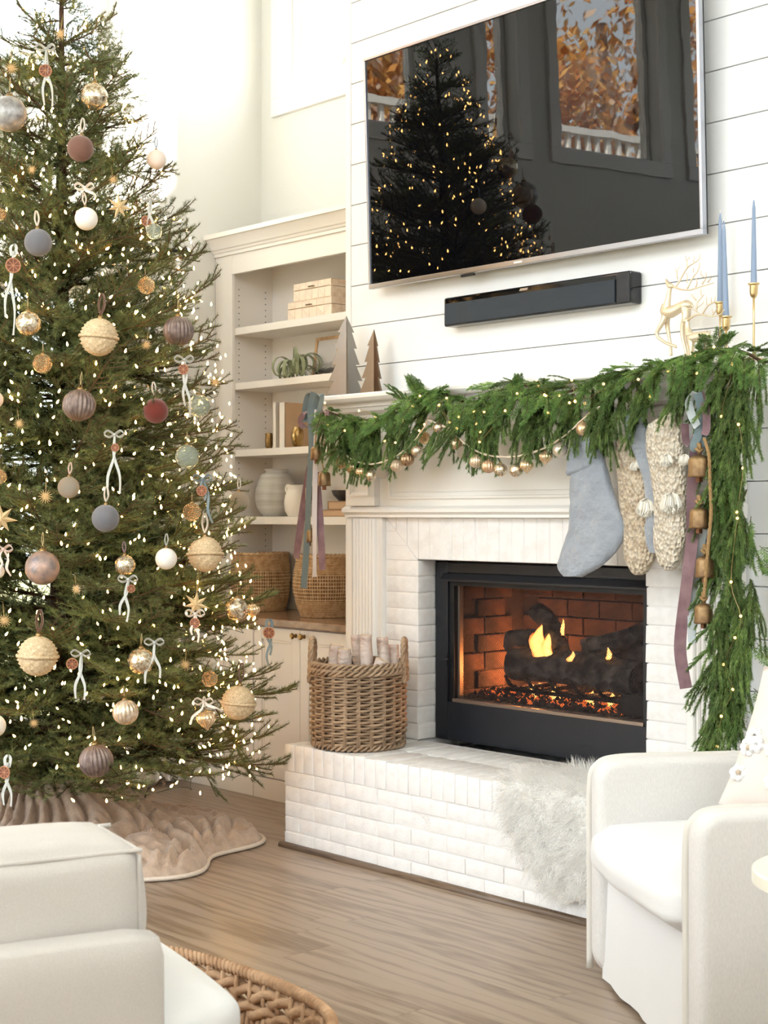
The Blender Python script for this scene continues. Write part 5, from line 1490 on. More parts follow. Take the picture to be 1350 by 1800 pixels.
MB().tube([TC+UZ*0.02, TC+UZ*1.2, TC+UZ*2.6, TC+UZ*3.9], [0.055,0.05,0.03,0.008], 10).build('trunk', TRUNK, tree, smooth=True)
rt = random.Random(31)
NB = 299
cum = []; tot = 0
for i in range(400):
    z = 0.34+(3.93-0.34)*i/399; tot += (TR(z)+0.16); cum.append((tot, z))
ga = pi*(3-math.sqrt(5))
camaz = math.atan2(CAM.y-TC.y, CAM.x-TC.x)
tips = []
for i in range(NB):
    target = tot*(i+0.5)/NB
    z = next(zz for c_, zz in cum if c_ >= target)
    az = i*ga+rt.uniform(-.25,.25)
    Rz = TR(z)*rt.uniform(0.86,1.07)
    if z < 1.0: el = R(rt.uniform(-13,10))
    elif z < 2.3: el = R(rt.uniform(-8,20))
    else: el = R(rt.uniform(2,38))
    z0 = z-Rz*math.sin(el)*0.85
    L = Rz/max(0.5, math.cos(el))
    Ln = min(LENS, key=lambda q: abs(q-L)); s_ = L/Ln
    rot = (Matrix.Rotation(az,4,'Z') @ Matrix.Rotation(-el,4,'Y') @ Matrix.Rotation(rt.uniform(-0.5,0.5),4,'X')).to_quaternion()
    inst('branch', rt.choice(BR[Ln]), tree, (0,0,z0), rot, (s_,s_,s_))
# leader and a few hanging lowest twigs
for (px, py, l_, dr) in ((385,1398,0.42,-55),(448,1372,0.42,-40)):
    tip = onD(px, py, 6.9)
    base = tip+Vector((-_c*0.19, -_s*0.19, 0.34))
    d = (tip-base); q = d.to_track_quat('X','Z')
    inst('branch', BR[0.26][1], tree, base-Vector((TC.x,TC.y,0)), q, (d.length/0.26,0.7,0.7))
inst('branch', BR[0.26][0], tree, (0,0,3.80), Matrix.Rotation(-pi/2,3,'Y').to_quaternion(), (0.9,0.6,0.6))

# short inner twigs that thicken the crown towards the top
acc_v = []; acc_f = []; off = 0
small = []
for me_ in BR[0.26]:
    co = np.empty(len(me_.vertices)*3); me_.vertices.foreach_get('co', co); co = co.reshape(-1,3)
    fc = [tuple(p.vertices) for p in me_.polygons if p.material_index == 0]
    small.append((co, fc))
ri = random.Random(63); NI = 150
for i in range(NI):
    z = 4.0-2.6*(ri.random()**1.3); az = ri.uniform(0,2*pi); Rz = TR(z)
    L = min(0.36, max(0.12, Rz*ri.uniform(0.55,0.85))); rho0 = ri.uniform(0.0,0.35)
    el = R(ri.uniform(-5,50))
    mt = Matrix.Translation((math.cos(az)*Rz*rho0, math.sin(az)*Rz*rho0, z-L*math.sin(el)*0.6)) @ Matrix.Rotation(az,4,'Z') @ Matrix.Rotation(-el,4,'Y') @ Matrix.Rotation(ri.uniform(0,6.28),4,'X') @ Matrix.Scale(L/0.26,4)
    A = np.array(mt); co, fc = small[i % len(small)]
    acc_v.append(co @ A[:3,:3].T + A[:3,3]); acc_f += [tuple(q+off for q in f) for f in fc]; off += len(co)
me_ = bpy.data.meshes.new('inner_twigs'); me_.from_pydata(np.concatenate(acc_v).tolist(), [], acc_f); me_.materials.append(NEED)
o = link('inner_twigs', me_, tree, ORG[tree.name]); o['kind'] = 'stuff'
def on_tree(px, py, rho=0.97):
    """front surface point of the tree under a line of sight"""
    best = None; d = ray(px, py)
    t = 4.5
    while t < 8.0:
        p = CAM+d*t; r = math.hypot(p.x-TC.x, p.y-TC.y); q = r-rho*TR(p.z)
        if q <= 0: return p
        if best is None or q < best[0]: best = (q, p.copy())
        t += 0.01
    return best[1]

# ------------------------------------------------------------------ fairy lights
BULB = M('warm_bulb', (1.0,0.8,0.5), 0.3, emit=((1.0,0.52,0.15), 36.0))
GREENW = M('green_wire', srgb(40,58,36), 0.6)
lights = thing('fairy_lights', 'warm white fairy lights wound through the Christmas tree', 'fairy lights', (TC.x,TC.y,0))
bm_ = MB().lathe([(0.0005,0.016),(0.0044,0.008),(0.0052,0.0),(0.0005,-0.006)], 5)
bulb_me = bm_.mesh('bulb', smooth=True); bulb_me.materials.append(BULB)
rl = random.Random(77); cand = []
cumz = []; tt_ = 0
for i in range(300):
    z = 0.33+(3.95-0.33)*i/299; tt_ += TR(z)+0.03; cumz.append((tt_, z))
def rz():
    x = rl.uniform(0, tt_)
    return next(z for c_, z in cumz if c_ >= x)
for i in range(2000):
    z = rz(); az = camaz+(rl.uniform(-1.0,1.0)*R(125) if i < 1500 else rl.uniform(R(100),R(260)))
    rho = rl.uniform(0.74,0.93)
    p = Vector((TC.x+math.cos(az)*TR(z)*rho, TC.y+math.sin(az)*TR(z)*rho, z))
    score = rho+0.35*math.cos(az-camaz)
    cand.append((score, p))
cand.sort(key=lambda q: -q[0])
for sc_, p in cand[:300]:
    q = Matrix.Rotation(rl.uniform(0,2*pi),3,'Z') @ Matrix.Rotation(rl.uniform(-1,1),3,'X')
    s_ = rl.uniform(0.65,0.95); inst('bulb', bulb_me, lights, p-Vector((TC.x,TC.y,0)), q.to_quaternion(), (s_,s_,s_))
m = MB(); bv = [Vector(v) for v in bm_.v]
for sc_, p in cand[300:1150]+cand[1450:]:
    q = (Matrix.Rotation(rl.uniform(0,2*pi),3,'Z') @ Matrix.Rotation(rl.uniform(-1,1),3,'X')); s_ = rl.uniform(0.65,0.95)
    m.add([p+(q @ v)*s_ for v in bv], bm_.f)
o = m.build('more_bulbs', BULB, lights, smooth=True); o['kind'] = 'stuff'
m = MB(); pts = []
for i in range(1500):
    t_ = i/1499; z = 0.35+3.5*t_; az = t_*2*pi*17; rr_ = TR(z)*(0.80+0.07*math.sin(i*0.9))
    pts.append(Vector((TC.x+math.cos(az)*rr_, TC.y+math.sin(az)*rr_, z+0.02*math.sin(i*1.3))))
m.tube(pts, 0.0016, 3, False); m.build('wire', GREENW, lights)

# ------------------------------------------------------------------ ornaments
def unit_ball(rib=0, amp=0.0, n=40, mm=24, top=False, rows=0):
    rings = []
    for i in range(mm+1):
        ph = pi*i/mm
        if top:
            t_ = i/mm; z = -1.25+2.1*t_
            r = max(0.002, (math.sin(min(1,(t_/0.62))*pi/2)**1.5)*1.0 if t_ < 0.62 else math.sqrt(max(0,1-((t_-0.62)/0.38)**2))*1.0)
        else: r = max(0.002, math.sin(ph)); z = -math.cos(ph)
        rg = []
        for k in range(n):
            th_ = 2*pi*k/n; rr_ = r*(1+amp*math.cos(rib*th_)*min(1, r*2))
            if rows: rr_ = r*(1-0.07+0.12*(i%2)*(0.62+0.38*math.cos(11*th_+pi*(i//2)))*min(1,r*2))
            rg.append(Vector((rr_*math.cos(th_), rr_*math.sin(th_), z)))
        rings.append(rg)
    return MB().loft(rings)
def mk(mb, mat, nm='ball'):
    me = mb.mesh(nm, smooth=True); me.materials.append(mat); return me
VELV = dict(rough=1.0, sheen=0.35, spec=0.1)
K = {}
K['blue'] = mk(unit_ball(), M('bluegrey_velvet', srgb(120,118,122), bump=(60,0.3), **VELV))
K['brown'] = mk(unit_ball(), M('cocoa_velvet', srgb(128,92,78), bump=(60,0.3), **VELV))
K['rust'] = mk(unit_ball(), M('rust_velvet', srgb(118,54,44), bump=(60,0.3), **VELV))
K['white'] = mk(unit_ball(), M('matte_white_ball', srgb(246,240,230), 0.55))
K['blushb'] = mk(unit_ball(), M('matte_blush_ball', srgb(240,222,206), 0.6))
K['mottle'] = mk(unit_ball(), M('mottled_silver_glass', srgb(186,184,182), 0.4, 0.35, var=(2.2,0.35,0.65), col2=srgb(136,132,130), bump=(9,0.2)))
K['copper'] = mk(unit_ball(), M('mottled_copper_glass', srgb(190,158,140), 0.4, 0.35, var=(1.8,0.35,0.65), col2=srgb(132,122,122), bump=(9,0.2)))
K['merc'] = mk(unit_ball(), M('silver_mercury_glass', srgb(236,228,210), 0.12, 0.85, var=(5,0.4,0.62), col2=srgb(176,150,112), bump=(7,0.25)))
K['gold'] = mk(unit_ball(), M('gold_crackle_glass', srgb(226,178,120), 0.2, 0.8, var=(6,0.4,0.6), col2=srgb(240,214,170), bump=(9,0.8,'voronoi',0.08)))
K['clear'] = mk(unit_ball(), M('frosted_clear_glass', srgb(214,222,208), 0.12, 0.0, trans=0.75, ior=1.12))
K['glit'] = mk(unit_ball(), M('cream_glitter', srgb(232,212,186), 0.5, 0.3, var=(60,0.4,0.6), col2=srgb(248,236,216), bump=(60,1.0,'noise',0.05)))
K['ribt'] = mk(unit_ball(22,0.045,132), M('taupe_ribbed_glass', srgb(152,134,124), 0.32, 0.6, var=(3,0.35,0.65), col2=srgb(118,100,94), bump=(30,0.3)))
K['ribc'] = mk(unit_ball(18,0.04,108), M('cream_ribbed_glass', srgb(232,214,190), 0.28, 0.5, var=(3,0.4,0.6), col2=srgb(206,180,150)))
K['wick'] = mk(unit_ball(n=110, mm=30, rows=1), M('pale_wicker', srgb(228,204,166), 0.75, var=(9,0.35,0.65), col2=srgb(200,170,128)))
K['topg'] = mk(unit_ball(16,0.05,96,26,True), M('gold_ribbed_top', srgb(232,196,148), 0.2, 0.75, var=(4,0.4,0.6), col2=srgb(246,224,190)))
band_me = mk(MB().loft([[Vector(((1.03+0.05*math.cos(2*pi*q/6))*math.cos(2*pi*a/60), (1.03+0.05*math.cos(2*pi*q/6))*math.sin(2*pi*a/60), 0.09*math.sin(2*pi*q/6))) for q in range(6)] for a in range(60)], False, True), bpy.data.materials['pale_wicker'], 'band')
CAPM = M('antique_cap', srgb(150,124,84), 0.35, 1.0)
cap_me = mk(MB().lathe([(0.001,0.95),(0.20,0.95),(0.21,1.0),(0.18,1.12),(0.10,1.16),(0.001,1.17)], 16), CAPM, 'cap')
capl_me = mk(MB().tube([Vector((0.09*math.cos(a),0,1.22+0.09*math.sin(a))) for a in [i*2*pi/12 for i in range(13)]], 0.02, 5), CAPM, 'loop')
cord_me = mk(MB().tube(spline([(0,0,1.28),(-0.06,0,1.7),(-0.02,0.02,2.1),(0.05,0.02,1.7),(0,0,1.28)], 5), 0.016, 4), M('gold_cord', srgb(214,190,140), 0.6), 'cord')
def rib_mat(n_, c_): return M(n_, c_, 0.85, sheen=0.3)
RB_SAGE = rib_mat('sage_velvet_ribbon', srgb(196,196,188)); RB_BLUE = rib_mat('slate_velvet_ribbon', srgb(126,140,144)); RB_CREAM = rib_mat('cream_ribbon', srgb(238,226,210)); RB_BROWN = rib_mat('brown_ribbon', srgb(112,78,58)); RB_MAUVE = rib_mat('mauve_velvet_ribbon', srgb(140,110,116)); RB_BLUSH = rib_mat('blush_ribbon', srgb(226,200,184))
ribl_me = {}
def loop_me(mat):
    if mat.name not in ribl_me:
        ribl_me[mat.name] = mk(MB().ribbon(spline([(0,0,1.2),(-0.14,0,1.7),(-0.06,0.03,2.25),(0.06,0.03,2.25),(0.16,0,1.7),(0,0,1.2)],5), 0.22, (0.3,1,0), 0.015), mat, 'hanging_ribbon')
    return ribl_me[mat.name]
def ornament(px, py, rpx, kind, label, rib=None, rho=0.97, cat='ornament', name='bauble'):
    p = on_tree(px, py, rho)
    fwd = Vector((-_s,_c,0)); r = rpx/ppm(p)
    p = p-fwd*r*0.35
    t = bpy.data.objects.new(name, None); t.empty_display_size = 0.05; COL.objects.link(t); t.location = p; t.scale = (r,r,r); t.rotation_euler = (0.08*math.sin(px),0.08*math.cos(py),px*0.7)
    tag(t, label, cat, 'baubles on the Christmas tree')
    z0 = (0,0,0)
    b_ = inst('wicker_ball' if kind == 'wick' else 'ball', K[kind], t, z0)
    if kind == 'wick': inst('band', band_me, b_, z0)
    if kind == 'topg':
        inst('cap', cap_me, t, (0,0,-0.18)); inst('loop', capl_me, t, (0,0,-0.18))
    else:
        c_ = inst('cap', cap_me, t, z0, scale=(0.75,0.75,1) if kind in ('blue','brown','rust','white','blushb','wick') else None); inst('loop', capl_me, c_, z0)
    if rib is not None: inst('hanging_ribbon', loop_me(rib), t, z0, Matrix.Rotation(-px*0.7+TH,3,'Z').to_quaternion())
    else: inst('cord', cord_me, t, z0)
    return t
ORN = [
 (18,203,31,'mottle','large mottled silver glass bauble high on the tree by the frame edge',None),
 (167,172,24,'merc','gold-flecked mercury glass bauble high on the tree',None),
 (143,263,23,'brown','cocoa brown velvet bauble near the tree top',RB_CREAM),
 (276,282,17,'blushb','pale blush matte bauble on a branch tip with grey ribbon',RB_BLUE),
 (153,386,20,'white','small white matte bauble under a cream ribbon bow',RB_CREAM),
 (69,428,24,'blue','blue-grey velvet bauble in the upper half of the tree',RB_CREAM),
 (272,408,14,'clear','small clear glass bauble behind an orange slice',None),
 (258,503,15,'gold','small gold crackle bauble under the black finial branch',None),
 (176,594,33,'wick','wicker ball with brown ribbon in the upper half of the tree',RB_BROWN),
 (52,570,22,'merc','silver mercury glass bauble beside long blush ribbon tails',None),
 (76,640,17,'gold','small gold crackle bauble below the mercury glass one',None),
 (315,583,26,'ribt','taupe ribbed bauble facing the bookcase side',None),
 (141,713,28,'ribt','taupe ribbed bauble at the centre of the tree',None),
 (275,723,22,'rust','rust red velvet bauble',RB_CREAM),
 (350,714,20,'clear','clear glass bauble at a branch tip by the bookcase',None),
 (330,803,21,'clear','frosted clear glass bauble half hidden in needles',None),
 (122,857,19,'glit','cream glitter bauble with blush ribbon',RB_BLUSH),
 (187,911,24,'blue','blue-grey velvet bauble in the lower half of the tree',RB_CREAM),
 (421,882,18,'glit','cream glitter bauble on a branch tip before the ribbed vase',RB_CREAM),
 (338,900,16,'gold','small gold crackle bauble below a dried orange slice',None),
 (-8,703,15,'blushb','blush matte bauble cut by the frame edge',None),
 (293,982,19,'white','white matte bauble in the lower half of the tree',RB_SAGE),
 (362,974,31,'wick','wicker ball half tucked into the bookcase side of the tree',RB_CREAM),
 (77,998,30,'copper','large mottled copper bauble in the lower half of the tree',None),
 (221,993,18,'merc','small mercury glass bauble with mauve ribbon',RB_MAUVE),
 (-4,1004,13,'white','white bauble cut by the frame edge beside a curling ribbon',RB_CREAM),
 (416,1070,20,'merc','silver mercury bauble on a tip above the counter edge',None),
 (444,1072,13,'topg','gold spinning-top ornament on a tip before the granite counter',None),
 (69,1152,35,'wick','largest wicker ball low on the tree with brown ribbon',RB_BROWN),
 (249,1161,23,'merc','mercury glass bauble beside a sage bow low on the tree',None),
 (420,1234,30,'wick','wicker ball on a low branch tip before the cabinet doors',RB_BROWN),
 (369,1193,14,'gold','small gold crackle bauble above the gold spinning top',None),
 (363,1263,17,'topg','gold ribbed spinning-top ornament with cream bow',RB_CREAM),
 (222,1251,22,'ribc','cream ribbed bauble tucked behind low needles',None),
 (171,1336,29,'ribt','grey ribbed bauble hanging lowest over the plush skirt',None),
 (-8,1275,20,'white','white bauble cut by the frame edge near the skirt',RB_CREAM),
 (0,838,13,'gold','gold crackle bauble cut by the frame edge',None),
 (2,378,10,'gold','tiny gold bauble cut by the frame edge in the upper half',None),
]
for px, py, r, kd, lab, rib in ORN: ornament(px, py, r, kd, lab, rib)
# stars
STARM = M('gold_paper_star', srgb(222,196,150), 0.45, 0.35)
STRAW = M('straw', srgb(206,170,116), 0.6)
def star_me(n_, inner, depth):
    m = MB(); vs = [Vector((0,-depth,0)), Vector((0,depth,0))]
    for k in range(2*n_):
        r = (1.0 if k % 4 else 1.15) if k % 2 == 0 else inner
        vs.append(Vector((r*math.sin(pi*k/n_), 0, r*math.cos(pi*k/n_))))
    fs = []
    for k in range(2*n_):
        a, b = 2+k, 2+(k+1) % (2*n_); fs += [(0,a,b),(1,b,a)]
    return m.add(vs, fs)
def plain(mb, mat, nm):
    me = mb.mesh(nm); me.materials.append(mat); return me
big_star = plain(star_me(7,0.42,0.26), STARM, 'star')
mb_ = MB()
for k in range(8):
    a = pi*k/8; d = Vector((math.sin(a),0.15*math.sin(k*2.0),math.cos(a)))
    mb_.tube([-d*1.0, Vector((0,0,0)), d*1.0], [0.02,0.11,0.02], 5)
burst = plain(mb_, STRAW, 'straw_burst')
cord2 = plain(MB().tube([(0,0,0.9),(-0.12,0,1.9),(0,0.02,2.9),(0.12,0,1.9),(0,0,0.9)], 0.03, 4), M('thin_gold_thread', srgb(200,170,110), 0.6), 'thread')
def star(px, py, rpx, kind, label, rho=0.99):
    p = on_tree(px, py, rho)-Vector((-_s,_c,0))*0.02; r = rpx/ppm(p)
    t = bpy.data.objects.new('star_ornament', None); COL.objects.link(t); t.location = p; t.scale = (r,r,r); t.rotation_euler = (0,0.15*math.sin(px),TH+0.3*math.sin(py))
    tag(t, label, 'ornament', 'stars on the Christmas tree')
    inst('star', big_star if kind else burst, t, (0,0,0)); inst('thread', cord2, t, (0,0,0), scale=(0.7,0.7,1))
for a in [(211,365,20,1,'gold seven-pointed star in the upper part of the tree'),(346,1062,22,1,'gold seven-pointed star in the lower part of the tree'),(4,912,26,1,'large gold star cut by the frame edge'),(10,1090,12,0,'straw starburst near the frame edge low on the tree'),
 (259,607,10,0,'straw starburst beside the taupe ribbed bauble'),(380,672,11,0,'straw starburst dangling from a branch tip before the bookcase'),(82,873,13,0,'straw starburst beside the cream glitter bauble'),(327,1168,11,0,'straw starburst below the big gold star'),
 (136,1035,10,0,'straw starburst beside the copper bauble'),(108,62,12,0,'straw starburst near the top of the frame'),(22,122,12,0,'straw starburst above the mottled silver bauble'),(58,300,9,0,'straw starburst between brown and blue velvet baubles'),(200,318,9,0,'straw starburst above the upper gold star'),(36,745,10,0,'straw starburst below the blush bauble'),(62,1270,9,0,'straw starburst low by the lowest ribbed bauble')]:
    star(*a)
# dried orange slices with ribbon bows
ORANGE = M('dried_orange_flesh', srgb(138,80,50), 0.6, var=(4,0.3,0.7), col2=srgb(100,54,38)); RIND = M('dried_orange_rind', srgb(188,132,94), 0.7)
disc = plain(MB().loft([[Vector((r*math.cos(2*pi*k/24), y, r*math.sin(2*pi*k/24))) for k in range(24)] for r, y in ((0.9,-0.08),(0.9,0.08))]), ORANGE, 'flesh')
rind = plain(MB().loft([[Vector(((0.94+0.10*math.cos(2*pi*q/6))*math.cos(2*pi*a/28), 0.14*math.sin(2*pi*q/6), (0.94+0.10*math.cos(2*pi*q/6))*math.sin(2*pi*a/28))) for q in range(6)] for a in range(28)], False, True), RIND, 'rind')
spoke = plain(MB().add(*(lambda m: (m.v, m.f))((lambda m: [m.obox((math.cos(k*pi/4)*0.0, -0.085, 0), Vector((math.cos(k*pi/4),0,math.sin(k*pi/4)))*0.88, Vector((0,0.01,0)), Vector((-math.sin(k*pi/4),0,math.cos(k*pi/4)))*0.04) for k in range(4)] and m)(MB()))), RIND, 'membrane')
def bow_set(px, py, tails, mat, label, slice_at=None, srad=11, rho=1.0, bow=True, size=1.0):
    """bow knot at pixel, ribbon tails to the listed pixels, optional dried orange slice"""
    p = on_tree(px, py, rho)-Vector((-_s,_c,0))*0.03
    rt_ = Vector((_c,_s,0)); k_ = 1/ppm(p)
    def W_(x, y, dd=0.0): return p+rt_*(x-px)*k_+UZ*(py-y)*k_+Vector((_s,-_c,0))*dd
    t = thing('orange_slice_ornament' if slice_at else 'ribbon_bow', label, 'ornament', p, 'ribbon ornaments on the Christmas tree')
    wd = (rt_*0.9+Vector((_s,-_c,0))*0.45)
    if bow:
        for sg in (-1, 1):
            b = spline([W_(px,py), W_(px+sg*13*size,py-8*size,0.012), W_(px+sg*20*size,py-1*size,0.016), W_(px+sg*11*size,py+5*size,0.012), W_(px,py)], 5)
            MB().ribbon(b, 0.014*size, Vector((_s,-_c,0))*0.8+UZ*0.6, 0.0008).build('bow_loop', mat, t, smooth=40)
        MB().sphere(W_(px,py,0.008), 0.007*size, 8, 6).build('knot', mat, t, smooth=True)
    else:
        b = spline([W_(px-3,py+8,0.004), W_(px-5,py-6,0.0), W_(px,py-12,-0.004), W_(px+5,py-6,0.0), W_(px+3,py+8,0.006)], 5)
        MB().ribbon(b, 0.016*size, wd, 0.0008).build('ribbon_loop', mat, t, smooth=40)
    for i, (tx, ty) in enumerate(tails):
        q = spline([W_(px,py,0.004), W_(px+(tx-px)*0.35+4*(-1)**i,py+(ty-py)*0.35,0.012), W_(px+(tx-px)*0.7-3*(-1)**i,py+(ty-py)*0.7,0.016), W_(tx,ty,0.012)], 6)
        MB().ribbon(q, 0.013*size, [wd+UZ*0.0+Vector((_s,-_c,0))*0.5*math.sin(j*0.45+i) for j in range(len(q))], 0.0008).build('ribbon_tail', mat, t, smooth=40)
    if slice_at:
        c_ = W_(slice_at[0], slice_at[1], 0.016); r = srad*k_
        q = Matrix.Rotation(TH+0.35*math.sin(px),3,'Z').to_quaternion()
        f = inst('orange_slice', disc, t, c_-p, q, (r,r,r)); inst('rind', rind, f, (0,0,0)); inst('membrane', spoke, f, (0,0,0))
for a in [
 (84,90,[(82,190),(96,192)],RB_SAGE,'dried orange slice under a sage bow near the tree top',(84,130),11),
 (27,444,[(14,560),(28,592)],RB_SAGE,'dried orange slice with long ribbon tails in the upper half of the tree',(28,470),13),
 (266,352,[(262,412),(272,420)],RB_SAGE,'dried orange slice beside the small clear bauble',(260,392),9),
 (326,634,[(328,715),(336,735)],RB_SAGE,'dried orange slice on a branch tip above the clear bauble',(325,651),9),
 (358,842,[(376,920),(362,880)],RB_BLUE,'dried orange slice before the bookcase stile',(357,863),9),
 (204,765,[(193,870),(214,868)],RB_SAGE,'ribbon bow with two long pale tails at the centre of the tree',(206,788),7),
 (228,1018,[(214,1080),(226,1092)],RB_SAGE,'dried orange slice under a sage bow below the mercury bauble',(234,1034),7),
 (146,1148,[(137,1226),(152,1228)],RB_SAGE,'dried orange slice under a sage bow beside the largest wicker ball',(131,1165),10),
 (274,1128,[(258,1200),(284,1190)],RB_SAGE,'sage ribbon bow beside the low mercury bauble',None,8),
 (474,1100,[(473,1170),(476,1150)],RB_BLUE,'dried orange slice with slate ribbon on the tip before the cabinet knobs',(474,1111),10),
 (17,1338,[(12,1412),(24,1414)],RB_SAGE,'dried orange slice with sage ribbon hanging over the plush skirt',(13,1354),11),
 (345,1078,[(340,1115),(350,1128)],RB_CREAM,'dried orange slice under the lower gold star',(345,1094),9),
 (152,333,[(128,358),(172,350)],RB_CREAM,'cream ribbon bow above the small white bauble',None,8),
 (360,1232,[(338,1268),(392,1248)],RB_CREAM,'cream ribbon bow above the gold spinning top',None,8),
 (10,965,[(24,1012),(4,1000)],RB_BLUSH,'blush ribbon curl at the frame edge',None,8)]:
    px, py, tails, mt, lab, sl, sr = a
    bow_set(px, py, tails, mt, lab, sl, sr, bow=not (px in (27,474,17)), size=0.85)

# ================================================================== evergreen garland over the mantel
def leafmat(nm, c1, c2):
    m = bpy.data.materials.new(nm); m.use_nodes = True
    n = m.node_tree.nodes; l = m.node_tree.links; b = n['Principled BSDF']
    oi = n.new('ShaderNodeObjectInfo'); tc = n.new('ShaderNodeTexCoord'); nz = n.new('ShaderNodeTexNoise'); nz.inputs['Scale'].default_value = 14
    l.new(tc.outputs['Object'], nz.inputs['Vector'])
    rp_ = n.new('ShaderNodeValToRGB'); rp_.color_ramp.elements[0].color = (*c1,1); rp_.color_ramp.elements[1].color = (*c2,1); rp_.color_ramp.elements[0].position = 0.3; rp_.color_ramp.elements[1].position = 0.7
    l.new(nz.outputs['Fac'], rp_.inputs[0])
    hs = n.new('ShaderNodeHueSaturation'); mr = n.new('ShaderNodeMapRange'); mr.inputs[3].default_value = 0.75; mr.inputs[4].default_value = 1.25
    l.new(oi.outputs['Random'], mr.inputs[0]); l.new(mr.outputs[0], hs.inputs['Value']); l.new(rp_.outputs[0], hs.inputs['Color']); l.new(hs.outputs[0], b.inputs['Base Color'])
    b.inputs['Roughness'].default_value = 0.5
    return m
PINE = leafmat('norfolk_pine_green', srgb(66,96,48), srgb(120,148,74)); CEDAR = leafmat('cedar_green', srgb(82,122,60), srgb(144,174,90))
def scale_needles(V, Fc, P, rng, dens, L, wd):
    for k in range(len(P)-1):
        a, b = P[k], P[k+1]; d = (b-a); ln = d.length
        if ln < 1e-5: continue
        d = d/ln; u = d.orthogonal().normalized(); v = d.cross(u)
        for i in range(max(1,int(ln*dens))):
            p = a+d*ln*rng.random(); th_ = rng.uniform(0,2*pi); o_ = u*math.cos(th_)+v*math.sin(th_)
            dd = (d*0.85+o_*0.62).normalized(); sdv = dd.cross(Vector((rng.uniform(-1,1),rng.uniform(-1,1),rng.uniform(-1,1)))).normalized()*wd*0.5
            q = len(V); V += [p-sdv, p+sdv, p+dd*L*rng.uniform(0.7,1.2)]; Fc.append((q,q+1,q+2))
def sprig_rope(seed):
    rng = random.Random(seed); V = []; Fc = []; Wd = MB(); N = rng.randint(7,9)
    main = [Vector((0.02*i,0.004*math.sin(i),0)) for i in range(7)]
    Wd.tube(main, 0.002, 4)
    for s_ in range(N):
        p = main[min(6,int(s_*6/N))].copy(); d = Vector((1,rng.uniform(-.55,.55),rng.uniform(-.35,.35))).normalized(); L = rng.uniform(0.10,0.19); P = [p]
        for k in range(8):
            d = (d+Vector((0.16,rng.gauss(0,.09),rng.gauss(0,.09)))).normalized(); p = p+d*L/8; P.append(p)
        Wd.tube(P, 0.0016, 3, False); scale_needles(V, Fc, P, rng, 2300, 0.0145, 0.0021)
    return fin(V, Fc, Wd, PINE)
def sprig_lace(seed):
    rng = random.Random(seed); V = []; Fc = []; Wd = MB(); P = []; p = Vector((0,0,0)); d = Vector((1,0,0.05))
    for k in range(13): P.append(p); d = (d+Vector((0,rng.gauss(0,.06),-0.035))).normalized(); p = p+d*0.0165
    Wd.tube(P, 0.0017, 4, False); scale_needles(V, Fc, P, rng, 900, 0.007, 0.0017)
    for k in range(1,13):
        for sg in (-1,1):
            L = 0.075*(1-k/14)+0.016; dd = (P[k]-P[k-1]).normalized(); q = P[k]; t_ = (dd*0.75+Vector((0,sg*0.75,rng.uniform(-.25,.2)))).normalized(); Q = [q]
            for j in range(4): t_ = (t_+dd*0.12+Vector((0,rng.gauss(0,.05),rng.gauss(0,.08)))).normalized(); q = q+t_*L/4; Q.append(q)
            scale_needles(V, Fc, Q, rng, 1300, 0.0075, 0.0018)
            for j in (1,2,3):
                for s2 in (-1,1):
                    e_ = (t_+Vector((0,0,1)).cross(t_)*0.8*s2).normalized(); scale_needles(V, Fc, [Q[j], Q[j]+e_*L*0.32], rng, 1500, 0.007, 0.0018)
    return fin(V, Fc, Wd, CEDAR)
def fin(V, Fc, Wd, mat):
    me = bpy.data.meshes.new('sprig'); nv = len(V)
    me.from_pydata([tuple(p) for p in V]+Wd.v, [], Fc+[tuple(i+nv for i in f) for f in Wd.f])
    me.materials.append(mat); me.materials.append(TWIG)
    mi = np.zeros(len(me.polygons), dtype=np.int32); mi[len(Fc):] = 1
    me.polygons.foreach_set('material_index', mi); me.update(); return me
ROPE = [sprig_rope(500+i) for i in range(4)]; LACE = [sprig_lace(600+i) for i in range(4)]
SPX = [(572,722),(600,732),(640,738),(680,735),(712,715),(745,695),(780,692),(815,706),(850,702),(885,684),(920,676),(960,692),(1000,688),(1040,676),(1080,664),(1120,654),(1160,644),(1200,632),(1240,620),(1280,614),(1315,622),(1345,640)]
YG = -0.245
spine = spline([onY(x, y, YG) for x, y in SPX], 10)
gar = thing('evergreen_garland', 'green pine and cedar garland draped along the mantel and down its side', 'garland', onY(960,690,YG))
go = ORG[gar.name]
MB().tube(spine, 0.006, 6).build('stem', TWIG, gar, smooth=True)
rg = random.Random(41)
def put(me, p, d, roll, s_):
    q = Vector(d).normalized().to_track_quat('X','Z'); q = q @ Matrix.Rotation(roll,3,'X').to_quaternion()
    inst('sprig', me, gar, Vector(p)-go, q, (s_,s_,s_))
NSP = 165
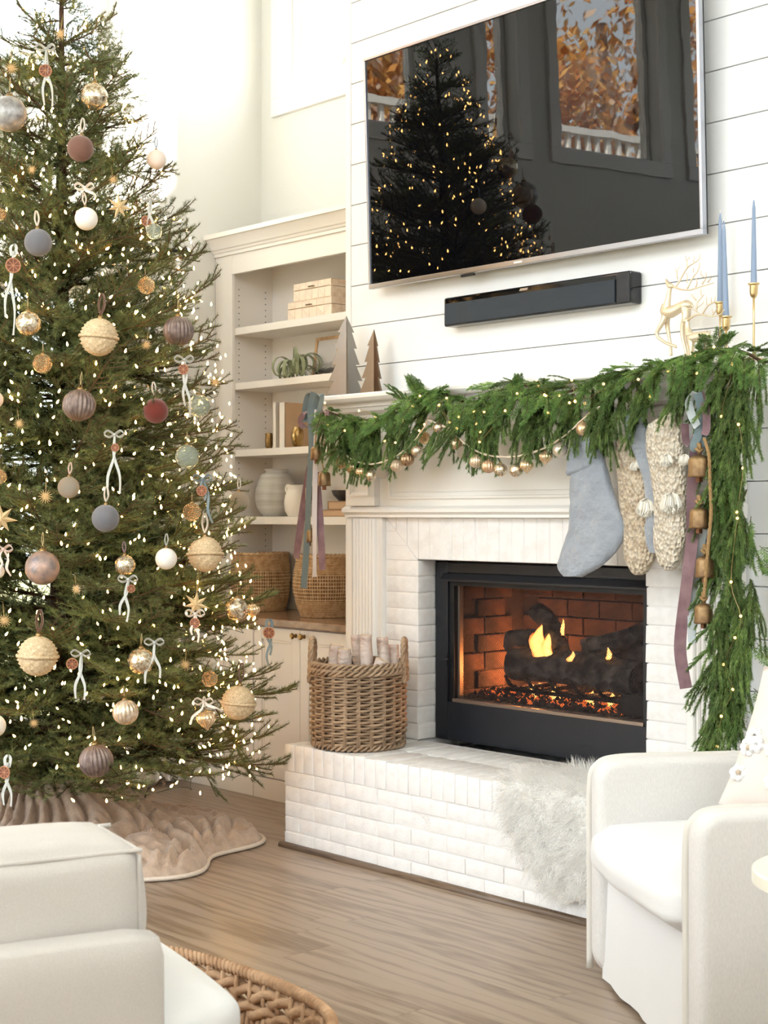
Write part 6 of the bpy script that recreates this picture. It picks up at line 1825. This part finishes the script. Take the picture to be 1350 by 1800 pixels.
for i in range(NSP):
    t_ = (i+rg.random())/NSP; k = t_*(len(spine)-1); p = spine[int(k)].lerp(spine[min(len(spine)-1,int(k)+1)], k-int(k))
    along = rg.uniform(-0.7,0.7)
    if p.x < spine[0].x+0.16: along = abs(along)*0.8+0.25
    if i % 3 == 0:
        d = Vector((along, -0.35+rg.uniform(-.3,.2), -1.0)); me = rg.choice(ROPE); s_ = rg.uniform(0.85,1.2)
        p = p+Vector((0,-0.0,-0.01))
    elif i % 3 == 1:
        d = Vector((along*1.3, -0.6, -0.75+rg.uniform(-.4,.5))); me = rg.choice(LACE); s_ = rg.uniform(0.6,0.9)
        p = p+Vector((0,-0.03,0.01))
    else:
        d = Vector(((1 if p.x < spine[0].x+0.2 else rg.choice([-1,1]))*rg.uniform(.6,1), -0.45, rg.uniform(-.55,.15))); me = rg.choice(LACE+ROPE[:2]); s_ = rg.uniform(0.5,0.75)
        p = p+Vector((0,-0.02,0.012))
    put(me, p, d, rg.uniform(-0.6,0.6), s_)
# swags where the foliage hangs lower
for px, n_ in ((625,6),(645,8),(665,6),(835,6),(850,6),(870,5),(925,5),(945,6),(1010,5),(1060,6),(1075,5),(1130,4)):
    for j in range(n_):
        b = onY(px+rg.uniform(-12,12), 745-(px-625)*0.12+rg.uniform(-8,12), YG-rg.uniform(0,0.03))
        put(rg.choice(ROPE), b, (rg.uniform(-.28,.28),-0.12,-1), rg.uniform(-1,1), rg.uniform(0.75,1.05))
# tufts rising above the shelf
for px, py, dx, dz, n_ in ((716,700,-0.3,0.6,3),(735,688,0.0,0.7,4),(765,684,0.8,0.35,4),(790,690,1.0,0.25,3),(905,680,0.5,0.7,4),(930,672,0.8,0.45,3),(1240,612,0.3,0.3,3),(1262,604,0.7,0.55,4),(1010,672,-0.6,0.3,2),(1120,645,-0.8,0.2,3),(1180,634,-0.8,0.25,3)):
    for j in range(n_):
        b = onY(px+rg.uniform(-6,6), py+12, YG+rg.uniform(0,0.03))
        put(rg.choice(LACE), b, (dx+rg.uniform(-.3,.3), -0.35, dz+rg.uniform(-.25,.2)), rg.uniform(-.5,.5), rg.uniform(0.45,0.62))
# the long drop at the end of the mantel
DPX = [(1300,640),(1292,720),(1290,800),(1296,900),(1300,1000),(1302,1090),(1294,1180),(1285,1270)]
drop = spline([onY(x, y, -0.225) for x, y in DPX], 10)
MB().tube(drop, 0.006, 6).build('stem', TWIG, gar, smooth=True)
ND = 120
for i in range(ND):
    t_ = (i+rg.random())/ND; k = t_*(len(drop)-1); p = drop[int(k)].lerp(drop[min(len(drop)-1,int(k)+1)], k-int(k))
    wv = 0.065*(1-0.35*max(0,t_-0.75)*4)
    p = p+Vector((rg.uniform(-wv,wv)*1.0, -rg.uniform(0.0,0.05), 0.02))
    me = rg.choice(ROPE) if i % 3 else rg.choice(LACE)
    put(me, p, (rg.uniform(-.4,.4), -0.22, -1.0), rg.uniform(-1,1), rg.uniform(0.8,1.15) if me in ROPE else rg.uniform(0.6,0.85))
for px, py, dx in ((1330,980,1),(1335,960,1),(1268,1090,-0.8),(1262,1130,-0.7),(1325,1210,0.9),(1330,1130,0.7)):
    put(rg.choice(LACE), onY(px, py, -0.24), (dx,-0.3,-0.5), rg.uniform(-.5,.5), 0.75)
# garland micro lights
GB = M('micro_bulb', (1.0,0.85,0.6), 0.3, emit=((1.0,0.55,0.16), 4.5)); WIREG = M('champagne_wire', srgb(206,176,128), 0.4, 0.6)
gl = thing('garland_lights', 'thin wire micro lights twined through the mantel garland', 'fairy lights', onY(960,690,-0.3))
gb_me = MB().sphere((0,0,0), 0.0052, 7, 5).mesh('bulb', smooth=True); gb_me.materials.append(GB)
GLP = [(571,708),(576,746),(606,757),(631,722),(660,733),(676,775),(695,778),(708,738),(725,714),(738,696),(726,714),(708,740),(737,757),(746,746),(772,712),(785,700),(790,742),(771,713),(803,753),(806,733),(833,722),(851,724),(832,723),(837,745),(844,759),(843,777),(888,722),(909,692),(943,668),(960,696),(963,725),(946,678),(957,694),(983,695),(1005,668),(1011,706),(1028,709),(1061,675),(1001,708),(1011,705),(1122,667),(1143,697),(1150,658),(1174,653),(1225,656),(1223,625),(1255,610),(1287,640),(1268,732),(1298,746),(1306,823),(1295,900),(1296,911),(1285,1023),(1302,1083),(1292,1121),(1272,1168),(1288,1212),(1268,1259),(1261,1312)]
GP = [onY(x, y, -0.315 if x < 1200 else -0.30) for x, y in GLP]
MB().tube(spline(GP, 4), 0.0009, 3, False).build('wire', WIREG, gl)
for p in GP: inst('bulb', gb_me, gl, p-ORG[gl.name])

# ------------------------------------------------------------------ string of small mercury baubles
sg_t = thing('bauble_string', 'cream cord strung with small mercury glass baubles under the garland', 'garland', onY(800,800,-0.27))
CORDM = M('cream_cord', srgb(230,212,188), 0.8)
YS = -0.30
for pts in ([(576,752),(590,780),(612,803),(636,814),(660,815),(690,805),(718,786),(742,757),(752,738)], [(752,738),(785,752),(806,770),(832,790),(862,801),(900,803),(935,796),(968,782),(1000,760),(1030,732),(1056,714)]):
    S = spline([onY(x, y, YS) for x, y in pts], 6)
    for ph in (0, pi):
        Q = [p+Vector((0,math.cos(i*0.9+ph),math.sin(i*0.9+ph)))*0.0022 for i, p in enumerate(S)]
        MB().tube(Q, 0.0026, 5).build('cord', CORDM, sg_t, smooth=True)
SB = [(571,775,10,'ribc'),(584,794,10,'gold'),(600,813,11,'gold'),(617,822,11,'topg'),(636,830,11,'topg'),(652,836,10,'merc'),(673,830,12,'glit'),(697,819,11,'ribc'),(716,808,12,'ribt2'),(733,793,11,'merc'),(746,770,11,'gold2'),(771,752,10,'merc'),(802,780,11,'glit2'),(815,796,12,'glit'),(837,811,12,'ribc'),(859,820,12,'ribg'),(880,826,12,'merc'),(907,827,12,'merc2'),(926,819,12,'topg'),(959,804,12,'topg'),(984,791,13,'merc3'),(1025,754,13,'glit2')]
K['ribt2'] = mk(unit_ball(16,0.05,96), M('bronze_ribbed_glass', srgb(190,158,124), 0.25, 0.7, var=(3,0.4,0.6), col2=srgb(150,120,92)))
K['ribg'] = mk(unit_ball(16,0.05,96), M('rose_gold_ribbed_glass', srgb(222,184,150), 0.25, 0.65))
K['glit2'] = mk(unit_ball(), M('champagne_glass', srgb(226,198,164), 0.3, 0.7, var=(4,0.4,0.6), col2=srgb(198,164,128)))
K['gold2'] = K['gold']; K['merc2'] = K['merc']; K['merc3'] = mk(unit_ball(), M('pearl_glass', srgb(232,220,200), 0.22, 0.6))
so_ = ORG[sg_t.name]
for px, py, r, kd in SB:
    p = onY(px, py, YS); rr_ = r/ppm(p)
    b_ = inst('small_bauble', K[kd], sg_t, p-so_, Matrix.Rotation(px*0.37,3,'Z').to_quaternion(), (rr_,rr_,rr_)); c_ = inst('cap', cap_me, b_, (0,0,-0.1 if kd == 'topg' else 0)); c_.matrix_parent_inverse.identity()
    inst('wire_loop', capl_me, b_, (0,0,0.02))

# ================================================================== stockings
VELB = M('dusty_blue_velvet', srgb(152,158,166), 0.85, var=(6,0.35,0.65), col2=srgb(136,143,152), bump=(14,0.9,'noise',0.03), sheen=0.5)
KNIT = M('cream_chunky_knit', srgb(240,230,210), 0.95, var=(60,0.35,0.65), col2=srgb(216,200,174), bump=(85,1.0,'voronoi',0.02), sheen=0.2, aniso=(1,1,0.75))
KNIT2 = M('oatmeal_chunky_knit', srgb(226,210,184), 0.95, var=(60,0.35,0.65), col2=srgb(190,168,138), bump=(85,1.0,'voronoi',0.02), sheen=0.2, aniso=(1,1,0.75))
YARN = M('ivory_yarn', srgb(246,240,226), 0.95)
def stock_rings(rows, Y, dep, n=22, wob=0.0, sub=4):
    R_ = []
    S = spline([(y, xl, xr) for y, xl, xr in rows], sub)
    for q in S:
        y, xl, xr = q
        a = onY(xl, y, Y); b = onY(xr, y, Y); c_ = (a+b)/2; hw = (b.x-a.x)/2
        dd = min(dep, hw*0.75)
        ring = []
        for k in range(n):
            th_ = 2*pi*k/n; cx, sy = math.cos(th_), math.sin(th_)
            p = c_+Vector((hw*math.copysign(abs(cx)**0.8,cx), -dd*math.copysign(abs(sy)**0.8,sy), 0))
            if wob: p = p+noise.noise_vector(p*26)*wob
            ring.append(p)
        R_.append(ring)
    return R_
def stocking(label, rows, Y, dep, mat, cuff=None, cuffmat=None, wob=0.002, loop=None, loopmat=None):
    p0 = onY(rows[0][1], rows[0][0], Y)
    t = thing('stocking', label, 'stocking', p0, 'Christmas stockings under the garland')
    MB().loft(stock_rings(rows, Y, dep, wob=wob)).build('body', mat, t, smooth=60)
    if cuff: MB().loft(stock_rings(cuff, Y, dep*1.25, wob=wob*0.5)).build('cuff', cuffmat or mat, t, smooth=60)
    if loop: MB().tube(spline([onY(x, y, Y) for x, y in loop], 6), 0.0065, 8).build('hanging_loop', loopmat or mat, t, smooth=True)
    return t
stocking('dusty blue velvet stocking hanging in front of the firebox corner',
   [(790,1016,1058),(830,1006,1067),(860,1003,1076),(890,1003,1086),(920,1001,1097),(945,996,1096),(970,988,1082),(990,982,1062),(1004,984,1040),(1013,994,1022)], -0.25, 0.030, VELB,
   [(752,1013,1050),(775,1007,1056),(800,1001,1062),(822,998,1050),(836,998,1012)], VELB, 0.004, [(1040,752),(1044,720),(1048,700)], VELB)
st3 = stocking('oatmeal knit stocking tucked behind the cream one',
   [(770,1084,1126),(800,1084,1132),(840,1087,1145),(880,1090,1150),(920,1095,1153),(960,1097,1153),(985,1100,1150),(1003,1110,1138),(1011,1118,1128)], -0.235, 0.026, KNIT2, None, None, 0.003, [(1104,775),(1104,740),(1106,712)], KNIT2)
stocking('dusty blue velvet stocking mostly hidden between the knit ones',
   [(735,1098,1128),(760,1102,1136),(790,1112,1142),(815,1122,1147),(850,1132,1160),(900,1136,1168),(930,1133,1172),(955,1136,1168),(972,1142,1160)], -0.268, 0.012, VELB,
   [(728,1096,1124),(750,1098,1132),(772,1105,1139),(788,1114,1141)], VELB, 0.002)
st4 = stocking('cream knit stocking with pompoms beside the ribbons',
   [(722,1186,1197),(740,1150,1198),(752,1138,1199),(790,1138,1201),(830,1145,1205),(870,1150,1207),(910,1152,1207),(945,1150,1206),(970,1154,1199),(990,1160,1192),(1003,1170,1182)], -0.285, 0.03, KNIT, None, None, 0.003, [(1192,728),(1193,705),(1197,685),(1198,666)], KNIT)
def pompom(par, px, py, r, Y, tassel=False, seed=0):
    c_ = onY(px, py, Y); rr_ = random.Random(seed); V = []; Fc = []
    for i in range(700):
        d = Vector((rr_.gauss(0,1), rr_.gauss(0,1), rr_.gauss(0,1))).normalized()
        L = r*rr_.uniform(0.8,1.1); sdv = d.orthogonal().normalized()*r*0.045
        ou = Vector((d.x, -abs(d.y)*0.8, 0))
        b0 = c_+Vector((0,0,0.004)); b1 = c_+ou*L*0.42+Vector((0,0,-L*0.18*(1+d.z))); b2 = c_+ou*L*0.62+Vector((0,0,-L*(0.62+0.3*d.z)))
        k = len(V); V += [b0-sdv,b0+sdv,b1-sdv,b1+sdv,b2-sdv*.5,b2+sdv*.5]; Fc += [(k,k+1,k+3,k+2),(k+2,k+3,k+5,k+4)]
    m = MB(); m.add(V, Fc); m.build('tassel' if tassel else 'pompom', YARN, par)
pompom(st4, 1172, 800, 0.045, -0.325, True, 1); pompom(st4, 1204, 800, 0.040, -0.322, True, 2); pompom(st4, 1180, 868, 0.075, -0.325, True, 3)
pompom(st3, 1116, 812, 0.035, -0.27, True, 4); pompom(st3, 1137, 878, 0.068, -0.275, True, 5)

# ================================================================== ribbons and brass bells
VS = M('slate_velvet', srgb(106,122,126), 0.75, sheen=0.3, bump=(60,0.2)); VMV = M('mauve_velvet', srgb(136,106,110), 0.75, sheen=0.6, var=(20,0.35,0.7), col2=srgb(112,80,86), bump=(60,0.2)); VP = M('pale_grey_velvet', srgb(206,200,200), 0.8, sheen=0.5); VI = M('ice_blue_velvet', srgb(184,192,194), 0.8, sheen=0.5)
def tail(par, pts, w_, mat, Y, nm='ribbon_tail', tw=0.3):
    P = spline([onY(x, y, Y+(0.012*math.sin(i*1.7))) for i, (x, y) in enumerate(pts)], 6)
    MB().ribbon(P, w_, [Vector((_c,_s*0.5+tw*math.sin(i*0.23),0)) for i in range(len(P))], 0.001).build(nm, mat, par, smooth=40)
def ribbon_bunch(label, base, items):
    t = thing('ribbon_bunch', label, 'ribbon', base, 'velvet ribbon bunches at the mantel ends')
    for pts, w_, mat, Y, nm, tw in items: tail(t, pts, w_, mat, Y, nm, tw)
    return t
ribbon_bunch('slate and mauve velvet ribbons hanging from the mantel end before the bookcase', onY(553,700,-0.27), [
  ([(552,690),(546,720),(548,780),(543,860),(540,940),(534,1034)], 0.031, VS, -0.275, 'ribbon_tail', 0.2),
  ([(557,720),(555,800),(553,880),(553,950),(553,1008),(553,1012)], 0.024, VP, -0.285, 'ribbon_tail', 0.3),
  ([(545,820),(535,880),(526,940),(521,982)], 0.034, VMV, -0.262, 'ribbon_tail', 0.3),
  ([(556,830),(560,880),(564,940),(567,1002)], 0.034, VMV, -0.268, 'ribbon_tail', 0.2),
  ([(551,740),(536,738),(540,700),(550,692),(552,700)], 0.028, VS, -0.26, 'ribbon_loop', 0.5),
  ([(548,745),(552,722),(560,697),(566,698),(558,730),(546,750)], 0.028, VS, -0.29, 'ribbon_loop', 0.4),
  ([(550,748),(562,735),(572,722),(574,732),(564,748),(552,752)], 0.026, VMV, -0.30, 'ribbon_loop', 0.4),
  ([(548,748),(536,752),(528,742),(534,728),(545,722)], 0.026, VMV, -0.255, 'ribbon_loop', 0.4)])
ribbon_bunch('slate and mauve velvet ribbons hanging beside the cream stocking', onY(1225,700,-0.30), [
  ([(1226,690),(1232,720),(1228,760),(1218,788),(1230,792),(1236,760)], 0.03, VS, -0.325, 'ribbon_loop', 0.5),
  ([(1224,690),(1212,705),(1214,725),(1226,750)], 0.03, VI, -0.33, 'ribbon_loop', 0.5),
  ([(1230,690),(1240,715),(1242,750),(1238,765)], 0.028, VMV, -0.315, 'ribbon_loop', 0.4),
  ([(1204,745),(1206,775),(1216,785),(1224,765)], 0.028, VMV, -0.31, 'ribbon_loop', 0.4),
  ([(1224,780),(1218,860),(1217,940),(1208,1020),(1198,1100),(1196,1150),(1206,1210)], 0.044, VMV, -0.305, 'ribbon_tail', 0.2),
  ([(1236,930),(1226,990),(1217,1060),(1216,1130)], 0.03, VI, -0.285, 'ribbon_tail', 0.3)])
JUTE = M('jute_rope', srgb(184,148,100), 0.9, bump=(300,0.8))
def bell(px, py, rpx, hpx, Y, label, tilt=0.0, grp='brass bells at the mantel ends', knot=True):
    c_ = onY(px, py+hpx/2, Y); k_ = 1/ppm(c_); r = rpx*k_; h = hpx*k_
    t = thing('brass_bell', label, 'bell', c_, grp)
    MB().lathe([(r*0.98,0),(r*1.03,0.003),(r*1.02,0.008),(r*0.97,0.012),(r*0.93,h*0.75),(r*0.86,h*0.84),(r*0.55,h*0.95),(r*0.14,h),(r*0.001,h),(r*0.001,h*0.96),(r*0.5,h*0.9),(r*0.84,h*0.78),(r*0.92,0.01)], 28, c_).build('shell', BELLM, t, smooth=45)
    MB().tube([c_+Vector((0,0,h)), c_+Vector((0,0,h+0.012))], 0.006, 8).build('crown_loop', BELLM, t, smooth=True)
    MB().box(c_.x-r*0.2, c_.x+r*0.2, c_.y-r*0.3, c_.y+r*0.3, c_.z-0.018, c_.z+h*0.6).build('clapper', M('bell_clapper', srgb(132,86,58), 0.8) if 'bell_clapper' not in bpy.data.materials else bpy.data.materials['bell_clapper'], t, bevel=0.003)
    if knot:
        m = MB()
        for i in range(3): m.tube([c_+Vector((0.011*math.cos(a+i*2.1)*(1 if i < 2 else .7), 0.011*math.sin(a+i)*1.0, h+0.016+i*0.009+0.005*math.sin(2*a+i))) for a in [q*2*pi/12 for q in range(13)]], 0.0052, 6)
        m.build('knot', JUTE, t, smooth=True)
    return t
BELLM = M('rustic_brass', srgb(160,132,94), 0.45, 0.75, var=(22,0.35,0.65), col2=srgb(106,80,54), bump=(24,0.4,'noise',0.008))
bell(557,796,12,25,-0.30,'upper brass bell half behind the pale ribbon before the bookcase', knot=False)
bell(570,841,11.5,27,-0.30,'clear-hanging brass bell below the upper one before the bookcase', knot=False)
bell(545,866,9,27,-0.255,'brass bell hidden between slate and pale ribbons', knot=False)
bell(545,940,7,26,-0.255,'small lowest brass bell between the ribbon tails before the baskets', knot=False)
bell(1229,819,20,40,-0.33,'topmost brass bell beside the cream stocking')
bell(1229,910,18,38,-0.325,'second brass bell on the jute rope beside the stocking')
bell(1239,996,17,38,-0.31,'third brass bell behind the jute rope')
bell(1237,1078,17,36,-0.31,'lowest brass bell on the jute rope over the pilaster')
def rope(pts, Y, r, label):
    P = spline([onY(x, y, Y) for x, y in pts], 14)
    t = thing('jute_rope', label, 'rope', P[0], 'ropes carrying the bells')
    for ph in (0, 2*pi/3, 4*pi/3):
        Q = [p+Vector((math.cos(i*0.75+ph),math.sin(i*0.75+ph),0))*r*0.55 for i, p in enumerate(P)]
        MB().tube(Q, r*0.6, 5).build('strand', JUTE, t, smooth=True)
rope([(1238,770),(1246,800),(1248,850),(1250,900),(1245,960),(1240,1020),(1238,1050)], -0.335, 0.0062, 'jute rope linking the four bells beside the stocking')
rope([(556,760),(555,785),(566,812),(569,828)], -0.297, 0.003, 'thin cord holding the two front bells before the bookcase')
rope([(548,800),(546,850),(545,900),(545,926)], -0.258, 0.003, 'thin cord holding the two rear bells before the bookcase')

# ================================================================== outdoors beyond the windows
GRASS = M('outdoor_ground', srgb(120,112,78), 0.95, var=(2,0.3,0.7), col2=srgb(92,98,56))
tag(MB().box(-40, 30, -40, 30, -0.9, -0.7).build('ground', GRASS), 'unseen ground outside the windows', None, kind='structure')  # out of view, added to stop sky light from below the horizon
def leaf_mat(nm, cols):
    m = bpy.data.materials.new(nm); m.use_nodes = True
    n = m.node_tree.nodes; l = m.node_tree.links; n.clear()
    o = n.new('ShaderNodeOutputMaterial'); d = n.new('ShaderNodeBsdfDiffuse'); t = n.new('ShaderNodeBsdfTranslucent'); mx = n.new('ShaderNodeMixShader'); mx.inputs[0].default_value = 0.4
    g = n.new('ShaderNodeNewGeometry'); r = n.new('ShaderNodeValToRGB'); r.color_ramp.interpolation = 'CONSTANT'
    r.color_ramp.elements[0].color = (*cols[0],1); r.color_ramp.elements[1].color = (*cols[-1],1); r.color_ramp.elements[1].position = 0.8
    for i, c_ in enumerate(cols[1:-1]): e_ = r.color_ramp.elements.new(0.25+0.5*i/max(1,len(cols)-2)); e_.color = (*c_,1)
    l.new(g.outputs['Random Per Island'], r.inputs[0]); l.new(r.outputs[0], d.inputs[0]); l.new(r.outputs[0], t.inputs[0]); l.new(d.outputs[0], mx.inputs[1]); l.new(t.outputs[0], mx.inputs[2]); l.new(mx.outputs[0], o.inputs[0])
    return m
AUT = leaf_mat('autumn_leaves', [srgb(220,160,92), srgb(236,196,136), srgb(196,130,72), srgb(214,190,170), srgb(232,182,108)])
PALE = leaf_mat('pale_green_leaves', [srgb(188,200,132), srgb(212,214,150), srgb(160,180,110)])
BARK = M('outdoor_bark', srgb(150,120,98), 0.95, var=(6,0.3,0.7), col2=srgb(104,82,68))
def outdoor_tree(x, y, h, cr, cz, label, mat, seed, nleaf, ls=0.078):
    rr_ = random.Random(seed)
    t = thing('outdoor_tree', label, 'tree', (x,y,-0.7), 'trees outside the windows')
    MB().tube([Vector((x,y,-0.72)), Vector((x+0.1,y,h*0.4)), Vector((x-0.05,y+0.1,h*0.8))], [0.22,0.16,0.06], 8).build('trunk', BARK, t, smooth=True)
    cl = []
    for i in range(26):
        a = rr_.uniform(0,2*pi); z = cz+rr_.uniform(-1,1)*h*0.34; r = cr*math.sqrt(rr_.random())
        c_ = Vector((x+r*math.cos(a), y+r*math.sin(a), z)); cl.append((c_, rr_.uniform(0.35,0.75)))
    for i in range(9):
        c_ = cl[i][0]; b = Vector((x,y,min(c_.z-0.6, h*0.6)))
        MB().tube([b, b.lerp(c_,0.5)+Vector((0,0,0.15)), c_], [0.06,0.035,0.012], 5).build('limb', BARK, t, smooth=True)
    V = []; Fc = []
    for i in range(nleaf):
        c_, s_ = rr_.choice(cl); p = c_+Vector((rr_.gauss(0,s_*.6), rr_.gauss(0,s_*.6), rr_.gauss(0,s_*.5)))
        n_ = Vector((rr_.gauss(0,1),rr_.gauss(0,1),rr_.gauss(0,1))).normalized(); u = n_.orthogonal().normalized(); v = n_.cross(u); L = ls*rr_.uniform(0.6,1.2)
        k = len(V); V += [p-u*L, p+v*L*0.45, p+u*L, p-v*L*0.45]; Fc.append((k,k+1,k+2,k+3))
    m = MB(); m.add(V, Fc)
    me = bpy.data.meshes.new('crown'); oo = ORG[t.name]; me.from_pydata([(a-oo.x,b-oo.y,c-oo.z) for a,b,c in m.v], [], m.f); me.materials.append(mat)
    o = link('crown', me, t, oo); o['kind'] = 'stuff'
outdoor_tree(-6.5,-2.2,8,1.7,5.6,'amber-leaved tree seen through the first clerestory window',AUT,1,13000)
outdoor_tree(-7.5,-5.0,8.5,1.9,6.0,'orange autumn tree opposite the second clerestory window',AUT,2,14000)
outdoor_tree(-6.8,-7.6,8.5,1.9,6.0,'tawny autumn tree filling the widest mirrored window',AUT,3,14000)
outdoor_tree(-6.4,-10.2,8.5,2.0,6.0,'autumn tree at the far end of the garden row',AUT,4,11000)
outdoor_tree(-10.5,-8.5,10,2.4,7.0,'tall autumn tree standing behind the garden row',AUT,5,4500,0.13)
outdoor_tree(-9.5,-1.5,9,2.0,6.2,'pale green tree at the corner of the garden',PALE,6,4000)
outdoor_tree(-2.6,5.6,9,1.8,6.0,'pale green tree outside the window above the bookcase',PALE,7,6500)
# balcony rail outside the clerestory
rl_t = thing('balcony_railing', 'white balcony railing outside the clerestory windows', 'railing', (-3.4,-4,3.7))
MB().box(-3.44,-3.36,-9,1.0,4.50,4.56).build('top_rail', WHITE, rl_t); MB().box(-3.43,-3.37,-9,1.0,3.80,3.85).build('bottom_rail', WHITE, rl_t)
y_ = -8.9
bal = MB().box(-0.02,0.02,-0.02,0.02,0,0.65).mesh('baluster'); bal.materials.append(WHITE)
while y_ < 1.0:
    inst('baluster', bal, rl_t, (0,y_+4,0.15)); y_ += 0.14
tag(MB().box(-3.7,-1.78,-9,1.0,3.5,3.62).build('balcony_deck', TRIMW), 'narrow balcony deck outside the clerestory windows', 'deck')
pst = MB().box(-0.06,0.06,-0.06,0.06,0,4.3).mesh('post'); pst.materials.append(WHITE)
for y_ in (-8.8,-5.5,-2.2,0.9): inst('post', pst, rl_t, (-0.15,y_+4,-4.4))
